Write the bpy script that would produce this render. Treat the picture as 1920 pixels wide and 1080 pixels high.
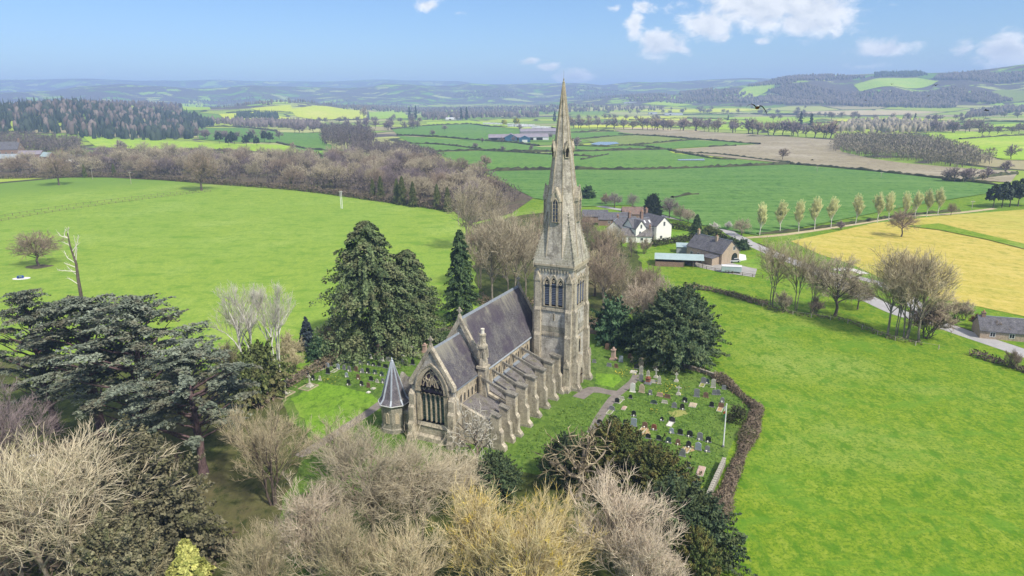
import bpy, bmesh, math, random
import numpy as np
from mathutils import Vector, Matrix

for o in list(bpy.data.objects):
    bpy.data.objects.remove(o)
SC = bpy.context.scene
COL = SC.collection
R = math.radians

# ============================ camera, sky, sun, exposure ======================
CAM_H = 57.6
cam_d = bpy.data.cameras.new('camera')
cam = bpy.data.objects.new('camera', cam_d)
COL.objects.link(cam)
cam_d.sensor_width = 36.0
cam_d.lens = 24.0
cam_d.clip_start = 0.5
cam_d.clip_end = 40000.0
cam.matrix_world = Matrix.Translation((0, 0, CAM_H)) @ Matrix.Rotation(R(90 - 15.5), 4, 'X') @ Matrix.Rotation(R(-0.5), 4, 'Z')
SC.camera = cam

SUN_AZ, SUN_EL = R(-48.0), R(48.0)          # azimuth from +x towards +y
sun_d = bpy.data.lights.new('sun', 'SUN')
sun_d.energy = 3.0
sun_d.angle = R(4.0)
sun_d.color = (1.0, 0.935, 0.80)
sun = bpy.data.objects.new('sun', sun_d)
COL.objects.link(sun)
to_sun = Vector((math.cos(SUN_EL) * math.cos(SUN_AZ), math.cos(SUN_EL) * math.sin(SUN_AZ), math.sin(SUN_EL)))
sun.rotation_euler = (-to_sun).to_track_quat('-Z', 'Y').to_euler()
sun.location = (200, 0, 300)

SC.view_settings.view_transform = 'Standard'
SC.view_settings.look = 'None'
SC.view_settings.gamma = 1.0
SC.view_settings.use_curve_mapping = False
SC.view_settings.exposure = 0.84
SC.render.engine = 'CYCLES'
SC.cycles.use_denoising = True
SC.cycles.max_bounces = 6
SC.cycles.diffuse_bounces = 3
SC.cycles.glossy_bounces = 2
SC.cycles.transmission_bounces = 2
SC.cycles.volume_bounces = 1
SC.cycles.transparent_max_bounces = 6
SC.cycles.caustics_reflective = False
SC.cycles.caustics_refractive = False

world = bpy.data.worlds.new('World')
SC.world = world
world.use_nodes = True


class NT:
    """Small node-tree writer."""
    def __init__(s, tree):
        s.t = tree
        s.t.nodes.clear()

    def n(s, kind, **kw):
        nd = s.t.nodes.new(kind)
        for k, v in kw.items():
            setattr(nd, k, v)
        return nd

    def put(s, sock, v):
        if v is None:
            return
        if hasattr(v, 'is_linked'):
            s.t.links.new(v, sock)
        elif isinstance(v, (tuple, list)) and len(v) == 3 and sock.type == 'RGBA':
            sock.default_value = (*v, 1.0)
        else:
            sock.default_value = v

    def m(s, op, a, b=None, c=None, clamp=False):
        nd = s.n('ShaderNodeMath', operation=op, use_clamp=clamp)
        for i, v in enumerate((a, b, c)):
            s.put(nd.inputs[i], v)
        return nd.outputs[0]

    def vm(s, op, a, b=None):
        nd = s.n('ShaderNodeVectorMath', operation=op)
        s.put(nd.inputs[0], a)
        s.put(nd.inputs[1], b)
        return nd.outputs['Value'] if op in ('LENGTH', 'DISTANCE', 'DOT_PRODUCT') else nd.outputs[0]

    def mix(s, f, a, b, mode='MIX'):
        nd = s.n('ShaderNodeMix', data_type='RGBA', blend_type=mode, clamp_factor=True)
        s.put(nd.inputs[0], f)
        s.put(nd.inputs[6], a)
        s.put(nd.inputs[7], b)
        return nd.outputs[2]

    def noise(s, vec, scale, detail=4.0, rough=0.55, dist=0.0, col=False):
        nd = s.n('ShaderNodeTexNoise')
        s.put(nd.inputs['Vector'], vec)
        nd.inputs['Scale'].default_value = scale
        nd.inputs['Detail'].default_value = detail
        nd.inputs['Roughness'].default_value = rough
        nd.inputs['Distortion'].default_value = dist
        return nd.outputs[1 if col else 0]

    def ramp(s, f, lo, hi, a=0.0, b=1.0):
        nd = s.n('ShaderNodeMapRange', interpolation_type='SMOOTHSTEP')
        s.put(nd.inputs[0], f)
        for i, v in enumerate((lo, hi, a, b)):
            nd.inputs[i + 1].default_value = v
        return nd.outputs[0]

    def scale(s, vec, xyz):
        nd = s.n('ShaderNodeMapping')
        s.put(nd.inputs[0], vec)
        nd.inputs['Scale'].default_value = xyz
        return nd.outputs[0]


def make_sky():
    k = NT(world.node_tree)
    sky = k.n('ShaderNodeTexSky', sky_type='NISHITA', sun_disc=False)
    sky.sun_elevation = SUN_EL
    sky.sun_rotation = math.pi / 2 - SUN_AZ
    sky.altitude = 100.0
    sky.air_density = 1.0
    sky.dust_density = 0.6
    sky.ozone_density = 1.2
    d = k.vm('NORMALIZE', k.n('ShaderNodeTexCoord').outputs['Generated'])
    sep = k.n('ShaderNodeSeparateXYZ')
    k.put(sep.inputs[0], d)
    az = k.m('ARCTAN2', sep.outputs[0], sep.outputs[1])
    el = k.m('ARCSINE', sep.outputs[2])
    cmb = k.n('ShaderNodeCombineXYZ')
    k.put(cmb.inputs[0], az)
    k.put(cmb.inputs[1], k.m('MULTIPLY', el, 1.7))
    p = cmb.outputs[0]
    wob = k.noise(p, 16.0, 3.0, 0.6, col=True)
    wv = k.vm('SUBTRACT', wob, (0.5, 0.5, 0.5))
    sc = k.n('ShaderNodeVectorMath', operation='SCALE')
    k.put(sc.inputs[0], wv)
    sc.inputs['Scale'].default_value = 0.035
    pw = k.vm('ADD', p, sc.outputs[0])
    mask = None
    # (bearing, elevation) of each cumulus, half width, half height, weight
    for (a, e), wx, wy, g in CLOUDS:
        q = k.vm('MULTIPLY', k.vm('SUBTRACT', pw, (a, e * 1.7, 0.0)), (1.0 / wx, 1.0 / (wy * 1.7), 0.0))
        b = k.m('MULTIPLY', k.m('SUBTRACT', 1.0, k.vm('LENGTH', q), clamp=True), g)
        mask = b if mask is None else k.m('MAXIMUM', mask, b)
    # scattered fair-weather cumulus over the rest of the sky
    rest = k.noise(k.scale(d, (1.0, 1.0, 2.2)), 3.2, 2.0, 0.5)
    high = k.ramp(el, 0.20, 0.40)
    mask = k.m('MAXIMUM', mask, k.m('MULTIPLY', k.ramp(rest, 0.36, 0.56), high))
    fine = k.noise(pw, 34.0, 7.0, 0.6, 0.3)
    dens = k.m('ADD', k.m('MULTIPLY', mask, 1.45), k.m('MULTIPLY', k.m('SUBTRACT', fine, 0.5), 1.5))
    dens = k.m('MULTIPLY', k.ramp(dens, 0.34, 0.98), k.ramp(mask, 0.0, 0.12))
    # lit crowns and grey bases
    up = k.vm('ADD', pw, (0.010, 0.022, 0.0))
    f2 = k.noise(up, 34.0, 5.0, 0.6, 0.3)
    lit = k.m('ADD', k.m('MULTIPLY', k.m('SUBTRACT', fine, f2), 1.3), 0.80, clamp=True)
    body = k.m('MULTIPLY', k.ramp(mask, 0.42, 0.95), 0.35)
    lit = k.m('SUBTRACT', lit, body, clamp=True)
    ccol = k.mix(lit, CLOUD_DARK, CLOUD_LIT)
    hz = k.ramp(el, -0.02, 0.30)
    tint = k.mix(hz, SKY_LOW, SKY_HIGH)
    blue = k.mix(1.0, sky.outputs[0], tint, 'MULTIPLY')
    out = k.mix(k.m('MULTIPLY', dens, 0.94), blue, ccol)
    bg = k.n('ShaderNodeBackground')
    k.put(bg.inputs[0], out)
    bg.inputs[1].default_value = 0.1
    k.put(k.n('ShaderNodeOutputWorld').inputs[0], bg.outputs[0])


CLOUD_DARK, CLOUD_LIT = (3.7, 4.0, 4.5), (7.0, 6.9, 6.8)
SKY_LOW, SKY_HIGH = (0.50, 0.64, 0.86), (0.44, 0.58, 0.78)
CLOUDS = [
    ((0.3324,0.1153), 0.145, 0.052, 1.0), ((0.3939,0.1010), 0.095, 0.046, 1.0), ((0.2641,0.0950), 0.066, 0.034, 0.95), ((0.2856,0.0784), 0.024, 0.012, 0.7), ((0.4346,0.0915), 0.045, 0.016, 0.6),
    ((0.2052,0.0685), 0.056, 0.030, 1.0), ((0.1702,0.0910), 0.024, 0.040, 0.85), ((0.2267,0.0626), 0.026, 0.016, 0.8),
    ((0.1796,0.1187), 0.028, 0.018, 0.7), ((0.1372,0.1165), 0.026, 0.011, 0.6),
    ((0.4771,0.0563), 0.062, 0.018, 0.9), ((0.4618,0.0367), 0.045, 0.010, 0.5), ((0.5643,0.0539), 0.018, 0.015, 0.75), ((0.6055,0.0451), 0.046, 0.034, 1.0),
    ((0.3361,0.0716), 0.026, 0.011, 0.6), ((0.0272,0.0505), 0.020, 0.010, 0.8), ((0.0547,0.0418), 0.024, 0.011, 0.85), ((0.0919,0.0279), 0.042, 0.016, 0.95),
    ((-0.1095,0.1249), 0.032, 0.014, 0.8), ((-0.5161,0.0323), 0.016, 0.008, 0.42), ((-0.0659,0.1130), 0.018, 0.007, 0.4),
]
make_sky()

# ---- terrain height (metres) -------------------------------------------------
CREST = {  # bearing x/y of the skyline -> height of the crest of each range of hills
    'right': (2500.0, 4300.0, 6500.0, ([-0.1493, 0.0324, 0.1453, 0.2353, 0.2801, 0.332, 0.3836, 0.4356, 0.51, 0.592, 0.6293, 0.6659, 0.7167, 0.9979], [0, 22.7, 62.1, 76.8, 95.8, 122.7, 157.0, 164.6, 167.0, 165.6, 165.1, 177.3, 197.5, 194.4])),
    'middle': (4700.0, 7000.0, 9000.0, ([-0.4966, -0.2387, -0.1179, -0.0801, -0.0575, -0.005, 0.0324, 0.0774, 0.1073, 0.1299, 0.1672, 0.1973, 0.2271, 0.2719, 0.3317, 0.3694, 0.5564, 1.0086], [0, 38.7, 81.9, 125.2, 154.2, 166.3, 184.2, 191.3, 184.1, 162.5, 184.5, 172.3, 184.5, 195.1, 198.9, 181.0, 175.6, 97.1])),
    'left': (4300.0, 6400.0, 8400.0, ([-1.0163, -0.717, -0.6418, -0.6034, -0.5432, -0.4913, -0.4545, -0.4021, -0.3569, -0.3122, -0.2377, -0.1926, -0.1774, -0.1252, -0.0804, -0.0052, 0.0703], [130.2, 133.7, 144.9, 176.3, 192.9, 177.0, 152.0, 155.6, 167.9, 154.0, 125.2, 128.1, 150.2, 120.8, 63.3, 26.8, 0])),
    'far': (7800.0, 10500.0, 12500.0, ([-1.0874, -0.7145, -0.5876, -0.5283, -0.4162, -0.2669, -0.1919, -0.1397, -0.0724, -0.0425, 0.0324, 0.258, 0.5585], [271.1, 299.8, 311.1, 286.4, 294.4, 278.2, 304.9, 280.1, 268.3, 220.8, 168.9, 109.5, 114.4])),
}
def sstep(a, b, x):
    t = np.clip((x - a) / (b - a), 0.0, 1.0)
    return t * t * (3.0 - 2.0 * t)
def hgt(x, y):
    x = np.asarray(x, float); y = np.asarray(y, float)
    d = np.hypot(x, y) + 1e-6
    r = np.where(y > 1.0, x / np.maximum(y, 1.0), np.sign(x) * 9.0)
    ok = sstep(0.0, 400.0, y)
    u = sstep(330.0, 800.0, d)
    z = u * (1.1 * np.sin(x * 0.013 + 1.0) * np.sin(y * 0.0083 + 2.0) + 0.9 * np.sin(x * 0.0041 + y * 0.0063))
    # wooded rise on the left and the bright pastures on its shoulder
    s0 = 950.0 + 1000.0 * np.clip((r + 0.62) / 0.3, 0.0, 1.3)
    m = 1.0 - sstep(-0.30, -0.10, r)
    lump = 1.0 + 0.16 * np.sin(x * 0.006 + 0.6) * np.cos(y * 0.0042) + 0.12 * np.sin(x * 0.011 + y * 0.004)
    z = z + 40.0 * ok * m * sstep(s0, s0 + 1050.0, d) * (1.0 - sstep(s0 + 1500.0, s0 + 3000.0, d)) * lump
    for a, b, c, (rs, hs) in CREST.values():
        top = np.interp(r, rs, hs)
        prof = sstep(a, b, d) * (1.0 - 0.8 * sstep(b, c, d))
        rough = 1.0 + 0.17 * np.sin(x * 0.0031 + d * 0.002) * np.sin(d * 0.0043 + x * 0.0012) * (1.0 - sstep(b - 700.0, b, d))
        gully = 1.0 - 0.22 * (0.5 + 0.5 * np.sin(r * 55.0 + np.sin(d * 0.002) * 1.2)) * (1.0 - sstep(b - 900.0, b - 100.0, d))
        z = z + ok * top * prof * rough * gully
    return z



def gz(x, y):
    return float(hgt(x, y))


# ============================ materials =======================================
MATS = {}


def mat(name, rough=0.9, spec=0.2):
    m = bpy.data.materials.new(name)
    m.use_nodes = True
    k = NT(m.node_tree)
    b = k.n('ShaderNodeBsdfPrincipled')
    b.inputs['Roughness'].default_value = rough
    b.inputs['Specular IOR Level'].default_value = spec
    k.put(k.n('ShaderNodeOutputMaterial').inputs[0], b.outputs[0])
    MATS[name] = m
    return m, k, b


def bump(k, b, h, strength=0.5, dist=0.1):
    nd = k.n('ShaderNodeBump')
    nd.inputs['Strength'].default_value = strength
    nd.inputs['Distance'].default_value = dist
    k.put(nd.inputs['Height'], h)
    k.put(b.inputs['Normal'], nd.outputs[0])


def plain(name, col, rough=0.8, var=0.25, scale=3.0, spec=0.2, metallic=0.0):
    """A colour with grain and blotches."""
    m, k, b = mat(name, rough, spec)
    P = k.n('ShaderNodeTexCoord').outputs['Object']
    f = k.noise(P, scale, 5.0, 0.65)
    g = k.noise(P, scale * 9.0, 3.0, 0.6)
    f = k.m('ADD', k.m('MULTIPLY', f, 0.65), k.m('MULTIPLY', g, 0.35))
    lo = tuple(c * (1 - var) for c in col)
    hi = tuple(min(0.9, c * (1 + var)) for c in col)
    k.put(b.inputs['Base Color'], k.mix(k.ramp(f, 0.3, 0.7), lo, hi))
    b.inputs['Metallic'].default_value = metallic
    return m


def masonry(name, a, c, mortar, bw, bh, stain, stain_amt, gap=0.012, rough=0.95, lichen=None, bstr=0.6, ridge=None):
    """Coursed stone, brick or slate on the UV map (metres)."""
    m, k, b = mat(name, rough, 0.15)
    tc = k.n('ShaderNodeTexCoord')
    uv, P = tc.outputs['UV'], tc.outputs['Object']
    warp = k.vm('SCALE', k.vm('SUBTRACT', k.noise(P, 1.3, 3.0, col=True), (0.5, 0.5, 0.5)))
    warp.node.inputs['Scale'].default_value = bh * 0.35
    br = k.n('ShaderNodeTexBrick')
    k.put(br.inputs['Vector'], k.vm('ADD', uv, warp))
    br.offset = 0.5
    br.inputs['Scale'].default_value = 1.0
    br.inputs['Brick Width'].default_value = bw
    br.inputs['Row Height'].default_value = bh
    br.inputs['Mortar Size'].default_value = gap
    br.inputs['Mortar Smooth'].default_value = 0.3
    br.inputs['Bias'].default_value = 0.0
    for i, v in zip(('Color1', 'Color2', 'Mortar'), (a, c, mortar)):
        br.inputs[i].default_value = (*v, 1.0)
    col = br.outputs[0]
    blot = k.noise(P, 0.35, 6.0, 0.68)
    grain = k.noise(P, 5.0, 5.0, 0.7)
    streak = k.noise(k.scale(uv, (1.6, 0.16, 1.0)), 1.0, 5.0, 0.62)
    st = k.m('MULTIPLY', k.m('ADD', k.m('MULTIPLY', k.ramp(streak, 0.45, 0.72), 0.6), k.m('MULTIPLY', k.ramp(blot, 0.45, 0.7), 0.6)), stain_amt, clamp=True)
    col = k.mix(st, col, stain)
    col = k.mix(k.ramp(grain, 0.25, 0.8), k.mix(0.42, col, (0.02, 0.02, 0.02)), k.mix(0.10 if 'slate' in name else 0.2, col, (0.85, 0.83, 0.78)))
    if lichen:
        l = k.noise(P, 0.8, 7.0, 0.72)
        col = k.mix(k.m('MULTIPLY', k.ramp(l, 0.52, 0.66), lichen[1]), col, lichen[0])
    if not ridge and name not in ('red brick', 'pale brick'):
        soot = k.noise(k.scale(P, (1.0, 1.0, 0.45)), 0.75, 8.0, 0.75, 0.4)
        col = k.mix(k.m('MULTIPLY', k.ramp(soot, 0.49, 0.60), 0.8), col, k.mix(0.5, col, (0.03, 0.026, 0.02)))
        col = k.mix(k.m('MULTIPLY', k.ramp(soot, 0.42, 0.30), 0.5), col, k.mix(0.35, col, (0.85, 0.82, 0.74)))
    if ridge:
        sz = k.n('ShaderNodeSeparateXYZ')
        k.put(sz.inputs[0], P)
        run = k.noise(k.scale(uv, (1.1, 0.10, 1.0)), 1.0, 6.0, 0.65)
        zz = k.m('ADD', sz.outputs[2], k.m('MULTIPLY', k.m('SUBTRACT', run, 0.5), 9.0))
        col = k.mix(k.m('MULTIPLY', k.ramp(zz, ridge - 3.4, ridge + 0.6), 0.8), col, (0.27, 0.255, 0.205))
        pat = k.noise(P, 0.16, 5.0, 0.6)
        col = k.mix(k.m('MULTIPLY', k.ramp(pat, 0.47, 0.62), 0.75), col, (0.062, 0.05, 0.075))
        col = k.mix(k.m('MULTIPLY', k.ramp(k.noise(P, 9.0, 2.0, 0.5), 0.64, 0.74), 0.5), col, (0.4, 0.39, 0.42))
    k.put(b.inputs['Base Color'], col)
    h = k.m('ADD', k.m('MULTIPLY', br.outputs['Fac'], -1.0), k.m('MULTIPLY', grain, 0.8))
    bump(k, b, h, bstr, 0.04)
    return m


masonry('rubble stone', (0.74, 0.70, 0.625), (0.50, 0.46, 0.405), (0.3, 0.28, 0.25), 0.85, 0.40, (0.27, 0.24, 0.2), 0.65)
masonry('ashlar', (0.73, 0.635, 0.475), (0.51, 0.435, 0.325), (0.28, 0.24, 0.185), 0.7, 0.34, (0.2, 0.175, 0.14), 0.85, 0.01)
masonry('warm ashlar', (0.66, 0.55, 0.38), (0.58, 0.48, 0.34), (0.32, 0.26, 0.18), 0.6, 0.4, (0.3, 0.245, 0.17), 0.5, 0.008)
masonry('spire stone', (0.69, 0.625, 0.53), (0.42, 0.37, 0.31), (0.27, 0.245, 0.21), 0.8, 0.42, (0.22, 0.19, 0.15), 0.9)
masonry('broach stone', (0.56, 0.52, 0.42), (0.44, 0.40, 0.315), (0.22, 0.2, 0.14), 2.2, 0.55, (0.27, 0.25, 0.16), 0.7, 0.03)
masonry('roof slate', (0.165, 0.15, 0.19), (0.105, 0.094, 0.125), (0.07, 0.063, 0.07), 0.34, 0.24, (0.21, 0.195, 0.185), 0.6, 0.012, 0.75, ((0.25, 0.235, 0.19), 0.45))
masonry('nave slate', (0.085, 0.076, 0.102), (0.05, 0.044, 0.062), (0.07, 0.063, 0.07), 0.34, 0.24, (0.21, 0.195, 0.185), 0.6, 0.012, 0.75, ((0.25, 0.235, 0.19), 0.45), ridge=19.4)
masonry('chancel slate', (0.085, 0.076, 0.102), (0.05, 0.044, 0.062), (0.07, 0.063, 0.07), 0.34, 0.24, (0.21, 0.195, 0.185), 0.6, 0.012, 0.75, ((0.25, 0.235, 0.19), 0.45), ridge=16.8)
masonry('aisle slate', (0.225, 0.205, 0.215), (0.16, 0.142, 0.152), (0.07, 0.063, 0.063), 0.34, 0.24, (0.2, 0.18, 0.14), 0.7, 0.012, 0.8, ((0.21, 0.21, 0.08), 0.5))
masonry('old stone', (0.45, 0.41, 0.33), (0.34, 0.31, 0.245), (0.2, 0.175, 0.14), 0.5, 0.26, (0.2, 0.185, 0.11), 0.8, 0.015)
masonry('dark shaded stone', (0.27, 0.245, 0.20), (0.19, 0.17, 0.14), (0.10, 0.09, 0.07), 0.7, 0.34, (0.08, 0.07, 0.05), 0.9, 0.012)  # dark tops of caps and flyers, with the flyers' soffit shade in the colour
masonry('pale stone wall', (0.52, 0.49, 0.42), (0.42, 0.39, 0.33), (0.2, 0.18, 0.14), 0.45, 0.16, (0.24, 0.22, 0.15), 0.6, 0.018)
masonry('red brick', (0.30, 0.125, 0.07), (0.22, 0.095, 0.06), (0.30, 0.26, 0.21), 0.23, 0.075, (0.13, 0.08, 0.06), 0.4, 0.01, bstr=0.3)
masonry('pale brick', (0.58, 0.42, 0.28), (0.50, 0.36, 0.25), (0.38, 0.33, 0.26), 0.23, 0.075, (0.22, 0.16, 0.11), 0.5, 0.01, bstr=0.3)
masonry('house slate', (0.145, 0.14, 0.175), (0.10, 0.098, 0.125), (0.05, 0.05, 0.06), 0.3, 0.22, (0.17, 0.165, 0.16), 0.4, 0.01, 0.7)
masonry('brown tiles', (0.25, 0.125, 0.09), (0.18, 0.10, 0.08), (0.08, 0.05, 0.04), 0.26, 0.2, (0.16, 0.13, 0.09), 0.6, 0.012, 0.85)
plain('white render', (0.78, 0.765, 0.72), 0.9, 0.06, 0.6)
plain('lead', (0.42, 0.46, 0.52), 0.5, 0.2, 2.0, 0.5)
plain('dark lead', (0.21, 0.235, 0.275), 0.55, 0.25, 2.0, 0.4)
plain('dark glass', (0.018, 0.02, 0.026), 0.18, 0.5, 1.2, 0.5)
plain('green glass', (0.045, 0.085, 0.08), 0.28, 0.55, 2.2, 0.5)
plain('violet glass', (0.085, 0.06, 0.11), 0.28, 0.5, 2.2, 0.5)
plain('louvre slate', (0.075, 0.09, 0.13), 0.6, 0.3, 2.0)
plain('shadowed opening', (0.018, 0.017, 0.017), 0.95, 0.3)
plain('white paint', (0.75, 0.76, 0.76), 0.5, 0.04, 2.0, 0.4)
plain('terracotta', (0.5, 0.26, 0.14), 0.85, 0.2)
plain('cream pot', (0.62, 0.58, 0.5), 0.85, 0.15)
plain('black granite', (0.022, 0.024, 0.028), 0.32, 0.4, 2.0, 0.5)
plain('grey granite', (0.20, 0.205, 0.215), 0.6, 0.3, 2.5)
plain('blue granite', (0.30, 0.34, 0.40), 0.5, 0.2, 2.5)
plain('green slate', (0.055, 0.085, 0.075), 0.6, 0.4, 2.5)
plain('white marble', (0.68, 0.67, 0.63), 0.7, 0.14, 2.0)
plain('pale memorial stone', (0.46, 0.44, 0.38), 0.95, 0.3, 2.2)
plain('tan sandstone', (0.42, 0.345, 0.25), 0.95, 0.3, 2.2)
plain('pink sandstone', (0.42, 0.30, 0.255), 0.95, 0.3, 2.2)
plain('red granite', (0.24, 0.095, 0.065), 0.5, 0.3, 3.0)
plain('brown stone', (0.18, 0.115, 0.08), 0.8, 0.35, 2.5)
plain('orange gravel', (0.40, 0.28, 0.15), 1.0, 0.3, 5.0)
plain('yellow gravel', (0.27, 0.28, 0.085), 1.0, 0.3, 5.0)
plain('green chippings', (0.18, 0.23, 0.09), 1.0, 0.4, 5.0)
plain('red flowers', (0.5, 0.02, 0.03), 0.8, 0.4, 9.0)
plain('yellow flowers', (0.70, 0.55, 0.05), 0.8, 0.3, 9.0)
plain('white flowers', (0.75, 0.73, 0.66), 0.8, 0.2, 9.0)
plain('timber', (0.16, 0.125, 0.09), 0.9, 0.35, 3.0)
plain('pale timber', (0.40, 0.36, 0.29), 0.9, 0.25, 3.0)
plain('asphalt', (0.36, 0.35, 0.355), 0.9, 0.16, 0.35)
plain('tarmac path', (0.205, 0.18, 0.165), 0.95, 0.25, 0.8)
plain('gravel yard', (0.33, 0.315, 0.30), 0.98, 0.22, 0.3)
plain('white gravel', (0.70, 0.69, 0.66), 0.95, 0.12, 0.6)
plain('pale sheet', (0.33, 0.42, 0.43), 0.45, 0.12, 0.25, 0.4)
plain('grey sheet', (0.27, 0.30, 0.33), 0.5, 0.15, 0.25, 0.4)
plain('white sheet', (0.58, 0.58, 0.61), 0.5, 0.14, 0.12, 0.4)
plain('blue sheet', (0.035, 0.10, 0.18), 0.55, 0.3, 0.2, 0.4)
plain('dark sheet', (0.085, 0.09, 0.115), 0.6, 0.3, 0.2)
plain('mauve sheet', (0.25, 0.22, 0.26), 0.7, 0.2, 0.15)
plain('white car paint', (0.78, 0.79, 0.80), 0.25, 0.03, 1.0, 0.5)
plain('red car paint', (0.55, 0.03, 0.02), 0.25, 0.1, 1.0, 0.5)
plain('silver car paint', (0.42, 0.43, 0.45), 0.3, 0.05, 1.0, 0.5)
plain('tyre', (0.02, 0.02, 0.02), 0.9, 0.2)
plain('blue plastic', (0.03, 0.07, 0.30), 0.5, 0.15)
plain('flag white', (0.75, 0.76, 0.76), 0.9, 0.06)
plain('flag green', (0.06, 0.36, 0.16), 0.9, 0.1)
plain('flag red', (0.55, 0.05, 0.04), 0.9, 0.1)
plain('feather dark', (0.025, 0.027, 0.035), 0.7, 0.4, 20.0)
plain('feather rust', (0.17, 0.065, 0.05), 0.75, 0.35, 20.0)
plain('feather white', (0.72, 0.72, 0.74), 0.7, 0.1, 20.0)
plain('beak', (0.4, 0.33, 0.15), 0.6, 0.2)


def bark(name, a, c, scale=1.2):
    m, k, b = mat(name, 0.95, 0.1)
    P = k.n('ShaderNodeTexCoord').outputs['Object']
    f = k.noise(k.scale(P, (1, 1, 0.35)), scale * 3.0, 5.0, 0.7)
    k.put(b.inputs['Base Color'], k.mix(k.ramp(f, 0.32, 0.68), a, c))
    return m


bark('bark grey', (0.128, 0.108, 0.087), (0.330, 0.292, 0.240))
bark('bark dark', (0.068, 0.054, 0.048), (0.173, 0.135, 0.117))
bark('bark purple', (0.083, 0.055, 0.060), (0.203, 0.138, 0.138))
bark('bark pale', (0.46, 0.44, 0.39), (0.74, 0.72, 0.67))
bark('bark tan', (0.17, 0.14, 0.105), (0.38, 0.32, 0.25))
bark('bark ivied', (0.02, 0.032, 0.012), (0.09, 0.085, 0.045), 0.7)


def twig(name, a, c, tips=None):
    """Twigs: colour varies from twig to twig (attribute tint) and in patches over the crown."""
    m, k, b = mat(name, 0.9, 0.15)
    at = k.n('ShaderNodeAttribute', attribute_name='tint')
    P = k.n('ShaderNodeTexCoord').outputs['Object']
    rnd = k.n('ShaderNodeObjectInfo').outputs['Random']
    f = k.noise(P, 0.25, 3.0)
    f = k.m('ADD', k.m('MULTIPLY', at.outputs['Fac'], 0.85), k.m('MULTIPLY', f, 0.35))
    col = k.mix(k.ramp(f, 0.2, 1.0), a, c)
    if tips:
        g = k.noise(P, 0.55, 4.0, 0.65)
        col = k.mix(k.m('MULTIPLY', k.ramp(g, 0.5, 0.68), k.ramp(at.outputs['Fac'], 0.35, 0.6)), col, tips)
    hs = k.n('ShaderNodeHueSaturation')
    k.put(hs.inputs['Value'], k.m('ADD', 0.82, k.m('MULTIPLY', rnd, 0.36)))
    k.put(hs.inputs['Color'], col)
    k.put(b.inputs['Base Color'], hs.outputs[0])
    return m


twig('twig tan', (0.180, 0.141, 0.089), (0.600, 0.512, 0.340))
twig('twig gold', (0.253, 0.187, 0.091), (0.720, 0.608, 0.356), (0.800, 0.600, 0.075))
twig('twig pink', (0.202, 0.153, 0.113), (0.624, 0.530, 0.413))
twig('twig grey', (0.163, 0.134, 0.092), (0.555, 0.483, 0.347))
twig('twig pale', (0.34, 0.32, 0.265), (0.62, 0.59, 0.52))
twig('twig lichen', (0.242, 0.212, 0.115), (0.586, 0.516, 0.330))
twig('twig brown', (0.152, 0.115, 0.086), (0.392, 0.309, 0.231))
twig('twig mauve', (0.138, 0.107, 0.113), (0.341, 0.275, 0.275))
twig('twig olive', (0.40, 0.42, 0.17), (0.72, 0.72, 0.38))
twig('twig blossom', (0.45, 0.40, 0.36), (0.75, 0.72, 0.68))
twig('twig red', (0.10, 0.025, 0.035), (0.22, 0.06, 0.075))


def leaf(name, a, c, d=None, amt=0.5):
    m, k, b = mat(name, 0.75, 0.25)
    at = k.n('ShaderNodeAttribute', attribute_name='tint')
    P = k.n('ShaderNodeTexCoord').outputs['Object']
    rnd = k.n('ShaderNodeObjectInfo').outputs['Random']
    col = k.mix(k.ramp(at.outputs['Fac'], 0.0, 1.0), a, c)
    if d:
        g = k.noise(P, 0.3, 4.0, 0.6)
        col = k.mix(k.m('MULTIPLY', k.ramp(g, 0.46, 0.66), amt), col, d)
    hs = k.n('ShaderNodeHueSaturation')
    k.put(hs.inputs['Value'], k.m('ADD', 0.85, k.m('MULTIPLY', rnd, 0.3)))
    k.put(hs.inputs['Color'], col)
    k.put(b.inputs['Base Color'], hs.outputs[0])
    return m


leaf('cedar needles', (0.055, 0.072, 0.052), (0.235, 0.27, 0.205), (0.18, 0.15, 0.1), 0.55)
leaf('cypress sprays', (0.05, 0.08, 0.032), (0.2, 0.265, 0.115), (0.2, 0.19, 0.1), 0.6)
leaf('fir needles', (0.03, 0.062, 0.026), (0.12, 0.185, 0.075))
leaf('yew needles', (0.035, 0.06, 0.018), (0.165, 0.19, 0.055), (0.205, 0.15, 0.045), 0.65)
leaf('dark yew', (0.028, 0.052, 0.026), (0.11, 0.155, 0.072), (0.13, 0.13, 0.04), 0.4)
leaf('holm oak leaves', (0.055, 0.055, 0.034), (0.22, 0.2, 0.12), (0.15, 0.155, 0.06), 0.5)
leaf('holly leaves', (0.028, 0.074, 0.035), (0.131, 0.219, 0.105))
leaf('golden sprays', (0.210, 0.231, 0.056), (0.588, 0.574, 0.182))
leaf('ivy leaves', (0.049, 0.074, 0.025), (0.201, 0.236, 0.074), (0.245, 0.210, 0.105), 0.6)
leaf('blue spruce', (0.014, 0.022, 0.032), (0.05, 0.068, 0.082))
leaf('far conifer', (0.016, 0.026, 0.022), (0.062, 0.082, 0.06))
leaf('far bare wood', (0.075, 0.06, 0.055), (0.19, 0.155, 0.14))
leaf('willow wood', (0.13, 0.11, 0.085), (0.33, 0.285, 0.215), (0.20, 0.21, 0.11), 0.4)
leaf('hedge twigs', (0.065, 0.055, 0.03), (0.24, 0.2, 0.12), (0.1, 0.13, 0.045), 0.5)
leaf('bramble', (0.095, 0.07, 0.05), (0.255, 0.195, 0.14), (0.11, 0.125, 0.05), 0.45)
leaf('daffodils', (0.06, 0.14, 0.02), (0.65, 0.52, 0.05))
leaf('clipped hedge', (0.022, 0.026, 0.012), (0.075, 0.08, 0.03))


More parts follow.
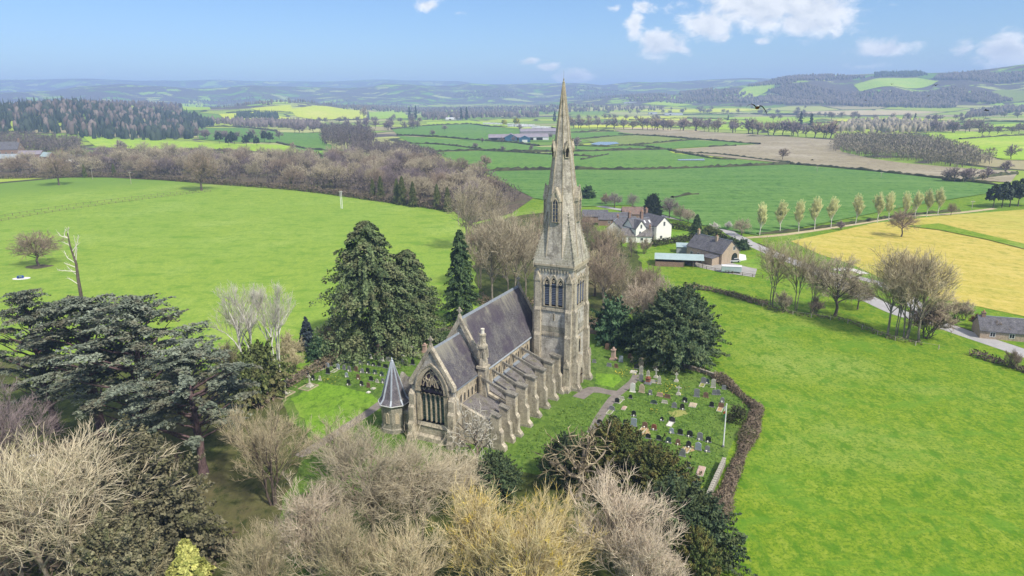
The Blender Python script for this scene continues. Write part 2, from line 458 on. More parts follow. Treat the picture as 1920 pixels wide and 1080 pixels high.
def grass(name, dark, mid, lite, dry, dry_amt=0.2, size=1.0, bstr=0.55, stripes=0.0, stripe_rot=0.0):
    """Turf: tussocks, patches and thin blades of several greens."""
    m, k, b = mat(name, 0.95, 0.12)
    P = k.n('ShaderNodeTexCoord').outputs['Object']
    big = k.noise(P, 0.022 / size, 4.0, 0.6)
    midn = k.noise(P, 0.14 / size, 5.0, 0.65, 0.4)
    tuss = k.noise(k.scale(P, (1.0, 0.75, 1.0)), 0.85 / size, 6.0, 0.68, 0.6)
    fine = k.noise(P, 4.5 / size, 4.0, 0.7)
    f = k.m('ADD', k.m('MULTIPLY', tuss, 0.5), k.m('ADD', k.m('MULTIPLY', midn, 0.22), k.m('MULTIPLY', fine, 0.28)))
    col = k.mix(k.ramp(f, 0.36, 0.52), dark, mid)
    col = k.mix(k.m('MULTIPLY', k.ramp(f, 0.49, 0.64), 0.85), col, lite)
    col = k.mix(k.m('MULTIPLY', k.ramp(big, 0.48, 0.68), dry_amt), col, dry)
    clump = k.noise(k.scale(P, (1.0, 0.6, 1.0)), 0.42 / size, 6.0, 0.72, 0.3)
    col = k.mix(k.m('MULTIPLY', k.ramp(clump, 0.50, 0.36), 0.85), col, dark)
    if stripes:
        mp = k.n('ShaderNodeMapping')
        k.put(mp.inputs[0], P)
        mp.inputs['Rotation'].default_value = (0, 0, stripe_rot)
        st = k.noise(k.scale(mp.outputs[0], (0.012, 0.35, 1.0)), 1.0, 3.0, 0.6)
        col = k.mix(k.m('MULTIPLY', k.ramp(st, 0.42, 0.68), stripes), col, lite)
    k.put(b.inputs['Base Color'], col)
    h = k.m('ADD', k.m('MULTIPLY', tuss, 1.0), k.m('MULTIPLY', fine, 0.5))
    bump(k, b, h, bstr * 0.75, 0.18 * size)
    return m


grass('meadow', (0.075, 0.180, 0.010), (0.180, 0.262, 0.018), (0.285, 0.35, 0.05), (0.31, 0.38, 0.10), 0.5)
grass('churchyard turf', (0.045, 0.095, 0.018), (0.100, 0.175, 0.028), (0.175, 0.26, 0.055), (0.20, 0.225, 0.07), 0.35, 0.7)
grass('mown turf', (0.075, 0.155, 0.018), (0.150, 0.285, 0.026), (0.215, 0.36, 0.040), (0.28, 0.33, 0.08), 0.5, 0.7)
grass('dark pasture', (0.045, 0.125, 0.022), (0.090, 0.195, 0.036), (0.165, 0.275, 0.085), (0.145, 0.25, 0.05), 0.4, 2.2, 0.3, 0.5, 0.12)
grass('mid pasture', (0.065, 0.155, 0.028), (0.118, 0.225, 0.042), (0.15, 0.30, 0.055), (0.17, 0.27, 0.07), 0.35, 3.0, 0.3)
grass('bright pasture', (0.18, 0.32, 0.03), (0.30, 0.44, 0.04), (0.40, 0.52, 0.07), (0.48, 0.50, 0.12), 0.5, 4.0, 0.3)  # bright grass; on some valley fields it also stands for patches of sun
grass('sunlit yellow pasture', (0.34, 0.42, 0.03), (0.47, 0.53, 0.045), (0.56, 0.58, 0.09), (0.58, 0.54, 0.16), 0.5, 4.0, 0.3)  # yellow-green turf with patches of sunshine between cloud shadows put into its colour
grass('straw crop', (0.29, 0.285, 0.045), (0.46, 0.375, 0.08), (0.58, 0.47, 0.16), (0.34, 0.36, 0.06), 0.6, 1.6, 0.5, 0.4, 0.6)
grass('ploughed soil', (0.20, 0.165, 0.105), (0.275, 0.235, 0.155), (0.37, 0.33, 0.235), (0.42, 0.375, 0.30), 0.6, 2.5, 0.4, 0.4, 0.25)
grass('pale stubble', (0.36, 0.30, 0.18), (0.46, 0.38, 0.24), (0.56, 0.48, 0.32), (0.5, 0.45, 0.3), 0.4, 3.0, 0.3)
grass('olive pasture', (0.14, 0.19, 0.05), (0.19, 0.245, 0.065), (0.25, 0.29, 0.09), (0.27, 0.27, 0.11), 0.4, 3.0, 0.3)
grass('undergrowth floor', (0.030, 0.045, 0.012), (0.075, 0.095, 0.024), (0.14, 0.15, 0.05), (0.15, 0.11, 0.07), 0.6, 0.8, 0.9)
grass('leaf litter', (0.055, 0.045, 0.032), (0.12, 0.095, 0.07), (0.19, 0.155, 0.115), (0.09, 0.12, 0.03), 0.5, 0.8, 0.9)


def terrain_material():
    """Meadow near the church; farther out a patchwork of hedged fields, and woods on the hills."""
    m, k, b = mat('terrain', 0.95, 0.12)
    P = k.n('ShaderNodeTexCoord').outputs['Object']
    flat = k.vm('MULTIPLY', P, (1.0, 1.0, 0.0))
    zone = k.n('ShaderNodeAttribute', attribute_name='zone')      # 0 meadow, 0.5 valley floor, 1 hills
    big = k.noise(P, 0.022, 4.0, 0.6)
    midn = k.noise(P, 0.14, 5.0, 0.65, 0.4)
    tuss = k.noise(k.scale(P, (1.0, 0.75, 1.0)), 0.85, 6.0, 0.68, 0.6)
    fine = k.noise(P, 4.5, 4.0, 0.7)
    f = k.m('ADD', k.m('MULTIPLY', tuss, 0.5), k.m('ADD', k.m('MULTIPLY', midn, 0.22), k.m('MULTIPLY', fine, 0.28)))
    near = k.mix(k.ramp(f, 0.36, 0.52), (0.075, 0.180, 0.010), (0.180, 0.262, 0.018))
    near = k.mix(k.m('MULTIPLY', k.ramp(f, 0.49, 0.64), 0.85), near, (0.285, 0.35, 0.05))
    near = k.mix(k.m('MULTIPLY', k.ramp(big, 0.48, 0.68), 0.5), near, (0.31, 0.38, 0.10))
    near = k.mix(k.m('MULTIPLY', k.ramp(k.noise(P, 0.009, 3.0, 0.6, 1.0), 0.42, 0.62), 0.4), near, (0.135, 0.245, 0.022))
    clump = k.noise(k.scale(P, (1.0, 0.6, 1.0)), 0.42, 6.0, 0.72, 0.3)
    near = k.mix(k.m('MULTIPLY', k.ramp(clump, 0.52, 0.36), 0.9), near, (0.075, 0.180, 0.010))
    near = k.mix(k.m('MULTIPLY', k.ramp(k.noise(P, 1.7, 5.0, 0.75), 0.53, 0.38), 0.8), near, (0.065, 0.150, 0.010))
    pale = k.n('ShaderNodeAttribute', attribute_name='pale')
    near = k.mix(pale.outputs['Fac'], near, k.mix(0.25, near, (0.42, 0.56, 0.13)))
    near = k.mix(k.m('MULTIPLY', k.ramp(k.noise(k.scale(P, (0.5, 1.0, 1.0)), 0.16, 6.0, 0.74, 0.5), 0.50, 0.36), 0.6), near, (0.10, 0.225, 0.02))
    # field patchwork
    wp = k.vm('ADD', flat, k.vm('MULTIPLY', k.vm('SUBTRACT', k.noise(flat, 0.004, 2.0, col=True), (0.5, 0.5, 0.5)), (120.0, 120.0, 0.0)))
    def cells(scale):
        v = k.n('ShaderNodeTexVoronoi', feature='F1', voronoi_dimensions='2D')
        k.put(v.inputs['Vector'], wp)
        v.inputs['Scale'].default_value = scale
        e = k.n('ShaderNodeTexVoronoi', feature='DISTANCE_TO_EDGE', voronoi_dimensions='2D')
        k.put(e.inputs['Vector'], wp)
        e.inputs['Scale'].default_value = scale
        s3 = k.n('ShaderNodeSeparateColor')
        k.put(s3.inputs[0], v.outputs['Color'])
        return s3.outputs, e.outputs['Distance']
    (cr, cg, cb), edge = cells(0.0052)
    fld = k.mix(k.ramp(cr, 0.1, 0.9), (0.15, 0.255, 0.040), (0.34, 0.42, 0.06))
    fld = k.mix(k.m('MULTIPLY', k.ramp(cg, 0.72, 0.8), 0.8), fld, (0.44, 0.42, 0.19))
    fld = k.mix(k.m('MULTIPLY', k.ramp(cb, 0.84, 0.9), 0.85), fld, (0.36, 0.29, 0.20))
    fld = k.mix(k.m('MULTIPLY', k.ramp(midn, 0.35, 0.65), 0.25), fld, (0.10, 0.18, 0.04))
    fld = k.mix(k.ramp(edge, 0.045, 0.02), fld, (0.055, 0.060, 0.030))
    wood_n = k.noise(flat, 0.0035, 4.0, 0.6, 0.5)
    canopy = k.mix(k.ramp(k.noise(P, 0.09, 4.0, 0.7), 0.3, 0.7), (0.05, 0.045, 0.045), (0.14, 0.115, 0.115))
    valley = k.mix(k.ramp(wood_n, 0.585, 0.61), fld, canopy)
    (hr, hg, hb), hedge = cells(0.0042)
    hf = k.mix(k.ramp(hr, 0.2, 0.8), (0.125, 0.26, 0.035), (0.25, 0.40, 0.05))
    hf = k.mix(k.m('MULTIPLY', k.ramp(hg, 0.75, 0.82), 0.7), hf, (0.40, 0.42, 0.17))
    hf = k.mix(k.ramp(hedge, 0.045, 0.02), hf, (0.06, 0.062, 0.035))
    hills = k.mix(k.ramp(k.noise(flat, 0.0052, 5.0, 0.62, 0.6), 0.445, 0.47), hf, canopy)
    col = k.mix(k.ramp(zone.outputs['Fac'], 0.0, 0.5), near, valley)
    col = k.mix(k.ramp(zone.outputs['Fac'], 0.62, 0.9), col, hills)
    k.put(b.inputs['Base Color'], col)
    h = k.m('ADD', tuss, k.m('MULTIPLY', fine, 0.5))
    bump(k, b, h, 0.4, 0.16)
    return m


terrain_material()

# ============================ object helpers ==================================
def tag(o, label=None, cat=None, group=None, kind=None):
    for k_, v in (('label', label), ('category', cat), ('group', group), ('kind', kind)):
        if v:
            o[k_] = v
    return o


def empty(name, loc=(0, 0, 0), rz=0.0, label=None, cat=None, group=None):
    o = bpy.data.objects.new(name, None)
    o.empty_display_size = 0.5
    COL.objects.link(o)
    o.location = loc
    o.rotation_euler = (0, 0, rz)
    return tag(o, label, cat, group)


def link(name, me, parent=None, loc=None, rz=None, scale=None):
    o = bpy.data.objects.new(name, me)
    COL.objects.link(o)
    if parent is not None:
        o.parent = parent
    if loc is not None:
        o.location = loc
    if rz is not None:
        o.rotation_euler = (0, 0, rz)
    if scale is not None:
        o.scale = scale if isinstance(scale, tuple) else (scale,) * 3
    return o


def mesh_np(name, V, faces, material, tint=None, smooth=False):
    """Mesh from numpy: V n x 3, faces m x k (one size), tint per vertex."""
    V = np.ascontiguousarray(V, np.float32)
    F = np.ascontiguousarray(faces, np.int32)
    me = bpy.data.meshes.new(name)
    me.vertices.add(len(V))
    me.vertices.foreach_set('co', V.ravel())
    m_, kk = F.shape
    me.loops.add(m_ * kk)
    me.loops.foreach_set('vertex_index', F.ravel())
    me.polygons.add(m_)
    me.polygons.foreach_set('loop_start', np.arange(0, m_ * kk, kk, dtype=np.int32))
    me.polygons.foreach_set('loop_total', np.full(m_, kk, np.int32))
    if smooth:
        me.polygons.foreach_set('use_smooth', np.ones(m_, bool))
    if tint is not None:
        a = me.attributes.new('tint', 'FLOAT', 'POINT')
        a.data.foreach_set('value', np.ascontiguousarray(tint, np.float32))
    me.update()
    me.validate()
    if material:
        me.materials.append(MATS[material])
    return me


class MB:
    """Collects polygons; build() links them as ONE mesh with metre UVs."""
    def __init__(s):
        s.v, s.f = [], []

    def add(s, vs, fs):
        n = len(s.v)
        s.v.extend(tuple(map(float, p)) for p in vs)
        s.f.extend(tuple(i + n for i in f) for f in fs)
        return s

    def box(s, x0, x1, y0, y1, z0, z1, taper=0.0):
        t = taper
        s.add([(x0, y0, z0), (x1, y0, z0), (x1, y1, z0), (x0, y1, z0), (x0 + t, y0 + t, z1), (x1 - t, y0 + t, z1), (x1 - t, y1 - t, z1), (x0 + t, y1 - t, z1)],
              [(3, 2, 1, 0), (4, 5, 6, 7), (0, 1, 5, 4), (1, 2, 6, 5), (2, 3, 7, 6), (3, 0, 4, 7)])
        return s

    def prism(s, poly, h, axis='z', off=0.0):
        """Extrude a 2D polygon. axis z: (x,y); y: (x,z) along y; x: (y,z) along x."""
        n = len(poly)
        def P(p, t):
            return {'z': (p[0], p[1], t), 'y': (p[0], t, p[1]), 'x': (t, p[0], p[1])}[axis]
        vs = [P(p, off) for p in poly] + [P(p, off + h) for p in poly]
        fs = [tuple(range(n))[::-1], tuple(range(n, 2 * n))] + [(i, (i + 1) % n, (i + 1) % n + n, i + n) for i in range(n)]
        return s.add(vs, fs)

    def lathe(s, prof, seg=8, c=(0, 0), rot=0.0):
        """prof [(r, z)]; ends closed."""
        vs, fs = [], []
        for r, z in prof:
            for i in range(seg):
                a = rot + 2 * math.pi * i / seg
                vs.append((c[0] + r * math.cos(a), c[1] + r * math.sin(a), z))
        for j in range(len(prof) - 1):
            for i in range(seg):
                i2 = (i + 1) % seg
                fs.append((j * seg + i, j * seg + i2, (j + 1) * seg + i2, (j + 1) * seg + i))
        fs.append(tuple(range(seg))[::-1])
        fs.append(tuple(range((len(prof) - 1) * seg, len(prof) * seg)))
        return s.add(vs, fs)

    def bar(s, a, b, w, h=None):
        """Square bar from a to b."""
        a, b = Vector(a), Vector(b)
        d = (b - a).normalized()
        up = Vector((0, 0, 1)) if abs(d.z) < 0.95 else Vector((1, 0, 0))
        e1 = d.cross(up).normalized() * (w / 2)
        e2 = e1.normalized().cross(d).normalized() * ((h or w) / 2)
        vs = [p + x for p in (a, b) for x in (-e1 - e2, e1 - e2, e1 + e2, -e1 + e2)]
        return s.add(vs, [(3, 2, 1, 0), (4, 5, 6, 7), (0, 1, 5, 4), (1, 2, 6, 5), (2, 3, 7, 6), (3, 0, 4, 7)])

    def ring(s, outer, inner, t0, t1, axis='x'):
        """Flat frame between two outlines with the same number of points (open ended at the bottom when not closed)."""
        n = len(outer)
        def P(p, t):
            return {'y': (p[0], t, p[1]), 'x': (t, p[0], p[1])}[axis]
        vs = [P(p, t0) for p in outer] + [P(p, t0) for p in inner] + [P(p, t1) for p in outer] + [P(p, t1) for p in inner]
        fs = []
        for i in range(n):
            j = (i + 1) % n
            fs += [(i, j, n + j, n + i), (2 * n + i, 3 * n + i, 3 * n + j, 2 * n + j), (i, 2 * n + i, 2 * n + j, j), (n + i, n + j, 3 * n + j, 3 * n + i)]
        return s.add(vs, fs)

    def mesh(s, name, material, smooth=False):
        me = bpy.data.meshes.new(name)
        me.from_pydata(s.v, [], s.f)
        bm = bmesh.new()
        bm.from_mesh(me)
        bmesh.ops.recalc_face_normals(bm, faces=bm.faces)
        uvl = bm.loops.layers.uv.new('UVMap')
        for f in bm.faces:
            n = f.normal
            t = Vector((0, 0, 1)).cross(n)
            t = t.normalized() if t.length > 0.05 else Vector((1, 0, 0))
            b_ = n.cross(t)
            for l in f.loops:
                l[uvl].uv = (l.vert.co.dot(t), l.vert.co.dot(b_))
        bm.to_mesh(me)
        bm.free()
        me.materials.append(MATS[material])
        if smooth:
            for p in me.polygons:
                p.use_smooth = True
        me.update()
        return me

    def build(s, name, material, parent=None, smooth=False, **kw):
        return link(name, s.mesh(name, material, smooth), parent, **kw)


def copy_tree(o, parent=None):
    c = o.copy()
    COL.objects.link(c)
    c.parent = parent
    for ch in o.children:
        copy_tree(ch, c)
    return c


def arch(cx, z0, zs, w, n=6, rise=None):
    """Pointed arch outline: from bottom left up over the point to bottom right. zs spring, w half width."""
    rise = rise or w * 1.75
    # circle through spring with centre on spring line
    r = (w * w + rise * rise) / (2 * w)
    pts = [(cx - w, z0)]
    a1 = math.asin(min(1, rise / r))
    for i in range(n + 1):
        a = a1 * i / n
        pts.append((cx - w + r - r * math.cos(a), zs + r * math.sin(a)))
    for i in range(n - 1, -1, -1):
        a = a1 * i / n
        pts.append((cx + w - r + r * math.cos(a), zs + r * math.sin(a)))
    pts.append((cx + w, z0))
    return pts


# ============================ ground ==========================================
def build_ground():
    ang = np.concatenate([np.linspace(-180, -60, 25)[:-1], np.linspace(-60, 60, 481), np.linspace(60, 180, 25)[1:-1]])
    rad = np.concatenate([[0.0], np.geomspace(8, 300, 30), np.geomspace(310, 900, 60), np.geomspace(910, 3000, 130), np.geomspace(3020, 14000, 190)])
    A, D = np.meshgrid(np.radians(ang), rad)
    X, Y = D * np.sin(A), D * np.cos(A)
    Z = hgt(X, Y)
    na, nr = len(ang), len(rad)
    V = np.stack([X, Y, Z], -1).reshape(-1, 3)
    j, i = np.meshgrid(np.arange(nr - 1), np.arange(na), indexing='ij')
    i2 = (i + 1) % na
    F = np.stack([j * na + i, (j + 1) * na + i, (j + 1) * na + i2, j * na + i2], -1).reshape(-1, 4)[:, ::-1]
    me = mesh_np('ground', V, F, 'terrain', smooth=True)
    d = np.hypot(V[:, 0], V[:, 1])
    r = V[:, 0] / np.maximum(V[:, 1], 1.0)
    zone = 0.5 * sstep(480, 620, d) + 0.5 * sstep(12, 30, V[:, 2]) * sstep(2300, 2900, d)
    p = me.attributes.new('pale', 'FLOAT', 'POINT')
    p.data.foreach_set('value', (sstep(12, -15, V[:, 0]) * sstep(100, 135, V[:, 1])).astype(np.float32))
    a = me.attributes.new('zone', 'FLOAT', 'POINT')
    a.data.foreach_set('value', zone.astype(np.float32))
    o = link('ground', me)
    tag(o, 'grass meadow around the churchyard running out to hedged valley fields and hills', None, None, 'structure')


build_ground()


def clip(poly, axis, lim, keep_less):
    out = []
    n = len(poly)
    for i in range(n):
        a, b = poly[i], poly[(i + 1) % n]
        ia = a[axis] <= lim if keep_less else a[axis] >= lim
        ib = b[axis] <= lim if keep_less else b[axis] >= lim
        if ia:
            out.append(a)
        if ia != ib:
            t = (lim - a[axis]) / (b[axis] - a[axis])
            out.append((a[0] + t * (b[0] - a[0]), a[1] + t * (b[1] - a[1])))
    return out


def tri_ear(poly):
    """Triangles of a simple polygon (ear clipping through mathutils)."""
    from mathutils.geometry import tessellate_polygon
    return [[poly[i] for i in t] for t in tessellate_polygon([[Vector((x, y, 0)) for x, y in poly]])]


def drape(name, poly, material, dz=0.01, cell=None, label=None, jag=0.0, kind='structure'):
    """A sheet of ground laid dz above the terrain."""
    xs, ys = [p[0] for p in poly], [p[1] for p in poly]
    if jag:
        rng = random.Random(len(poly) * 7 + int(abs(xs[0])))
        q = []
        for i, a in enumerate(poly):
            b = poly[(i + 1) % len(poly)]
            n = max(1, int(math.hypot(b[0] - a[0], b[1] - a[1]) / (jag * 4)))
            for k_ in range(n):
                t = k_ / n
                q.append((a[0] + (b[0] - a[0]) * t + rng.uniform(-jag, jag), a[1] + (b[1] - a[1]) * t + rng.uniform(-jag, jag)))
        poly = q
    d = math.hypot(sum(xs) / len(xs), sum(ys) / len(ys))
    flat = max(math.hypot(x, y) for x, y in poly) < 330
    cell = cell or max(18.0, max(max(xs) - min(xs), max(ys) - min(ys)) / 45.0)
    vs, fs, idx = [], [], {}
    def vid(p):
        key = (round(p[0], 2), round(p[1], 2))
        if key not in idx:
            idx[key] = len(vs)
            vs.append(p)
        return idx[key]
    for tri in tri_ear(poly):
        if flat:
            fs.append(tuple(vid(p) for p in tri))
            continue
        x0, x1 = min(p[0] for p in tri), max(p[0] for p in tri)
        y0, y1 = min(p[1] for p in tri), max(p[1] for p in tri)
        for i in range(int(x0 // cell), int(x1 // cell) + 1):
            sx = clip(clip(tri, 0, i * cell, False), 0, (i + 1) * cell, True)
            if len(sx) < 3:
                continue
            for j in range(int(y0 // cell), int(y1 // cell) + 1):
                c = clip(clip(sx, 1, j * cell, False), 1, (j + 1) * cell, True)
                ids = []
                for p in c:
                    v = vid(p)
                    if v not in ids:
                        ids.append(v)
                if len(ids) >= 3:
                    fs.append(tuple(ids))
    P = np.array(vs)
    Z = hgt(P[:, 0], P[:, 1]) + dz
    me = bpy.data.meshes.new(name)
    me.from_pydata([(a, b, c) for (a, b), c in zip(vs, Z)], [], fs)
    bm = bmesh.new()
    bm.from_mesh(me)
    for f in bm.faces:
        f.normal_update()
        if f.normal.z < 0:
            f.normal_flip()
    bm.to_mesh(me)
    bm.free()
    me.materials.append(MATS[material])
    o = link(name, me)
    return tag(o, label, None, None, kind)


def ribbon(name, pts, width, material, dz=0.012, label=None, kind='structure', wid_end=None):
    """A road or path of even width along pts."""
    L, Rr = [], []
    n = len(pts)
    for i, p in enumerate(pts):
        a, b = pts[max(0, i - 1)], pts[min(n - 1, i + 1)]
        t = Vector((b[0] - a[0], b[1] - a[1])).normalized()
        w = width if wid_end is None else width + (wid_end - width) * i / (n - 1)
        L.append((p[0] - t.y * w / 2, p[1] + t.x * w / 2))
        Rr.append((p[0] + t.y * w / 2, p[1] - t.x * w / 2))
    return drape(name, L + Rr[::-1], material, dz, label=label, kind=kind)


def smooth_line(pts, n=6):
    """Catmull-Rom through pts."""
    out = []
    for i in range(len(pts) - 1):
        p0, p1, p2, p3 = pts[max(0, i - 1)], pts[i], pts[i + 1], pts[min(len(pts) - 1, i + 2)]
        for k_ in range(n):
            t = k_ / n
            out.append(tuple(0.5 * (2 * b + (c - a) * t + (2 * a - 5 * b + 4 * c - d) * t * t + (3 * b - a - 3 * c + d) * t ** 3) for a, b, c, d in zip(p0, p1, p2, p3)))
    out.append(pts[-1])
    return out

# ============================ fields, roads, paths ============================
def fields():
    n = 0
    for material, label, poly in [
        ('dark pasture', 'broad deep green pasture beyond the poplars and the white house', [(-23.25,565.7),(54.01,572.4),(149.3,581.5),(248.1,615.1),(289.1,546.9),(320.8,446.4),(291.1,413.0),(211.4,362.8),(123.8,299.7),(105.5,288.2),(85.67,317.7),(65.55,377.4),(38.47,373.1),(13.24,408.0),(-7.05,497.2)]),
        ('mid pasture', 'green pasture on the near side of the long field hedge', [(-87.08,793.9),(-35.73,805.6),(30.42,758.0),(179.2,798.1),(174.6,746.1),(217.6,668.3),(245.3,626.4),(147.2,591.0),(54.82,581.1),(-19.27,578.4),(-55.92,672.2)]),
        ('mid pasture', 'pasture in front of the blue and mauve farm sheds', [(-183.0,1128.3),(-84.62,1029.0),(1.73,951.9),(34.36,856.5),(173.3,814.3),(31.06,774.0),(-36.50,823.5),(-85.66,809.7),(-135.5,943.4)]),
        ('mid pasture', 'pasture with single trees behind the farm sheds', [(-237.0,1399.6),(-203.1,1596.4),(-98.7,1678.7),(2.67,1347.1),(95.2,1216.9),(99.2,1059.6),(53.57,966.9),(-39.45,980.0),(-86.64,1054.1),(-188.4,1162.3)]),
        ('bright pasture', 'bright grass bank below the white caravans', [(-220.0,1842.1),(-115.2,1964.3),(3.28,1613.9),(90.6,1441.0),(81.42,1293.9),(2.72,1370.1),(-100.8,1716.2),(-190.8,1594.8)]),
        ('olive pasture', 'olive grass field beside the silver floodwater', [(105.4,1003.2),(176.2,1085.5),(216.4,1039.5),(251.0,957.9),(192.7,890.7),(143.1,879.5),(112.7,905.8)]),
        ('mid pasture', 'narrow wedge of green field among the ploughland', [(146.6,859.9),(248.4,948.0),(281.3,912.8),(312.4,872.1),(240.3,841.4),(177.8,806.0)]),
        ('mid pasture', 'green field beyond the floodwater', [(101.4,1181.0),(178.1,1212.9),(201.8,1089.9),(113.3,1040.4),(86.79,1009.4)]),
        ('mid pasture', 'small green field behind the spire', [(70.00,892.5),(135.1,870.9),(171.9,822.5),(85.71,784.4),(37.35,781.3)]),
        ('ploughed soil', 'wide ploughed brown field running to the river wood', [(192.3,1310.2),(307.8,1178.0),(386.5,1048.3),(430.1,924.8),(356.3,746.9),(347.3,660.1),(352.1,614.1),(375.9,556.5),(396.5,537.1),(338.5,463.9),(315.4,481.7),(293.6,555.8),(252.5,626.1),(221.5,680.8),(181.3,767.9),(179.2,798.1),(241.3,833.4),(312.7,863.6),(284.0,921.9),(253.6,968.1),(222.8,1051.2),(183.6,1131.8)]),
        ('pale stubble', 'pale strip along the near edge of the ploughed field', [(180.5,790.4),(213.5,812.3),(255.6,718.4),(270.8,672.6),(256.9,637.4),(225.6,693.4)]),
        ('pale stubble', 'pale stubble beyond the river trees', [(201.1,1370.7),(266.0,1439.9),(341.7,1202.6),(301.8,1154.7)]),
        ('bright pasture', 'bright green field behind the bare river wood', [(648.8,1092.4),(734.0,1141.3),(752.1,1022.3),(760.9,963.2),(483.9,607.0),(447.8,629.1),(490.4,757.8),(558.1,919.8)]),
        ('straw crop', 'pale yellow crop field beside the lane', [(115.1,276.4),(140.2,293.9),(170.4,316.3),(210.8,333.6),(265.0,350.2),(306.2,356.7),(143.9,154.9),(138.1,174.2),(131.9,183.2),(125.2,191.9),(120.8,203.8),(120.5,234.1),(116.4,250.4)]),
        ('meadow', 'strip of grass across the yellow crop field', [(179.7,306.2),(197.8,312.1),(205.0,256.2),(198.2,247.2),(195.2,275.1),(188.5,296.6)]),
        ('sunlit yellow pasture', 'sunlit strip of field beyond the long row of trees', [(135.7,1516.6),(252.7,1639.6),(342.1,1536.5),(301.7,1401.7),(210.6,1435.9),(129.6,1388.1)]),  # bright fields from here to the hill foot: sunlit patches painted as pasture colour
        ('bright pasture', 'sunlit field behind the long row of trees', [(324.7,1457.3),(438.2,1545.8),(513.3,1396.7),(427.5,1185.8),(374.5,1284.1)]),
        ('sunlit yellow pasture', 'bright far field left of the white sheds', [(234.9,2026.9),(413.9,2248.6),(531.3,2105.0),(440.3,1796.4),(299.4,1769.7)]),
        ('bright pasture', 'bright far field right of the white sheds', [(502.6,1876.7),(758.9,2115.8),(784.1,1771.9),(640.6,1551.9),(507.6,1579.2)]),
        ('sunlit yellow pasture', 'sunlit field among the far right hedges', [(765.9,1672.3),(1045.9,1905.8),(1026.7,1641.9),(837.7,1482.2),(742.0,1517.5)]),
        ('pale stubble', 'pale far field below the right hill', [(976.6,2465.9),(1231.2,2453.3),(1388.5,2282.5),(1178.1,2148.9),(945.6,2139.0)]),
        ('bright pasture', 'bright strip of field at the right edge', [(895.3,1346.7),(1091.7,1430.7),(937.3,1213.4),(771.6,1132.5)]),
        ('sunlit yellow pasture', 'pale sunlit field at the foot of the right hill', [(480.1,2847.0),(789.3,2798.8),(959.2,2625.0),(773.4,2535.0),(569.9,2661.1)]),
        ('mid pasture', 'green field left of the round bare copse', [(-437.9,1313.9),(-340.1,1262.3),(-261.4,982.9),(-194.0,820.8),(-254.1,832.3),(-328.1,1002.8)]),
        ('mid pasture', 'green field in front of the dark conifer wood', [(-688.1,1527.4),(-596.2,1545.0),(-437.9,1313.9),(-328.1,1002.8),(-435.7,1059.9),(-498.1,1119.3)]),
        ('bright pasture', 'light green park in front of the conifer wood', [(-656.6,1072.8),(-592.6,1112.3),(-486.2,1064.3),(-319.6,953.7),(-215.3,830.4),(-235.5,770.0),(-338.1,851.2),(-431.4,855.3),(-559.3,939.3)]),
        ('mid pasture', 'green field behind the bare strip wood', [(-249.2,816.0),(-190.3,805.0),(-160.2,749.5),(-201.8,712.3)]),
        ('sunlit yellow pasture', 'sunlit pasture on the hill above the round copse', [(-776.8,2495.9),(-751.4,2869.8),(-619.2,2956.6),(-434.4,2143.5),(-579.3,2138.1),(-679.4,2230.0)]),
        ('bright pasture', 'bright hill pasture right of the sunlit one', [(-556.6,2754.8),(-485.9,3178.9),(-316.1,2226.9),(-431.0,2142.6)]),
        ('sunlit yellow pasture', 'sunlit slope left of the hilltop pasture', [(-920.4,2503.4),(-832.7,2680.3),(-739.2,2401.4),(-804.9,2278.3)]),
        ('sunlit yellow pasture', 'long sunlit field between the hillside woods', [(-872.3,2107.4),(-834.7,2314.1),(-637.8,2117.5),(-650.3,1873.8),(-738.9,1830.5)]),
        ('bright pasture', 'small bright field at the head of the conifer wood', [(-2131.5,4533.4),(-2051.7,4719.7),(-1005.4,2372.5),(-1009.0,2182.5)]),
        ('bright pasture', 'small field high on the wooded rise', [(-1752.4,4879.8),(-1618.9,5038.0),(-848.9,2733.6),(-957.0,2718.5)]),
    ]:
        d = math.hypot(sum(p[0] for p in poly) / len(poly), sum(p[1] for p in poly) / len(poly))
        dz = 0.03 if d < 330 else 0.22 + d * 0.00025
        drape('field', poly, material, dz + 0.013 * (n % 5), label=label)
        n += 1


fields()

drape('churchyard_turf', [(-48.96,131.3),(-39.39,155.0),(-27.20,164.0),(-8.73,175.6),(20.08,162.7),(38.25,141.0),(43.98,136.3),(46.47,121.2),(41.13,112.4),(33.30,97.7),(25.91,82.90),(21.68,72.56),(10.30,58.47),(-14.97,58.74),(-32.48,71.21),(-35.56,95.7),(-34.70,107.8),(-46.25,123.0)], 'churchyard turf', 0.004, label='rough green churchyard turf round the church', jag=0.25)
drape('mown_turf', [(-44.54,126.0),(-40.94,134.5),(-33.92,131.0),(-28.41,128.2),(-25.57,122.1),(-27.35,117.6),(-30.87,111.2),(-33.97,108.5),(-37.85,113.8)], 'mown turf', 0.008, label='paler mown grass left of the turret', jag=0.4)
drape('mown_turf', [(18.13,137.8),(22.88,137.1),(23.12,134.2),(20.75,130.3),(17.21,132.1)], 'mown turf', 0.008, label='pale mown grass by the tower foot', jag=0.15)
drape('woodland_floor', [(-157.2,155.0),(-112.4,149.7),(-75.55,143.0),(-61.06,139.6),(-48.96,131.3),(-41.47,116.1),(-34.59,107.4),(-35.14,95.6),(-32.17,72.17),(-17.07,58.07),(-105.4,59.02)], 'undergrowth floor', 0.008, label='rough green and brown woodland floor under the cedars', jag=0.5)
drape('woodland_floor', [(-21.72,89.52),(-9.24,103.6),(-0.26,98.3),(21.25,86.16),(24.25,79.93),(20.52,70.54),(9.82,55.13),(-14.86,55.39)], 'undergrowth floor', 0.012, label='mossy leaf litter under the foreground trees', jag=0.5)
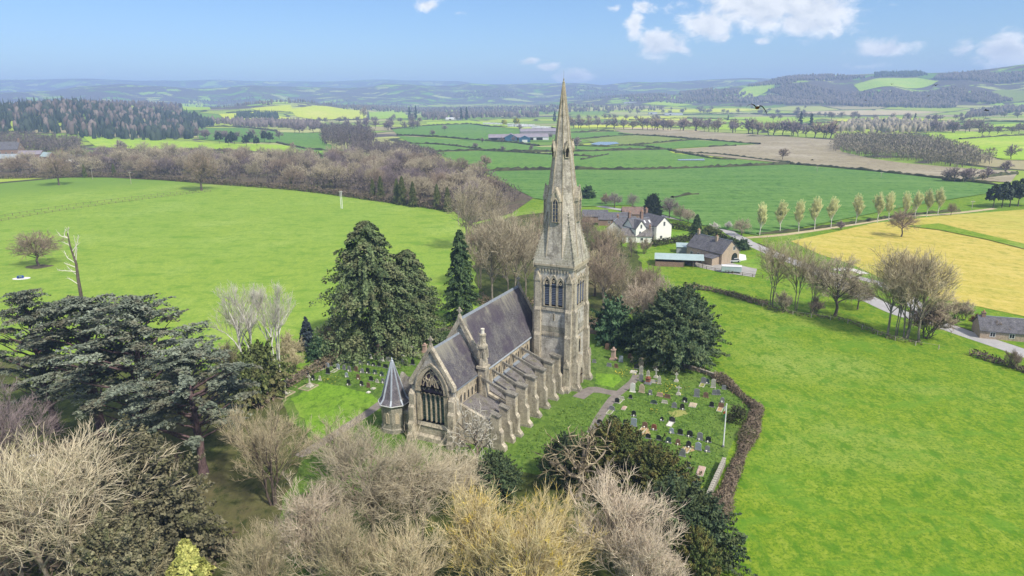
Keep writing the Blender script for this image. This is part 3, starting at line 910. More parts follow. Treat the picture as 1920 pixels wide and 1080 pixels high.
drape('woodland_floor', [(-39.56,155.8),(-27.32,164.8),(-7.97,174.7),(-0.06,182.5),(21.46,174.8),(29.18,169.2),(38.91,146.1),(38.29,141.6),(28.67,157.8),(20.17,163.5),(-7.90,172.8),(-17.93,166.2),(-26.49,159.2)], 'leaf litter', 0.012, label='bare earth under the trees behind the church', jag=0.3)
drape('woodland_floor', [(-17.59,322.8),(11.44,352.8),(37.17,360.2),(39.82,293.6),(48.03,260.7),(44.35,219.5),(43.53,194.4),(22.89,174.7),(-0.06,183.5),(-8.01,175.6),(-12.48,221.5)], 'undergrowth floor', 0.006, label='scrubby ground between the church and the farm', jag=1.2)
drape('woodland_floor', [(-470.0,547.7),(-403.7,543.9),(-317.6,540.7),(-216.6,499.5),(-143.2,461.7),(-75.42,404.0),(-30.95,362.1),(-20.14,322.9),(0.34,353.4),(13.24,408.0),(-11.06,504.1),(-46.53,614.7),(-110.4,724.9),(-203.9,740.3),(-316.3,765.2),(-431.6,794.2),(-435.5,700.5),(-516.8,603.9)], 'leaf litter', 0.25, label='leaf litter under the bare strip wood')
lane_pts = smooth_line([(96.4,277.2), (99.3,252.9), (102.9,232.3), (104.0,216.1), (104.4,200.6), (105.0,189.2), (106.5,178.0), (110.6,171.4), (112.9,162.7), (115.6,154.8), (118.2,146.9), (121.8,134.0)], 5)
ribbon('lane', lane_pts, 5.6, 'asphalt', 0.045, label='grey tarmac lane running past the yellow crop')
lane2 = smooth_line([(103.6,223.2), (109.9,219.4), (114.8,214.3), (117.2,206.4), (117.2,194.4), (113.4,181.7), (110.7,173.2)], 5)
ribbon('lane', lane2, 4.2, 'asphalt', 0.055, label='side loop of the lane behind the tall bare trees')
ribbon('lay_by', smooth_line([(110.4,226.7), (115.2,228.8), (117.2,226.4), (118.2,221.2)], 4), 3.2, 'white gravel', 0.065, label='white gravel lay-by on the lane loop')
ribbon('lane', smooth_line([(97.3,277.2), (96.1,291.1), (94.8,306.3), (81.68,332.8), (62.12,357.0), (45.18,380.6), (37.22,391.3)], 5), 5.0, 'asphalt', 0.05, label='far stretch of the lane behind the farm')
ribbon('farm_track', smooth_line([(99.5,283.8), (120.4,291.2), (158.6,312.7), (191.3,331.6), (219.8,339.5), (252.8,354.6)], 5), 3.4, 'pale stubble', 0.06, label='pale track under the row of poplars')
ribbon('verge', [(p[0] + 3.1, p[1] - 4.4) for p in lane_pts[:52]], 3.0, 'undergrowth floor', 0.03, label='rough verge along the lane')
drape('farm_yard', [(60.32,243.8),(68.78,252.3),(74.23,239.9),(84.31,239.5),(85.45,230.6),(80.27,218.3),(72.39,224.3),(62.72,236.2)], 'gravel yard', 0.04, label='grey gravel farmyard behind the paddock fence')
drape('farm_yard', [(81.98,259.3),(88.32,251.5),(85.25,241.1),(77.07,244.9)], 'white gravel', 0.05, label='pale concrete pad beside the brick barn')
drape('farm_yard', [(116.3,162.6),(122.7,170.1),(130.5,172.6),(140.3,170.5),(132.6,155.2),(122.8,157.7),(119.5,162.6)], 'gravel yard', 0.04, label='grey yard beside the lane at the picture edge')
drape('garden_lawn', [(70.55,299.6),(77.91,296.8),(77.18,284.8),(68.44,278.5),(66.42,285.3)], 'mown turf', 0.04, label='mown lawn beside the white house')
drape('garden_lawn', [(78.61,239.7),(91.8,246.0),(86.11,228.3),(82.19,233.1)], 'mown turf', 0.055, label='yellowish lawn beside the brick barn')
ribbon('churchyard_path', smooth_line([(26.79,137.0), (25.50,133.6), (23.08,129.8), (20.28,125.6), (18.19,121.3), (15.86,115.8), (13.85,110.4)], 4), 1.7, 'tarmac path', 0.012, label='grey path curving through the right of the churchyard')
ribbon('churchyard_path', smooth_line([(13.00,125.3), (16.23,129.4), (18.78,128.0), (21.15,127.2)], 4), 2.6, 'tarmac path', 0.016, label='path from the tower door')
ribbon('churchyard_path', smooth_line([(-25.59,124.6), (-27.72,119.4), (-30.49,113.7), (-33.66,107.3), (-36.07,103.0)], 4), 2.0, 'tarmac path', 0.012, label='grey path left of the turret')


def water():
    m, k, b = mat('floodwater', 0.06, 0.5)
    b.inputs['Base Color'].default_value = (0.16, 0.17, 0.17, 1)
    P = k.n('ShaderNodeTexCoord').outputs['Object']
    bump(k, b, k.noise(P, 0.6, 3.0), 0.05, 0.05)
    for nm, lb, poly in (('floodwater', 'silver floodwater lying in a field corner', [(102.0,897.2),(118.1,938.0),(140.2,932.2),(140.9,900.0),(114.2,864.0)]),
                     ('floodwater', 'thin strip of floodwater in the pasture', [(160.5,666.8),(188.1,673.8),(184.1,655.6),(158.7,654.9)]),
                     ('river', 'glint of the river between the bare willows', [(428.2,738.2),(436.5,742.8),(408.5,684.9),(397.0,670.4)])):
        drape(nm, poly, 'floodwater', 0.75, label=lb)


water()


# ============================ the church ======================================
def build_church():
    ch = empty('church', (10.08, 134.19, 0.0), R(64.0), 'grey Victorian stone church with tall spire, slate roofs and flying buttresses', 'church')
    # local axes: x along the nave away from the east window, y to the left (north); the tower stands on the origin
    NY = 10.0                       # centre line of nave and chancel

    # ---- nave: gabled walls in one shell
    m = MB()
    gab = lambda hw, ze, zr: [(NY - hw, 0), (NY + hw, 0), (NY + hw, ze), (NY, zr), (NY - hw, ze)]
    m.prism(gab(4.8, 10.9, 19.2), 24.6, 'x', -24.0)
    m.build('nave_wall', 'rubble stone', ch)
    # parapet gables rise over the slates
    for x, nm in ((-24.35, 'east'), (0.35, 'west')):
        m = MB()
        m.ring([(NY - 5.15, 10.75), (NY - 5.15, 11.55), (NY, 20.1), (NY + 5.15, 11.55), (NY + 5.15, 10.75)],
               [(NY - 4.35, 10.75), (NY - 4.35, 11.2), (NY, 18.6), (NY + 4.35, 11.2), (NY + 4.35, 10.75)], x, x + 0.6)
        m.build('gable_coping', 'ashlar', ch)
        cr = MB()
        cr.box(x + 0.05, x + 0.55, NY - 0.3, NY + 0.3, 19.75, 20.35, 0.1)
        cr.box(x + 0.19, x + 0.41, NY - 0.11, NY + 0.11, 20.35, 21.7)
        cr.box(x + 0.2, x + 0.4, NY - 0.5, NY + 0.5, 20.95, 21.2)
        cr.ring([(NY + 0.36 * math.cos(a), 21.07 + 0.36 * math.sin(a)) for a in np.linspace(0, 6.283, 13)[:-1]],
                [(NY + 0.24 * math.cos(a), 21.07 + 0.24 * math.sin(a)) for a in np.linspace(0, 6.283, 13)[:-1]], x + 0.22, x + 0.38)
        cr.build('gable_cross', 'ashlar', ch)

    def roof(name, x0, x1, hw, ze, zr, material, over=0.25, t=0.14):
        m = MB()
        sl = (zr - ze) / hw
        o = over
        for s in (-1, 1):
            a, b = (NY + s * (hw + o), ze - sl * o), (NY, zr)
            nx, nz = sl / math.hypot(1, sl), 1 / math.hypot(1, sl)
            m.prism([(a[0], a[1]), (b[0], b[1]), (b[0], b[1] + t / nz), (a[0] + s * nx * t, a[1] + nz * t)], x1 - x0, 'x', x0)
        r = m.build(name, material, ch)
        rt = MB()
        k = x0
        while k < x1 - 0.2:
            rt.prism([(NY - 0.26, zr - 0.17), (NY, zr + 0.33), (NY + 0.26, zr - 0.17), (NY, zr + 0.2)], min(0.57, x1 - k), 'x', k)
            k += 0.6
        rt.build('ridge_tiles', 'dark lead', r)
        return r
    nr = roof('nave_roof', -23.75, 0.35, 4.95, 11.05, 19.42, 'nave slate')
    for x0, x1, s in ((-23.7, -4.4, -1), (-23.7, 0.3, 1)):
        MB().box(x0, x1, NY + s * 5.33 - 0.11, NY + s * 5.33 + 0.11, 10.36, 10.54).build('gutter', 'lead', ch)
    # ---- chancel
    m = MB()
    CH, CE, CR = 4.0, 10.35, 16.75
    m.prism(gab(CH, CE, CR), 8.8, 'x', -33.2)
    m.build('chancel_wall', 'rubble stone', ch)
    # east gable front with the window opening, in a thin shell proud of the chancel
    W0, WS, WW = 3.6, 9.3, 2.35
    op = arch(NY, W0, WS, WW, 8, 4.35)
    top = [(NY - CH - 0.2, 0.0)] + [(NY - CH - 0.2, CE)] * 1
    n = len(op)
    outer = []
    for i, (y, z) in enumerate(op):
        if i == 0:
            outer.append((NY - CH - 0.2, W0))
        elif i == n - 1:
            outer.append((NY + CH + 0.2, W0))
        else:
            t = (i - 1) / (n - 3) * 2 - 1
            yy = NY + t * (CH + 0.2)
            outer.append((yy, CR + 0.35 - abs(t) * (CR + 0.35 - CE - 0.2)))
    m = MB()
    m.ring(outer, op, -34.0, -33.21)
    m.box(-34.0, -33.22, NY - CH - 0.2, NY + CH + 0.2, 0.0, W0 - 0.005)
    m.build('east_wall', 'rubble stone', ch)
    # sloping sill courses and plinth
    m = MB()
    m.prism([(-34.4, 2.75), (-34.02, 2.75), (-34.02, 3.6), (-34.12, 3.45)], 2 * WW + 1.5, 'y', NY - WW - 0.75)
    m.prism([(-34.75, 0.0), (-34.02, 0.0), (-34.02, 2.7), (-34.25, 2.55), (-34.25, 1.2), (-34.75, 0.8)], 2 * CH - 1.0, 'y', NY - CH + 0.5)
    m.build('sill_course', 'ashlar', ch)
    win = MB()
    win.ring(arch(NY, W0, WS, WW + 0.75, 8, 4.95), arch(NY, W0, WS, WW, 8, 4.35), -34.22, -33.6)
    win = win.build('east_window', 'warm ashlar', ch)
    hm = MB()
    hm.ring(arch(NY, WS - 0.2, WS, WW + 1.0, 8, 5.3), arch(NY, WS - 0.2, WS, WW + 0.76, 8, 4.97), -34.36, -34.0)
    hm.build('hood_mould', 'ashlar', win)
    gl = MB()
    gl.prism(arch(NY, W0, WS, WW - 0.01, 8, 4.33)[1:-1] + [(NY + WW - 0.01, 8.6), (NY - WW + 0.01, 8.6)], 0.05, 'x', -33.62)
    gl.build('tracery_glass', 'violet glass', win)
    step = 2 * WW / 5
    for i in range(5):
        y0 = NY - WW + i * step
        g = MB()
        yy = y0 + step / 2
        g.prism(arch(yy, W0 + 0.02, 8.0, step / 2 - 0.1, 3, 0.75), 0.06, 'x', -33.70)
        g = g.build('light', 'green glass', win)
        for z in np.arange(W0 + 0.7, 8.3, 0.72):
            MB().box(-33.735, -33.71, yy - step / 2 + 0.12, yy + step / 2 - 0.12, z, z + 0.05).build('saddle_bar', 'dark lead', g)
    for i in range(1, 5):
        y0 = NY - WW + i * step
        MB().box(-33.95, -33.66, y0 - 0.11, y0 + 0.11, W0, 8.35).build('mullion', 'warm ashlar', win)
    tr = MB()
    def curve(pts, w=0.15):
        for a, b in zip(pts[:-1], pts[1:]):
            tr.bar((-33.83, a[0], a[1]), (-33.83, b[0], b[1]), 0.24, w)
    for i in range(5):
        yc = NY - WW + (i + 0.5) * step
        curve(arch(yc, 8.0, 8.0, step / 2, 3, 0.85)[1:-1])
    def cell(y, z, hw, hh, lean=0.0, w=0.17):
        # pointed oval: two arcs meeting above and below
        o_, i_ = [], []
        for q in range(12):
            a = 2 * math.pi * q / 12 + math.pi / 2
            px = hw * math.cos(a) * (1.0 - 0.35 * abs(math.sin(a)))
            pz = hh * math.sin(a)
            o_.append((y + px + lean * pz, z + pz))
            f = 1 - w / max(hw, 0.2)
            i_.append((y + px * f + lean * pz, z + pz * (1 - w / hh)))
        tr.ring(o_, i_, -33.95, -33.70)
    for q in (-1, 1):
        cell(NY + q * 1.50, 10.25, 0.50, 0.98, -0.22 * q)
        cell(NY + q * 0.68, 10.45, 0.36, 1.0, -0.10 * q)
        cell(NY + q * 0.72, 12.0, 0.62, 0.78, -0.35 * q)
        cell(NY + q * 1.55, 11.35, 0.26, 0.4, -0.3 * q, 0.1)
    cell(NY, 13.15, 0.5, 0.5)
    cell(NY, 11.15, 0.26, 0.7)
    tr.build('tracery', 'warm ashlar', win)
    # chancel gable coping, kneelers and cross
    m = MB()
    m.ring([(NY - CH - 0.55, CE - 0.3), (NY - CH - 0.55, CE + 0.5), (NY, CR + 1.05), (NY + CH + 0.55, CE + 0.5), (NY + CH + 0.55, CE - 0.3)],
           [(NY - CH + 0.0, CE - 0.3), (NY - CH + 0.0, CE + 0.1), (NY, CR + 0.05), (NY + CH, CE + 0.1), (NY + CH, CE - 0.3)], -34.25, -33.45)
    m.build('gable_coping', 'ashlar', ch)
    cr = MB()
    cr.box(-34.1, -33.6, NY - 0.3, NY + 0.3, CR + 0.75, CR + 1.35, 0.1)
    cr.box(-33.96, -33.74, NY - 0.1, NY + 0.1, CR + 1.35, CR + 2.6)
    cr.box(-33.95, -33.75, NY - 0.48, NY + 0.48, CR + 1.9, CR + 2.14)
    cr.ring([(NY + 0.36 * math.cos(a), CR + 2.02 + 0.36 * math.sin(a)) for a in np.linspace(0, 6.283, 13)[:-1]],
            [(NY + 0.24 * math.cos(a), CR + 2.02 + 0.24 * math.sin(a)) for a in np.linspace(0, 6.283, 13)[:-1]], -33.93, -33.77)
    cr.build('gable_cross', 'ashlar', ch)
    roof('chancel_roof', -33.5, -24.37, CH + 0.15, CE + 0.15, CR + 0.1, 'chancel slate', 0.2)
    MB().box(-33.4, -24.5, NY - CH - 0.5, NY - CH - 0.32, CE - 0.38, CE - 0.2).build('gutter', 'dark lead', ch)
    # chancel corner buttresses: stepped, with sloped set-offs
    def stepped(name, material, x0, x1, y_in, stages, s):
        """stages: list of (projection, top z); projecting to s * y from y_in."""
        m = MB()
        prof = []
        z = 0.0
        pr = [(0.0, 0.0)]
        for i, (p, zt) in enumerate(stages):
            pr.append((p, z))
            pr.append((p, zt))
            z = zt + (0.45 if i < len(stages) - 1 else 0.7)
        pr.append((0.0, z))
        m.prism([(y_in + s * p, z_) for p, z_ in pr], x1 - x0, 'x', x0)
        return m.build(name, material, ch)
    def stepped_x(name, material, y0, y1, x_in, stages, s):
        m = MB()
        z = 0.0
        pr = [(0.0, 0.0)]
        for i, (p, zt) in enumerate(stages):
            pr.append((p, z))
            pr.append((p, zt))
            z = zt + (0.45 if i < len(stages) - 1 else 0.7)
        pr.append((0.0, z))
        m.prism([(x_in + s * p, z_) for p, z_ in pr], y1 - y0, 'y', y0)
        return m.build(name, material, ch)
    st = [(1.7, 0.9), (1.3, 3.0), (0.95, 6.0), (0.6, 8.4)]
    stepped_x('buttress', 'ashlar', NY - CH - 0.5, NY - CH + 0.55, -34.0, st, -1)
    stepped_x('buttress', 'ashlar', NY + CH - 0.55, NY + CH + 0.5, -34.0, st, -1)
    stepped('buttress', 'ashlar', -33.95, -32.95, NY - CH - 0.2, [(1.5, 0.9), (1.15, 3.0), (0.85, 5.8), (0.5, 8.2)], -1)
    stepped('buttress', 'ashlar', -33.95, -32.95, NY + CH + 0.2, [(1.5, 0.9), (1.15, 3.0), (0.85, 5.8), (0.5, 8.2)], 1)
    # chancel clerestory on the south: pale band with five narrow lights
    band = MB()
    band.box(-33.1, -24.4, NY - CH - 0.14, NY - CH - 0.005, 6.5, CE - 0.45)
    band.box(-33.15, -24.4, NY - CH - 0.3, NY - CH - 0.006, CE - 1.0, CE - 0.42)
    band = band.build('clerestory', 'warm ashlar', ch)
    for i in range(5):
        x = -31.6 + i * 1.32
        w = MB()
        w.ring(arch(x, 6.85, 8.1, 0.42, 4), arch(x, 6.95, 8.1, 0.28, 4), NY - CH - 0.26, NY - CH - 0.145, 'y')
        w = w.build('clerestory_window', 'warm ashlar', ch)
        MB().prism(arch(x, 6.9, 8.1, 0.3, 4), 0.03, 'y', NY - CH - 0.185).build('pane', 'dark glass', w)

    # ---- south chapel beside the chancel
    CY = NY - CH - 0.145
    m = MB()
    m.prism([(-0.3, 0), (CY - 0.01, 0), (CY - 0.01, 6.35), (-0.3, 4.1)], 7.4, 'x', -32.0)
    m.build('chapel_wall', 'rubble stone', ch)
    m = MB()
    m.prism([(-0.75, 4.06), (CY, 6.55), (CY, 6.72), (-0.75, 4.24)], 6.65, 'x', -31.6)
    m.build('chapel_roof', 'aisle slate', ch)
    for x in (-32.25, -24.9):
        m = MB()
        m.prism([(-0.8, 0), (CY - 0.05, 0), (CY - 0.05, 7.15), (-0.8, 4.65)], 0.6, 'x', x)
        m.build('parapet', 'ashlar', ch)
    for x in (-31.9, -28.6):
        m = MB()
        m.prism([(-0.31, 0), (-3.0, 0), (-3.0, 0.7), (-2.35, 1.4), (-2.35, 3.4), (-1.9, 3.9), (-1.9, 6.0), (-0.31, 6.5)], 1.0, 'x', x - 0.5)
        b = m.build('buttress', 'ashlar', ch)
        MB().prism([(-2.0, 6.04), (-0.2, 6.6), (-0.2, 6.8), (-2.0, 6.28)], 1.2, 'x', x - 0.6).build('cap', 'dark shaded stone', b)
    w = MB()
    w.ring(arch(-30.25, 1.5, 2.8, 0.75, 5), arch(-30.25, 1.6, 2.8, 0.5, 5), -0.45, -0.305, 'y')
    w = w.build('chapel_window', 'warm ashlar', ch)
    MB().prism(arch(-30.25, 1.55, 2.8, 0.52, 5), 0.03, 'y', -0.36).build('pane', 'dark glass', w)
    # ---- south aisle with buttresses and flyers
    A0, A1 = -24.3, -4.6
    m = MB()
    m.prism([(-0.3, 0), (5.19, 0), (5.19, 7.1), (-0.3, 4.7)], A1 - A0, 'x', A0)
    m.build('aisle_wall', 'rubble stone', ch)
    m = MB()
    m.prism([(-0.75, 4.58), (5.18, 7.2), (5.18, 7.38), (-0.75, 4.78)], A1 - A0 + 0.2, 'x', A0 - 0.02)
    ar = m.build('aisle_roof', 'aisle slate', ch)
    m = MB()
    m.prism([(4.55, 7.13), (5.17, 7.40), (5.17, 7.55), (4.55, 7.2)], A1 - A0 - 0.1, 'x', A0 + 0.05)
    m.build('lead_flashing', 'dark lead', ar)
    m = MB()
    m.box(A0 + 0.1, A1, 5.02, 5.185, 7.3, 10.55)
    m.box(A0 + 0.1, A1, 4.88, 5.184, 9.95, 10.5)
    cl = m.build('clerestory', 'warm ashlar', ch)
    butt_x = [-26.4 + 0.4, -21.9, -17.7, -13.5, -9.3]
    for bi, x in enumerate(butt_x + [-5.9]):
        last = bi == len(butt_x)
        m = MB()
        pr = [(-0.31, 0), (-3.15, 0), (-3.15, 0.55), (-2.6, 1.15), (-2.6, 3.7), (-2.15, 4.3), (-2.15, 7.55), (-0.31, 7.95)]
        m.prism(pr, 1.05, 'x', x - 0.52)
        b = m.build('buttress', 'ashlar', ch)
        c = MB()
        c.prism([(-2.3, 7.5), (-0.1, 7.97), (-0.1, 8.25), (-2.3, 7.85)], 1.3, 'x', x - 0.65)
        c.build('cap', 'dark shaded stone', b)
        g = MB()
        g.prism([(x - 0.5, 5.6), (x + 0.5, 5.6), (x, 6.9)], 0.1, 'y', -2.262)
        g.build('gablet', 'warm ashlar', b)
        p = MB()
        p.box(x - 0.62, x + 0.62, -3.3, -0.35, 0.0, 0.42, 0.06)
        p.build('plinth', 'old stone', b)
        if not last:
            f = MB()
            f.prism([(-0.35, 6.55), (-0.35, 8.0), (4.87, 10.0), (4.87, 9.55), (2.8, 8.75), (0.6, 7.55)], 0.36, 'x', x - 0.18)
            f.build('flying_buttress', 'dark shaded stone', ch)  # soffit shade is part of this stone's dark colour
            MB().box(x - 0.28, x + 0.28, 4.72, 5.015, 7.4, 10.2).build('pilaster', 'warm ashlar', ch)
    bx = butt_x + [-5.1]
    for i in range(5):
        x0, x1 = bx[i], bx[i + 1]
        for j in range(3):
            x = x0 + (x1 - x0) * (j + 1) / 4.0
            if i == 0 and x < A0 + 0.7:
                continue
            w = MB()
            w.ring(arch(x, 7.75, 8.95, 0.44, 4), arch(x, 7.85, 8.95, 0.3, 4), 4.86, 5.015, 'y')
            w = w.build('clerestory_window', 'warm ashlar', ch)
            MB().prism(arch(x, 7.8, 8.95, 0.32, 4), 0.03, 'y', 4.95).build('pane', 'dark glass', w)
        # aisle window between buttresses
        xm = (x0 + x1) / 2
        if xm < -6:
            w = MB()
            w.ring(arch(xm, 1.6, 3.0, 0.9, 5), arch(xm, 1.7, 3.0, 0.65, 5), -0.46, -0.305, 'y')
            w = w.build('aisle_window', 'warm ashlar', ch)
            MB().prism(arch(xm, 1.65, 3.0, 0.67, 5), 0.03, 'y', -0.38).build('pane', 'dark glass', w)
            MB().box(xm - 0.07, xm + 0.07, -0.45, -0.385, 1.7, 3.9).build('mullion', 'warm ashlar', w)
    m = MB()
    m.box(A0 - 0.1, A1 + 0.05, -0.55, -0.302, 0.0, 0.6)
    m.build('plinth', 'old stone', ch)
    # chimney shaft with corbelled head where nave meets chancel
    m = MB()
    cx, cy = -25.2, 4.75
    m.box(cx - 0.75, cx + 0.75, cy - 0.75, cy + 0.75, 5.0, 11.4)
    m.box(cx - 0.95, cx + 0.95, cy - 0.95, cy + 0.95, 11.4, 11.85)
    m.lathe([(0.85, 11.85), (0.8, 13.0), (0.62, 13.4), (0.62, 15.0), (0.85, 15.2), (0.9, 15.7)], 8, (cx, cy), R(22.5))
    m.lathe([(0.75, 15.7), (0.55, 16.2), (0.5, 17.3), (0.62, 17.5), (0.62, 17.8)], 8, (cx, cy), R(22.5))
    s = m.build('chimney_shaft', 'ashlar', ch)
    MB().lathe([(0.34, 17.8), (0.28, 18.5), (0.36, 18.6), (0.36, 18.75)], 10, (cx, cy)).build('chimney_pot', 'cream pot', s)
    for i in range(4):
        a = i * math.pi / 2 + 0.78
        g = MB()
        px, py = cx + 0.78 * math.cos(a), cy + 0.78 * math.sin(a)
        g.box(px - 0.16, px + 0.16, py - 0.16, py + 0.16, 13.2, 14.6)
        g.lathe([(0.22, 14.6), (0.03, 15.3)], 4, (px, py), 0.78)
        g.build('pinnacle', 'ashlar', s)

    # ---- north vestry behind, and the octagonal turret
    m = MB()
    m.prism([(-31.0, 0), (-25.2, 0), (-25.2, 4.6), (-28.1, 8.0), (-31.0, 4.6)], 6.0, 'y', NY + CH + 0.01)
    m.build('vestry_wall', 'rubble stone', ch)
    m = MB()
    for s in (-1, 1):
        m.prism([(-28.1 + s * 3.1, 4.35), (-28.1, 8.05), (-28.1, 8.3), (-28.1 + s * 3.25, 4.5)], 6.2, 'y', NY + CH + 0.02)
    m.build('vestry_roof', 'aisle slate', ch)
    m = MB()
    m.ring([(-31.5, 4.3), (-31.5, 5.2), (-28.1, 9.0), (-24.7, 5.2), (-24.7, 4.3)], [(-30.9, 4.3), (-30.9, 4.7), (-28.1, 7.9), (-25.3, 4.7), (-25.3, 4.3)], NY + CH + 5.9, NY + CH + 6.5, 'y')
    m.build('gable_coping', 'pale stone wall', ch)
    m = MB()
    m.box(-33.0, -31.0, NY + CH + 0.5, NY + CH + 3.0, 0, 3.6)
    m.prism([(-33.3, 3.6), (-30.9, 3.6), (-31.0, 4.3), (-33.2, 4.1)], 3.2, 'y', NY + CH + 0.3)
    m.build('passage', 'pale stone wall', ch)
    TX, TY, TR = -32.8, 19.0, 2.68
    m = MB()
    m.lathe([(TR - 0.05, 0.0), (TR - 0.05, 0.7), (TR - 0.25, 0.9), (TR - 0.25, 4.9), (TR - 0.05, 5.1), (TR - 0.05, 5.5)], 8, (TX, TY), R(22.5))
    tw = m.build('turret_wall', 'old stone', ch)
    for i in range(8):
        a = R(45 * i)
        w = MB()
        w.ring(arch(0, 1.9, 3.4, 0.36, 4), arch(0, 2.0, 3.4, 0.22, 4), 0.0, 0.1, 'x')
        w.prism(arch(0, 1.95, 3.4, 0.24, 4), 0.03, 'x', 0.005)
        o = w.build('turret_window', 'warm ashlar', tw)
        o.location = (TX + (TR - 0.25) * math.cos(R(22.5)) * math.cos(a), TY + (TR - 0.25) * math.cos(R(22.5)) * math.sin(a), 0)
        o.rotation_euler = (0, 0, a)
    m = MB()
    m.lathe([(TR + 0.2, 5.42), (TR + 0.2, 5.52), (2.15, 6.3), (0.09, 13.0)], 8, (TX, TY), R(22.5))
    tr_ = m.build('turret_roof', 'roof slate', ch)
    for i in range(8):
        a = R(22.5 + 45 * i)
        d = (math.cos(a), math.sin(a))
        m = MB()
        m.bar((TX + d[0] * (TR + 0.21), TY + d[1] * (TR + 0.21), 5.55), (TX + d[0] * 2.17, TY + d[1] * 2.17, 6.35), 0.32, 0.1)
        m.bar((TX + d[0] * 2.17, TY + d[1] * 2.17, 6.35), (TX + d[0] * 0.1, TY + d[1] * 0.1, 13.02), 0.3, 0.1)
        m.build('lead_roll', 'lead', tr_)
    MB().lathe([(TR + 0.3, 5.36), (TR + 0.3, 5.46)], 8, (TX, TY), R(22.5)).build('eaves_gutter', 'white paint', tr_)
    MB().lathe([(0.2, 12.7), (0.24, 13.1), (0.12, 13.25), (0.16, 13.4), (0.02, 13.8)], 8, (TX, TY)).build('finial', 'lead', tr_)

    # ---- tower
    T = 3.95
    m = MB()
    m.box(-T, T, -T, T, 0, 25.2)
    m.build('tower_wall', 'rubble stone', ch)
    m = MB()
    m.box(-T - 0.35, T + 0.35, -T - 0.35, T + 0.35, 0, 0.9, 0.05)
    m.box(-T - 0.2, T + 0.2, -T - 0.2, T + 0.2, 0.9, 1.5, 0.15)
    m.build('plinth', 'old stone', ch)
    # bands of dressed stone a little proud of the rubble
    for z0, z1, pr, mt in ((11.45, 11.95, 0.16, 'ashlar'), (16.55, 17.05, 0.22, 'ashlar'), (12.0, 13.2, 0.05, 'old stone')):
        m = MB()
        m.box(-T - pr, T + pr, -T - pr, T + pr, z0, z1)
        m.build('string_course', mt, ch)
    m = MB()
    for i in range(14):
        y = -2.9 + i * 0.446
        m.prism([(y, 11.44), (y + 0.36, 11.44), (y + 0.18, 11.05)], 0.14, 'x', -T - 0.15)
        m.prism([(y, 11.44), (y + 0.36, 11.44), (y + 0.18, 11.05)], 0.14, 'y', -T - 0.15)
    m.build('corbel_table', 'warm ashlar', ch)
    # cornice with pointed corbels under the broach
    m = MB()
    m.box(-4.22, 4.22, -4.22, 4.22, 25.2, 25.75)
    m.box(-4.4, 4.4, -4.4, 4.4, 25.75, 26.15)
    m.build('cornice', 'warm ashlar', ch)
    for s in (-1, 1):
        for ax in 'xy':
            m = MB()
            for i in range(10):
                y = -2.95 + i * 0.655 - 0.2
                pts = [(y, 25.19), (y + 0.4, 25.19), (y + 0.4, 24.9), (y + 0.2, 24.3), (y, 24.9)]
                m.prism(pts, 0.2, ax, -T - 0.2 if s < 0 else T)
            m.build('corbel_table', 'ashlar', ch)
    # belfry: three louvred lancets to each face
    for face in range(4):
        a = face * math.pi / 2
        def place(o, parent=ch):
            o.rotation_euler = (0, 0, a)
            return o
        # built for the face looking along -x
        fr = MB()
        fr.box(-T - 0.10, -T - 0.002, -2.45, 2.45, 17.06, 17.5)
        base = place(fr.build('belfry_sill', 'old stone', ch))
        for j in (-1, 0, 1):
            y = j * 1.45
            up = 0.35 if j == 0 else 0.0
            w = MB()
            w.ring(arch(y, 17.45, 21.9 + up, 0.74, 6, 1.55), arch(y, 17.5, 21.9 + up, 0.5, 6, 1.15), -T - 0.2, -T - 0.003)
            w = place(w.build('belfry_window', 'warm ashlar', ch))
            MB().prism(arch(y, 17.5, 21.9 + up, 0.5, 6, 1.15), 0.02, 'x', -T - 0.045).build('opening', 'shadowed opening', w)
            for q in range(12):
                z = 17.9 + q * 0.36
                if z > 22.0 + up:
                    break
                l = MB()
                l.prism([(-T - 0.15, z), (-T - 0.05, z + 0.2), (-T - 0.05, z + 0.25), (-T - 0.17, z + 0.04)], 0.98, 'y', y - 0.49)
                l.build('louvre', 'louvre slate', w)
            t = MB()
            cz = 22.25 + up
            t.ring([(y + 0.3 * math.cos(q), cz + 0.3 * math.sin(q)) for q in np.linspace(0, 6.283, 9)[:-1]], [(y + 0.17 * math.cos(q), cz + 0.17 * math.sin(q)) for q in np.linspace(0, 6.283, 9)[:-1]], -T - 0.16, -T - 0.05)
            t.build('tracery', 'warm ashlar', w)
        hm = MB()
        for j in (-1, 0, 1):
            y = j * 1.45
            up = 0.35 if j == 0 else 0.0
            hm.ring(arch(y, 21.8, 21.95 + up, 0.86, 6, 1.75), arch(y, 21.8, 21.95 + up, 0.75, 6, 1.58), -T - 0.3, -T - 0.1)
        place(hm.build('hood_mould', 'ashlar', ch))
        sl = MB()
        sl.ring([(-0.22, 14.4), (-0.22, 16.0), (0.22, 16.0), (0.22, 14.4)], [(-0.1, 14.5), (-0.1, 15.9), (0.1, 15.9), (0.1, 14.5)], -T - 0.08, -T - 0.003)
        sl = place(sl.build('slit_window', 'ashlar', ch))
        MB().box(-T - 0.03, -T - 0.004, -0.11, 0.11, 14.45, 15.95).build('opening', 'shadowed opening', sl)
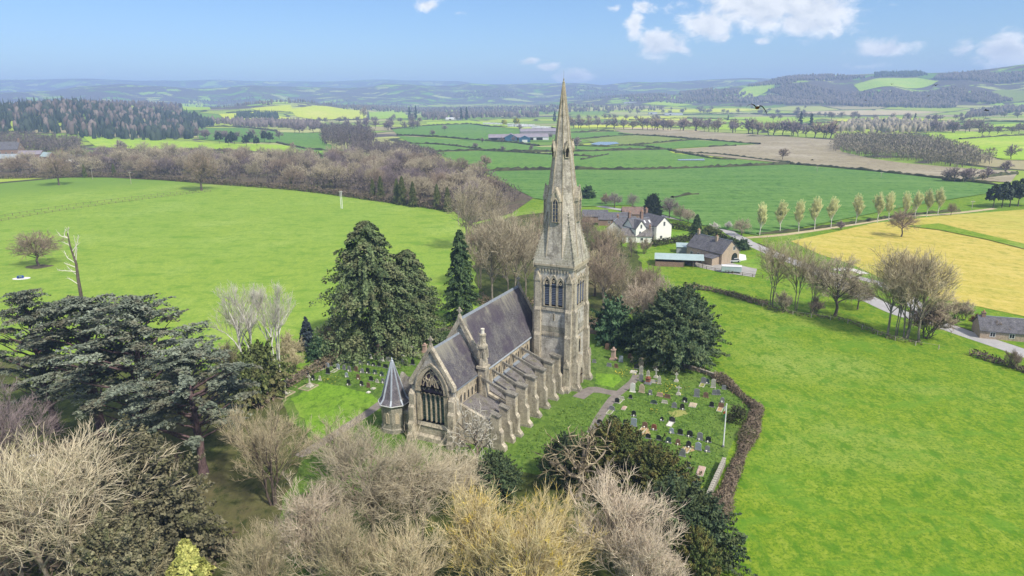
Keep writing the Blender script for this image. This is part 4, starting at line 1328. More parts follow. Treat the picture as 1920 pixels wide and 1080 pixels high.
        if face in (1,):
            # south door with gabled hood, and a tall window over it
            w = MB()
            w.ring(arch(0, 6.9, 9.2, 0.8, 6), arch(0, 7.0, 9.2, 0.52, 6), -T - 0.22, -T - 0.003)
            w = place(w.build('tower_window', 'warm ashlar', ch))
            MB().prism(arch(0, 6.95, 9.2, 0.54, 6), 0.03, 'x', -T - 0.1).build('pane', 'dark glass', w)
            d = MB()
            d.ring(arch(0, 0, 2.5, 1.15, 6), arch(0, 0, 2.5, 0.75, 6), -T - 0.75, -T - 0.3)
            d.ring([(-1.5, 2.2), (-1.5, 3.4), (0, 6.6), (1.5, 3.4), (1.5, 2.2)], [(-1.16, 2.2), (-1.16, 3.0), (0, 4.6), (1.16, 3.0), (1.16, 2.2)], -T - 0.8, -T - 0.05)
            d = place(d.build('porch_gable', 'ashlar', ch))
            MB().prism(arch(0, 0, 2.5, 0.77, 6), 0.05, 'x', -T - 0.55).build('door', 'timber', d)
        # corner buttresses: one at each end of the face
        for s in (-1, 1):
            y0 = s * (T - 0.62) - 0.62
            m = MB()
            pr = [(-T + 0.3, 0), (-T - 1.75, 0), (-T - 1.75, 0.8), (-T - 1.35, 1.3), (-T - 1.35, 5.8), (-T - 1.0, 6.6), (-T - 1.0, 11.3), (-T - 0.72, 11.9), (-T - 0.72, 16.6), (-T - 0.45, 17.2), (-T - 0.45, 22.9), (-T + 0.3, 24.1)]
            m.prism(pr, 1.24, 'y', y0)
            b = place(m.build('buttress', 'ashlar', ch))
            g = MB()
            yc = y0 + 0.62
            g.prism([(yc - 0.66, 22.6), (yc + 0.66, 22.6), (yc, 24.6)], 0.85, 'x', -T - 0.55)
            g.build('gablet', 'ashlar', b)
            MB().prism([(yc - 0.66, 5.2), (yc + 0.66, 5.2), (yc, 7.1)], 0.55, 'x', -T - 1.45).build('gablet', 'ashlar', b)
            p = MB()
            p.box(-T - 1.95, -T - 0.4, y0 - 0.14, y0 + 1.38, 0, 0.55, 0.05)
            p.build('plinth', 'old stone', b)
    # ---- broach and spire
    SB, ST = 26.15, 61.0
    r0 = 4.28            # inradius of the octagon at the foot
    def rad(z):
        return max(0.06, r0 * (ST - z) / (ST - SB))
    m = MB()
    zs = [SB, 29.5, 33.0, 38.0, 43.0, 48.0, 53.0, 58.0, 60.7]
    m.lathe([(rad(z) / math.cos(R(22.5)), z) for z in zs], 8, (0, 0), R(22.5))
    sp = m.build('spire', 'spire stone', ch)
    for i in range(8):
        a = R(22.5 + 45 * i)
        d = (math.cos(a) / math.cos(R(22.5)), math.sin(a) / math.cos(R(22.5)))
        m = MB()
        z0 = 27.6
        m.bar((d[0] * rad(z0), d[1] * rad(z0), z0), (d[0] * 0.1, d[1] * 0.1, 60.5), 0.17, 0.17)
        m.build('spire_rib', 'warm ashlar', sp)
    # broach: half pyramids over the corners
    zb = 35.2
    for i in range(4):
        a = R(45 + 90 * i)
        m = MB()
        c = (4.38 * math.sqrt(2) * math.cos(a), 4.38 * math.sqrt(2) * math.sin(a), SB)
        tipr = rad(zb) - 0.02
        tip = (tipr * math.cos(a), tipr * math.sin(a), zb)
        hw = r0 * math.tan(R(22.5))
        # foot points on the two eaves and inner points sunk in the spire
        t = (-math.sin(a), math.cos(a))
        q = rad(SB) + 0.02
        # where the diagonal facet meets the two eaves
        e1 = (c[0] - 4.1 * (math.cos(a) - t[0]) / math.sqrt(2) * 0.98, c[1] - 4.1 * (math.sin(a) - t[1]) / math.sqrt(2) * 0.98, SB)
        e2 = (c[0] - 4.1 * (math.cos(a) + t[0]) / math.sqrt(2) * 0.98, c[1] - 4.1 * (math.sin(a) + t[1]) / math.sqrt(2) * 0.98, SB)
        inn = (0.5 * q * math.cos(a), 0.5 * q * math.sin(a), SB)
        m.add([c, e1, e2, inn, tip], [(0, 4, 1), (0, 2, 4), (1, 4, 3), (2, 3, 4), (0, 1, 3, 2)])
        br = m.build('broach', 'broach stone', sp)
        k = MB()
        for j in range(1, 11):
            f = j / 11.0
            p = [c[x] + (tip[x] - c[x]) * f for x in range(3)]
            k.lathe([(0.05, p[2] - 0.1), (0.17, p[2] + 0.08), (0.13, p[2] + 0.22), (0.02, p[2] + 0.3)], 5, (p[0] + 0.08 * math.cos(a), p[1] + 0.08 * math.sin(a)))
        k.build('crocket', 'old stone', br)
        MB().bar(c, tip, 0.16, 0.16).build('ridge_rib', 'old stone', br)
        MB().lathe([(0.12, zb - 0.2), (0.28, zb + 0.2), (0.1, zb + 0.45), (0.22, zb + 0.7), (0.02, zb + 1.1)], 6, (tip[0], tip[1])).build('finial', 'old stone', br)
    # lucarnes
    def lucarne(a, z0, h, w, gable, mt):
        r1 = rad(z0) + 0.12
        m = MB()
        rb = rad(z0 + h + gable) - 0.3
        m.prism([(-w, z0 - 0.2), (w, z0 - 0.2), (w, z0 + h), (0, z0 + h + gable), (-w, z0 + h)], r1 + 0.22 - rb, 'x', rb)
        o = m.build('lucarne', mt, sp)
        o.rotation_euler = (0, 0, a)
        f = MB()
        f.ring([(-w - 0.2, z0 + h - 0.5), (-w - 0.2, z0 + h + 0.05), (0, z0 + h + gable + 0.5), (w + 0.2, z0 + h + 0.05), (w + 0.2, z0 + h - 0.5)],
               [(-w + 0.06, z0 + h - 0.5), (-w + 0.06, z0 + h - 0.15), (0, z0 + h + gable - 0.35), (w - 0.06, z0 + h - 0.15), (w - 0.06, z0 + h - 0.5)], rb + 0.2, r1 + 0.36)
        f.build('gable', 'ashlar', o)
        g = MB()
        g.prism(arch(0, z0, z0 + h * 0.78, w * 0.66, 5, w * 1.2), 0.03, 'x', r1 + 0.225)
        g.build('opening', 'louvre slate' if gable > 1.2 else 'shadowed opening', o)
        if gable > 1.2:
            b = MB()
            b.box(r1 + 0.24, r1 + 0.34, -0.06, 0.06, z0, z0 + h * 0.95)
            for q in range(5):
                b.box(r1 + 0.25, r1 + 0.31, -w * 0.64, w * 0.64, z0 + 0.5 + q * 0.7, z0 + 0.57 + q * 0.7)
            b.ring(arch(0, z0 - 0.1, z0 + h * 0.78, w * 0.86, 5, w * 1.5), arch(0, z0, z0 + h * 0.78, w * 0.66, 5, w * 1.2), r1 + 0.24, r1 + 0.36)
            b.build('tracery', 'warm ashlar', o)
        MB().lathe([(0.06, z0 + h + gable + 0.3), (0.16, z0 + h + gable + 0.6), (0.02, z0 + h + gable + 1.0)], 5, (r1 + 0.2, 0)).build('finial', 'ashlar', o)
    for i in range(4):
        lucarne(R(90 * i), 34.5, 4.4, 0.8, 1.7, 'ashlar')
        lucarne(R(45 + 90 * i), 46.8, 1.5, 0.42, 0.9, 'ashlar')
    MB().lathe([(0.2, 60.2), (0.26, 60.5), (0.1, 60.8), (0.14, 61.0), (0.03, 61.3)], 8).build('finial', 'old stone', sp)
    MB().lathe([(0.03, 61.2), (0.02, 62.6)], 5).build('lightning_rod', 'dark lead', sp)
    return ch


build_church()

# ============================ trees ===========================================
def unit(v):
    return v / np.maximum(np.linalg.norm(v, axis=-1, keepdims=True), 1e-9)


def tubes(P, r0, r1, sides=3):
    """P n x k x 3 polylines with radii from r0 to r1 (n): vertices and triangles."""
    n, k, _ = P.shape
    T = np.empty_like(P)
    T[:, 1:-1] = P[:, 2:] - P[:, :-2]
    T[:, 0] = P[:, 1] - P[:, 0]
    T[:, -1] = P[:, -1] - P[:, -2]
    T = unit(T)
    ref = np.where(np.abs(T[..., 2:3]) < 0.9, np.array([0, 0, 1.0]), np.array([1.0, 0, 0]))
    A = unit(np.cross(T, ref))
    B = np.cross(T, A)
    rr = r0[:, None] + (r1 - r0)[:, None] * np.linspace(0, 1, k)[None]
    ang = np.arange(sides) * 2 * np.pi / sides
    V = P[:, :, None] + rr[:, :, None, None] * (np.cos(ang)[None, None, :, None] * A[:, :, None] + np.sin(ang)[None, None, :, None] * B[:, :, None])
    idx = np.arange(n * k * sides).reshape(n, k, sides)
    a = idx[:, :-1]
    b = idx[:, 1:]
    a2, b2 = np.roll(a, -1, 2), np.roll(b, -1, 2)
    F = np.concatenate([np.stack([a, a2, b2], -1).reshape(-1, 3), np.stack([a, b2, b], -1).reshape(-1, 3)])
    return V.reshape(-1, 3), F


def cones(P, r0):
    """Tapered twigs: P n x 3 x 3, drawn as a 3-sided base that closes at the tip."""
    n = len(P)
    d = unit(P[:, 2] - P[:, 0])
    ref = np.where(np.abs(d[:, 2:3]) < 0.9, np.array([0, 0, 1.0]), np.array([1.0, 0, 0]))
    A = unit(np.cross(d, ref))
    B = np.cross(d, A)
    ang = np.arange(3) * 2 * np.pi / 3
    off = np.cos(ang)[None, :, None] * A[:, None] + np.sin(ang)[None, :, None] * B[:, None]
    v0 = P[:, 0][:, None] + off * r0[:, None, None]
    v1 = P[:, 1][:, None] + off * r0[:, None, None] * 0.75
    V = np.concatenate([v0, v1, P[:, 2][:, None]], 1)            # 7 per twig
    o = (np.arange(n) * 7)[:, None]
    f = []
    for i in range(3):
        j = (i + 1) % 3
        f += [[i, j, 3 + j], [i, 3 + j, 3 + i], [3 + i, 3 + j, 6]]
    F = (o[:, None] + np.array(f)[None]).reshape(-1, 3)
    return V.reshape(-1, 3), F


def spawn(par, m, t0, t1, L, ang, up, out, rng, k=4, jit=0.12, curl=0.0):
    """m side branches on each polyline of par (n x kp x 3)."""
    n, kp, _ = par.shape
    t = rng.uniform(t0, t1, (n, m))
    s = t * (kp - 1)
    i = np.minimum(s.astype(int), kp - 2)
    f = (s - i)[..., None]
    I = np.arange(n)[:, None]
    p0, p1 = par[I, i], par[I, i + 1]
    pos = p0 + (p1 - p0) * f
    d = unit(p1 - p0)
    q = rng.normal(size=(n, m, 3))
    q -= (q * d).sum(-1, keepdims=True) * d
    q = unit(q)
    a = ang * rng.uniform(0.6, 1.3, (n, m, 1))
    dr = d * np.cos(a) + q * np.sin(a)
    ax = pos.copy()
    ax[..., 2] = 0
    dr = unit(dr + out * unit(ax) * rng.uniform(0.4, 1.2, (n, m, 1)) + np.array([0, 0, 1.0]) * up)
    ln = L * rng.uniform(0.6, 1.25, (n, m, 1)) * (1.15 - 0.45 * t[..., None])
    pts = [pos]
    for _ in range(k - 1):
        dr = unit(dr + rng.normal(size=dr.shape) * jit + np.array([0, 0, 1.0]) * curl)
        pts.append(pts[-1] + dr * ln / (k - 1))
    return np.stack(pts, 2).reshape(n * m, k, 3)


def bare_tree(seed, H=16.0, rx=7.0, cb=0.22, stems=1, limbs=14, l2=9, l3=8, l4=5, twig_r=0.022, up=0.25, flat=0.0,
              trunk_r=0.42, l_frac=0.4, fan=0.5, curl=0.06, crook=0.10, zc=0.6, asym=0.18, lens=(0.34, 0.2, 0.11), kink=0.16, gaps=0.0, ang=0.8, br_tint=(0.05, 0.5), br_r=0.15):
    """A leafless tree: crown mesh data and trunk mesh data. cb = clear trunk share; zc = height of the widest part."""
    rng = np.random.default_rng(seed)
    base = np.zeros((stems, 3))
    if stems > 1:
        a = np.arange(stems) * 2 * np.pi / stems + rng.uniform(0, 1)
        base[:, :2] = np.stack([np.cos(a), np.sin(a)], 1) * trunk_r * 1.6
    lim, lr = [], []
    trunks = []
    for s in range(stems):
        lean = base[s] * (1.6 if stems > 1 else 0) + rng.normal(size=3) * 0.25
        top = np.array([lean[0] * 2.2, lean[1] * 2.2, H * (0.72 if fan < 0.8 else cb + 0.18)])
        k = 6
        tt = np.linspace(0, 1, k)[:, None]
        tr = base[s] + (top - base[s]) * tt + rng.normal(size=(k, 3)) * trunk_r * 0.5 * (tt > 0)
        trunks.append(tr)
        nl = max(3, limbs // stems)
        ga = rng.uniform(0, 6.28)
        for i in range(nl):
            u = (i + 0.5) / nl
            az = ga + i * 2.39996 + rng.normal() * 0.2
            # target on the crown surface
            pol = np.arccos(1 - 1.25 * (1 - u) ** 0.9) if fan < 0.8 else (1 - u) * 1.35
            rad = rx * (1 + rng.normal() * asym) * 0.78
            zt = H * zc + (H * (1 - zc)) * np.cos(pol) * 0.86
            if zt < H * cb:
                zt = H * cb + rng.uniform(0, 1)
            tgt = np.array([np.cos(az) * np.sin(min(pol, 1.57)) * rad, np.sin(az) * np.sin(min(pol, 1.57)) * rad, zt])
            tgt[:2] += lean[:2] * 1.5
            h0 = cb + (0.68 - cb) * u * (1 - fan) + rng.uniform(0, 0.06)
            f = min(h0 * H / top[2], 0.97) * (k - 1)
            j = min(int(f), k - 2)
            p0 = tr[j] + (tr[j + 1] - tr[j]) * (f - j)
            mid = p0 + (tgt - p0) * 0.45
            mid[2] += (H * 0.05 - flat * H * 0.08)
            mid[:2] -= (tgt - p0)[:2] * (0.10 - flat * 0.25)
            q = np.linspace(0, 1, 8)[:, None]
            c = (1 - q) ** 2 * p0 + 2 * q * (1 - q) * mid + q * q * tgt
            c[1:] += np.cumsum(rng.normal(size=(7, 3)) * crook * H / 28.0, 0)
            lim.append(c)
            lr.append(trunk_r * rng.uniform(0.30, 0.5) * (0.75 if fan >= 0.8 else 1.0))
    lim = np.array(lim)
    lr = np.array(lr)
    lim_len = rng.uniform(0.78, 1.12, (len(lim), 1, 1))
    lim = lim[:, :1] + (lim - lim[:, :1]) * lim_len
    b2 = spawn(lim, l2, 0.22, 1.0, H * lens[0] * l_frac / 0.4, 0.75, up, 0.25, rng, 5, kink, curl)
    if gaps:
        q = b2[:, -1]
        nz = np.sin(q[:, 0] * 1.1 + seed) * np.sin(q[:, 1] * 1.2 + 2 * seed) * np.sin(q[:, 2] * 1.0 + 3 * seed) + rng.normal(size=len(q)) * 0.12
        b2 = b2[nz > np.quantile(nz, gaps)]
    b3 = spawn(b2, l3, 0.2, 1.0, H * lens[1] * l_frac / 0.4, ang, up, 0.15, rng, 4, kink * 1.25, curl)
    Vs, Fs, Ts = [], [], []
    n0 = 0
    def addm(V, F, t):
        nonlocal n0
        Vs.append(V)
        Fs.append(F + n0)
        Ts.append(t)
        n0 += len(V)
    def shade(n, per, lo, hi):
        return np.repeat(rng.uniform(lo, hi, n), per)
    V, F = tubes(b2, np.full(len(b2), trunk_r * br_r), np.full(len(b2), twig_r * 1.2), 3)
    addm(V, F, shade(len(b2), 15, *br_tint))
    if l4:
        V, F = tubes(b3, np.full(len(b3), twig_r * 1.5), np.full(len(b3), twig_r * 0.7), 3)
        addm(V, F, shade(len(b3), 12, br_tint[0] + 0.15, br_tint[1] + 0.2))
        b4 = spawn(b3, l4, 0.15, 1.0, H * lens[2] * l_frac / 0.4, ang, up, 0.12, rng, 3, kink * 1.4, curl)
        V, F = cones(b4, np.full(len(b4), twig_r) * rng.uniform(0.7, 1.3, len(b4)))
        addm(V, F, shade(len(b4), 7, 0.35, 1.0))
    else:
        P3 = b3[:, [0, 1, 3]]
        V, F = cones(P3, np.full(len(b3), twig_r * 1.2) * rng.uniform(0.7, 1.3, len(b3)))
        addm(V, F, shade(len(b3), 7, 0.3, 1.0))
    crown = (np.concatenate(Vs), np.concatenate(Fs), np.concatenate(Ts))
    tk = np.array(trunks)
    V1, F1 = tubes(tk, np.full(stems, trunk_r / (1 if stems == 1 else 1.6)), np.full(stems, trunk_r * 0.32), 8)
    foot = tk[:, 0]
    fl = np.stack([foot + [0, 0, -0.4], foot, foot + [0, 0, trunk_r * 1.6]], 1)
    V2, F2 = tubes(fl, np.full(stems, trunk_r * (1.7 if stems == 1 else 1.0)), np.full(stems, trunk_r * (0.95 if stems == 1 else 0.6)), 8)
    V3, F3 = tubes(lim, lr, np.full(len(lim), twig_r * 2.2), 5)
    V = np.concatenate([V1, V2, V3])
    F = np.concatenate([F1, F2 + len(V1), F3 + len(V1) + len(V2)])
    return crown, (V, F)


def leaf_quads(C, N, size, rng, flat=0.0, aspect=1.6, droop=0.0):
    """A small bent spray (two triangles) at each point of C, roughly facing N."""
    n = len(C)
    N = unit(N + rng.normal(size=(n, 3)) * (0.75 * (1 - flat) + 0.12))
    q = rng.normal(size=(n, 3))
    q[:, 2] -= droop
    T = unit(q - (q * N).sum(1, keepdims=True) * N)
    B = np.cross(N, T)
    s = size * rng.uniform(0.55, 1.35, (n, 1))
    a = C - B * s * 0.5
    b = C + T * s * aspect * 0.5 + N * s * 0.12
    c = C + B * s * 0.5
    d = C - T * s * aspect * 0.5 - N * s * 0.12
    V = np.stack([a, b, c, d], 1).reshape(-1, 3)
    i = (np.arange(n) * 4)[:, None]
    F = np.concatenate([i + np.array([[0, 1, 2]]), i + np.array([[0, 2, 3]])])
    return V, F


def dome_tree(seed, rx, H, lobes=26, per=420, size=0.42, low=0.05, lobe_r=0.30, asym=0.12, z_sq=1.0, span=1.5, mid=0.52):
    """Broad evergreen: leaf sprays over many overlapping clumps of a crown."""
    rng = np.random.default_rng(seed)
    C, N, T = [], [], []
    for i in range(lobes):
        u = (i + 0.5) / lobes
        pol = np.arccos(1 - span * u)
        az = i * 2.39996 + rng.normal() * 0.25
        rr = (0.70 + rng.normal() * asym)
        c = np.array([np.cos(az) * np.sin(pol) * rx * rr, np.sin(az) * np.sin(pol) * rx * rr, H * (mid + (0.88 - mid) * np.cos(pol) * z_sq * (1 + rng.normal() * 0.1))])
        r = rx * lobe_r * rng.uniform(0.75, 1.3)
        d = unit(rng.normal(size=(per, 3)) + np.array([0, 0, 0.25]))
        sub = unit(rng.normal(size=(9, 3)))
        wob = 1 + 0.22 * np.max(d @ sub.T, axis=1) - 0.16
        rad = r * wob * rng.uniform(0.55, 1.0, per) ** 0.4
        p = c + d * rad[:, None] * np.array([1, 1, 0.8])
        C.append(p)
        N.append(d + np.array([0, 0, 0.5]))
        T.append(np.clip(rng.normal(0.45, 0.22, per) + rng.normal() * 0.12, 0, 1))
    C, N, T = np.concatenate(C), np.concatenate(N), np.concatenate(T)
    keep = C[:, 2] > H * low
    C, N, T = C[keep], N[keep], T[keep]
    V, F = leaf_quads(C, N, size, rng, 0.1)
    return V, F, np.repeat(T, 4)


def bough_tree(seed, rx, H, n_br=330, per=70, size=0.40, ragged=0.16, droop=0.25, spray=1.9, base=0.02, point=0.0):
    """Yew, holly or evergreen oak: boughs reach out from the stem to an uneven dome and carry hanging sprays."""
    rng = np.random.default_rng(seed)
    u = rng.uniform(0, 1, n_br)
    el = np.arcsin(u ** (1.15 + point))
    az = np.arange(n_br) * 2.39996 + rng.normal(size=n_br) * 0.25
    side_f = 1 + 0.16 * np.sin(az * 2 + seed) + 0.10 * np.sin(az * 5 + 2 * seed)
    k = 1 + rng.normal(size=n_br) * ragged
    tx = rx * np.cos(el) * side_f * k
    tz = H * (base + (0.98 - base) * np.sin(el)) * (1 + 0.5 * (k - 1)) + 0.05 * H
    z0 = np.minimum(H * (0.06 + 0.45 * rng.uniform(0, 1, n_br)), tz * 0.9)
    t = 0.28 + 0.76 * rng.uniform(0, 1, (n_br, per)) ** 0.75
    L = np.hypot(tx, tz - z0)[:, None]
    s = rng.normal(size=(n_br, per)) * 0.13 * L * (1.15 - t)
    sv = rng.normal(size=(n_br, per)) * 0.07 * L * (1.15 - t)
    rad = tx[:, None] * t
    z = z0[:, None] + (tz - z0)[:, None] * t + 0.06 * L * np.sin(np.pi * np.clip(t, 0, 1)) - droop * np.clip(t - 0.75, 0, 1) * L * 0.3 + sv
    x = np.cos(az)[:, None] * rad - np.sin(az)[:, None] * s
    y = np.sin(az)[:, None] * rad + np.cos(az)[:, None] * s
    C = np.stack([x, y, np.maximum(z, 0.1)], -1).reshape(-1, 3)
    N = np.stack([np.cos(az)[:, None] * np.cos(el)[:, None] + 0 * t, np.sin(az)[:, None] * np.cos(el)[:, None] + 0 * t, np.sin(el)[:, None] + 0.45 + 0 * t], -1).reshape(-1, 3)
    T = np.clip(rng.normal(0.42, 0.2, (n_br, per)) + rng.normal(size=(n_br, 1)) * 0.17, 0, 1).reshape(-1)
    V, F = leaf_quads(C, N, size, rng, 0.0, spray, 0.8)
    return V, F, np.repeat(T, 4)


def cone_tree(seed, H, rb, n_br=240, per=46, size=0.42, droop=0.35, top=0.04, skirt=0.06, power=0.8, ragged=0.22, flatn=0.0):
    """Conifer: whorled boughs hung with sprays."""
    rng = np.random.default_rng(seed)
    u = rng.uniform(0, 1, n_br) ** 0.85
    z0 = H * (skirt + (1 - skirt - top) * u)
    az = np.arange(n_br) * 2.39996 + rng.normal(size=n_br) * 0.3
    L = rb * ((1 - u) ** power * (1 + rng.normal(size=n_br) * ragged) + 0.06)
    L = np.minimum(L, rb * 1.2)
    t = np.sqrt(rng.uniform(0.03, 1, (n_br, per)))
    side = rng.normal(size=(n_br, per)) * 0.16 * L[:, None] * (1.05 - t)
    zz = z0[:, None] + L[:, None] * (0.10 * t - droop * t ** 2) - rng.uniform(0, 1, (n_br, per)) * (0.25 + 0.10 * L[:, None] * t)
    x = np.cos(az)[:, None] * L[:, None] * t - np.sin(az)[:, None] * side
    y = np.sin(az)[:, None] * L[:, None] * t + np.cos(az)[:, None] * side
    C = np.stack([x, y, np.maximum(zz, 0.15)], -1).reshape(-1, 3)
    N = np.stack([np.cos(az)[:, None] * np.ones_like(t), np.sin(az)[:, None] * np.ones_like(t), np.full_like(t, 0.8)], -1).reshape(-1, 3)
    T = np.clip(rng.normal(0.45, 0.2, (n_br, per)) + rng.normal(size=(n_br, 1)) * 0.16, 0, 1).reshape(-1)
    V, F = leaf_quads(C, N, size, rng, flatn, 1.9, 1.4)
    return V, F, np.repeat(T, 4)


def cedar_tree(seed, H, spread, low=0.3, plates=90, per=300, size=0.40, lean=(0, 0)):
    """Cedar: tiers of level plates of foliage at the ends of long limbs."""
    rng = np.random.default_rng(seed)
    C, T, limbs, lr = [], [], [], []
    N = []
    for i in range(plates):
        u = (i + 0.5) / plates
        zt = H * (low + (1 - low) * u ** 0.8)
        prof = min(1.0, 0.55 + 1.3 * (1 - u)) * (1.0 if u < 0.75 else (1 - u) / 0.25 * 0.75 + 0.25)
        az = i * 2.39996 + rng.normal() * 0.3
        d = spread * prof * rng.uniform(0.35, 1.0)
        c = np.array([np.cos(az) * d + lean[0] * u, np.sin(az) * d + lean[1] * u, zt + 0.06 * d])
        p0 = np.array([lean[0] * u * 0.9, lean[1] * u * 0.9, max(H * 0.16, zt - d * 0.42 - rng.uniform(0.3, 1.2))])
        q = np.linspace(0, 1, 7)[:, None]
        mid = (p0 + c) / 2 + np.array([0, 0, -0.05 * d])
        limbs.append((1 - q) ** 2 * p0 + 2 * q * (1 - q) * mid + q * q * (c - [0, 0, 0.2]) + rng.normal(size=(7, 3)) * 0.1)
        lr.append(0.10 + 0.018 * d)
        # plate: several overlapping fans
        m = per
        a = rng.uniform(0, 2 * np.pi, m)
        rr = np.sqrt(rng.uniform(0, 1, m)) * (1 + 0.35 * np.sin(a * 3 + i) + 0.2 * np.sin(a * 7 + 2 * i))
        e1, e2 = spread * rng.uniform(0.26, 0.46), spread * rng.uniform(0.11, 0.2)
        lx, ly = rr * np.cos(a) * e1, rr * np.sin(a) * e2
        x = c[0] + np.cos(az) * lx - np.sin(az) * ly
        y = c[1] + np.sin(az) * lx + np.cos(az) * ly
        z = c[2] + 0.14 * np.sin(x * 1.7 + i) * np.cos(y * 1.5) + rng.normal(size=m) * 0.09 - 0.09 * rr * rr * e1 + 0.10 * lx
        C.append(np.stack([x, y, z], 1))
        N.append(np.tile([0, 0, 1.0], (m, 1)))
        T.append(np.clip(rng.normal(0.5, 0.2, m) + rng.normal() * 0.13, 0, 1))
    C, N, T = np.concatenate(C), np.concatenate(N), np.concatenate(T)
    V, F = leaf_quads(C, N, size, rng, 0.72, 1.9)
    k = 8
    tt = np.linspace(0, 1, k)[:, None]
    tr = np.array([lean[0], lean[1], H * 0.93]) * tt + rng.normal(size=(k, 3)) * 0.16 * (tt > 0)
    V1, F1 = tubes(tr[None], np.array([H * 0.035]), np.array([0.1]), 8)
    fl = np.array([[0, 0, -0.4], [0, 0, 0.1], [0, 0, 1.4]])[None]
    V2, F2 = tubes(fl, np.array([H * 0.05]), np.array([H * 0.034]), 8)
    V3, F3 = tubes(np.array(limbs), np.array(lr), np.full(len(lr), 0.04), 4)
    return (V, F, np.repeat(T, 4)), (np.concatenate([V1, V2, V3]), np.concatenate([F1, F2 + len(V1), F3 + len(V1) + len(V2)]))


def pole_trunk(H, r0, r1=0.06, seed=0, jit=0.05):
    rng = np.random.default_rng(seed)
    k = 6
    tt = np.linspace(0, 1, k)[:, None]
    tr = np.array([0, 0, H]) * tt + rng.normal(size=(k, 3)) * jit * np.array([1, 1, 0])
    tr[0, 2] = -0.3
    return tubes(tr[None], np.array([r0]), np.array([r1]), 7)


class Kind:
    """Shared meshes of one kind of tree."""
    def __init__(s, crown, crown_mat, trunk, trunk_mat, height, extra=()):
        s.c = mesh_np('crown', crown[0], crown[1], crown_mat, crown[2])
        s.t = mesh_np('trunk', trunk[0], trunk[1], trunk_mat)
        s.h = float(np.percentile(crown[0][:, 2], 99.7))
        s.r = float(np.percentile(np.hypot(crown[0][:, 0], crown[0][:, 1]), 97))
        s.extra = extra
        s.alt = {}

    def crown_in(s, m):
        if m is None:
            return s.c
        if m not in s.alt:
            me = s.c.copy()
            me.materials.clear()
            me.materials.append(MATS[m])
            s.alt[m] = me
        return s.alt[m]

    def put(s, name, x, y, h, rz, label, cat='tree', group=None, wide=1.0, mat_=None, z=None, tilt=None):
        o = empty(name, (x, y, gz(x, y) if z is None else z), rz, label, cat, group)
        k = h / s.h
        o.scale = (k * wide, k * wide, k)
        if tilt:
            o.rotation_euler = (tilt[0], tilt[1], rz)
        link('trunk', s.t, o)
        link('crown', s.crown_in(mat_), o)
        for nm, me in s.extra:
            link(nm, me, o)
        return o


def tris(k):
    return len(k.c.polygons) + len(k.t.polygons)


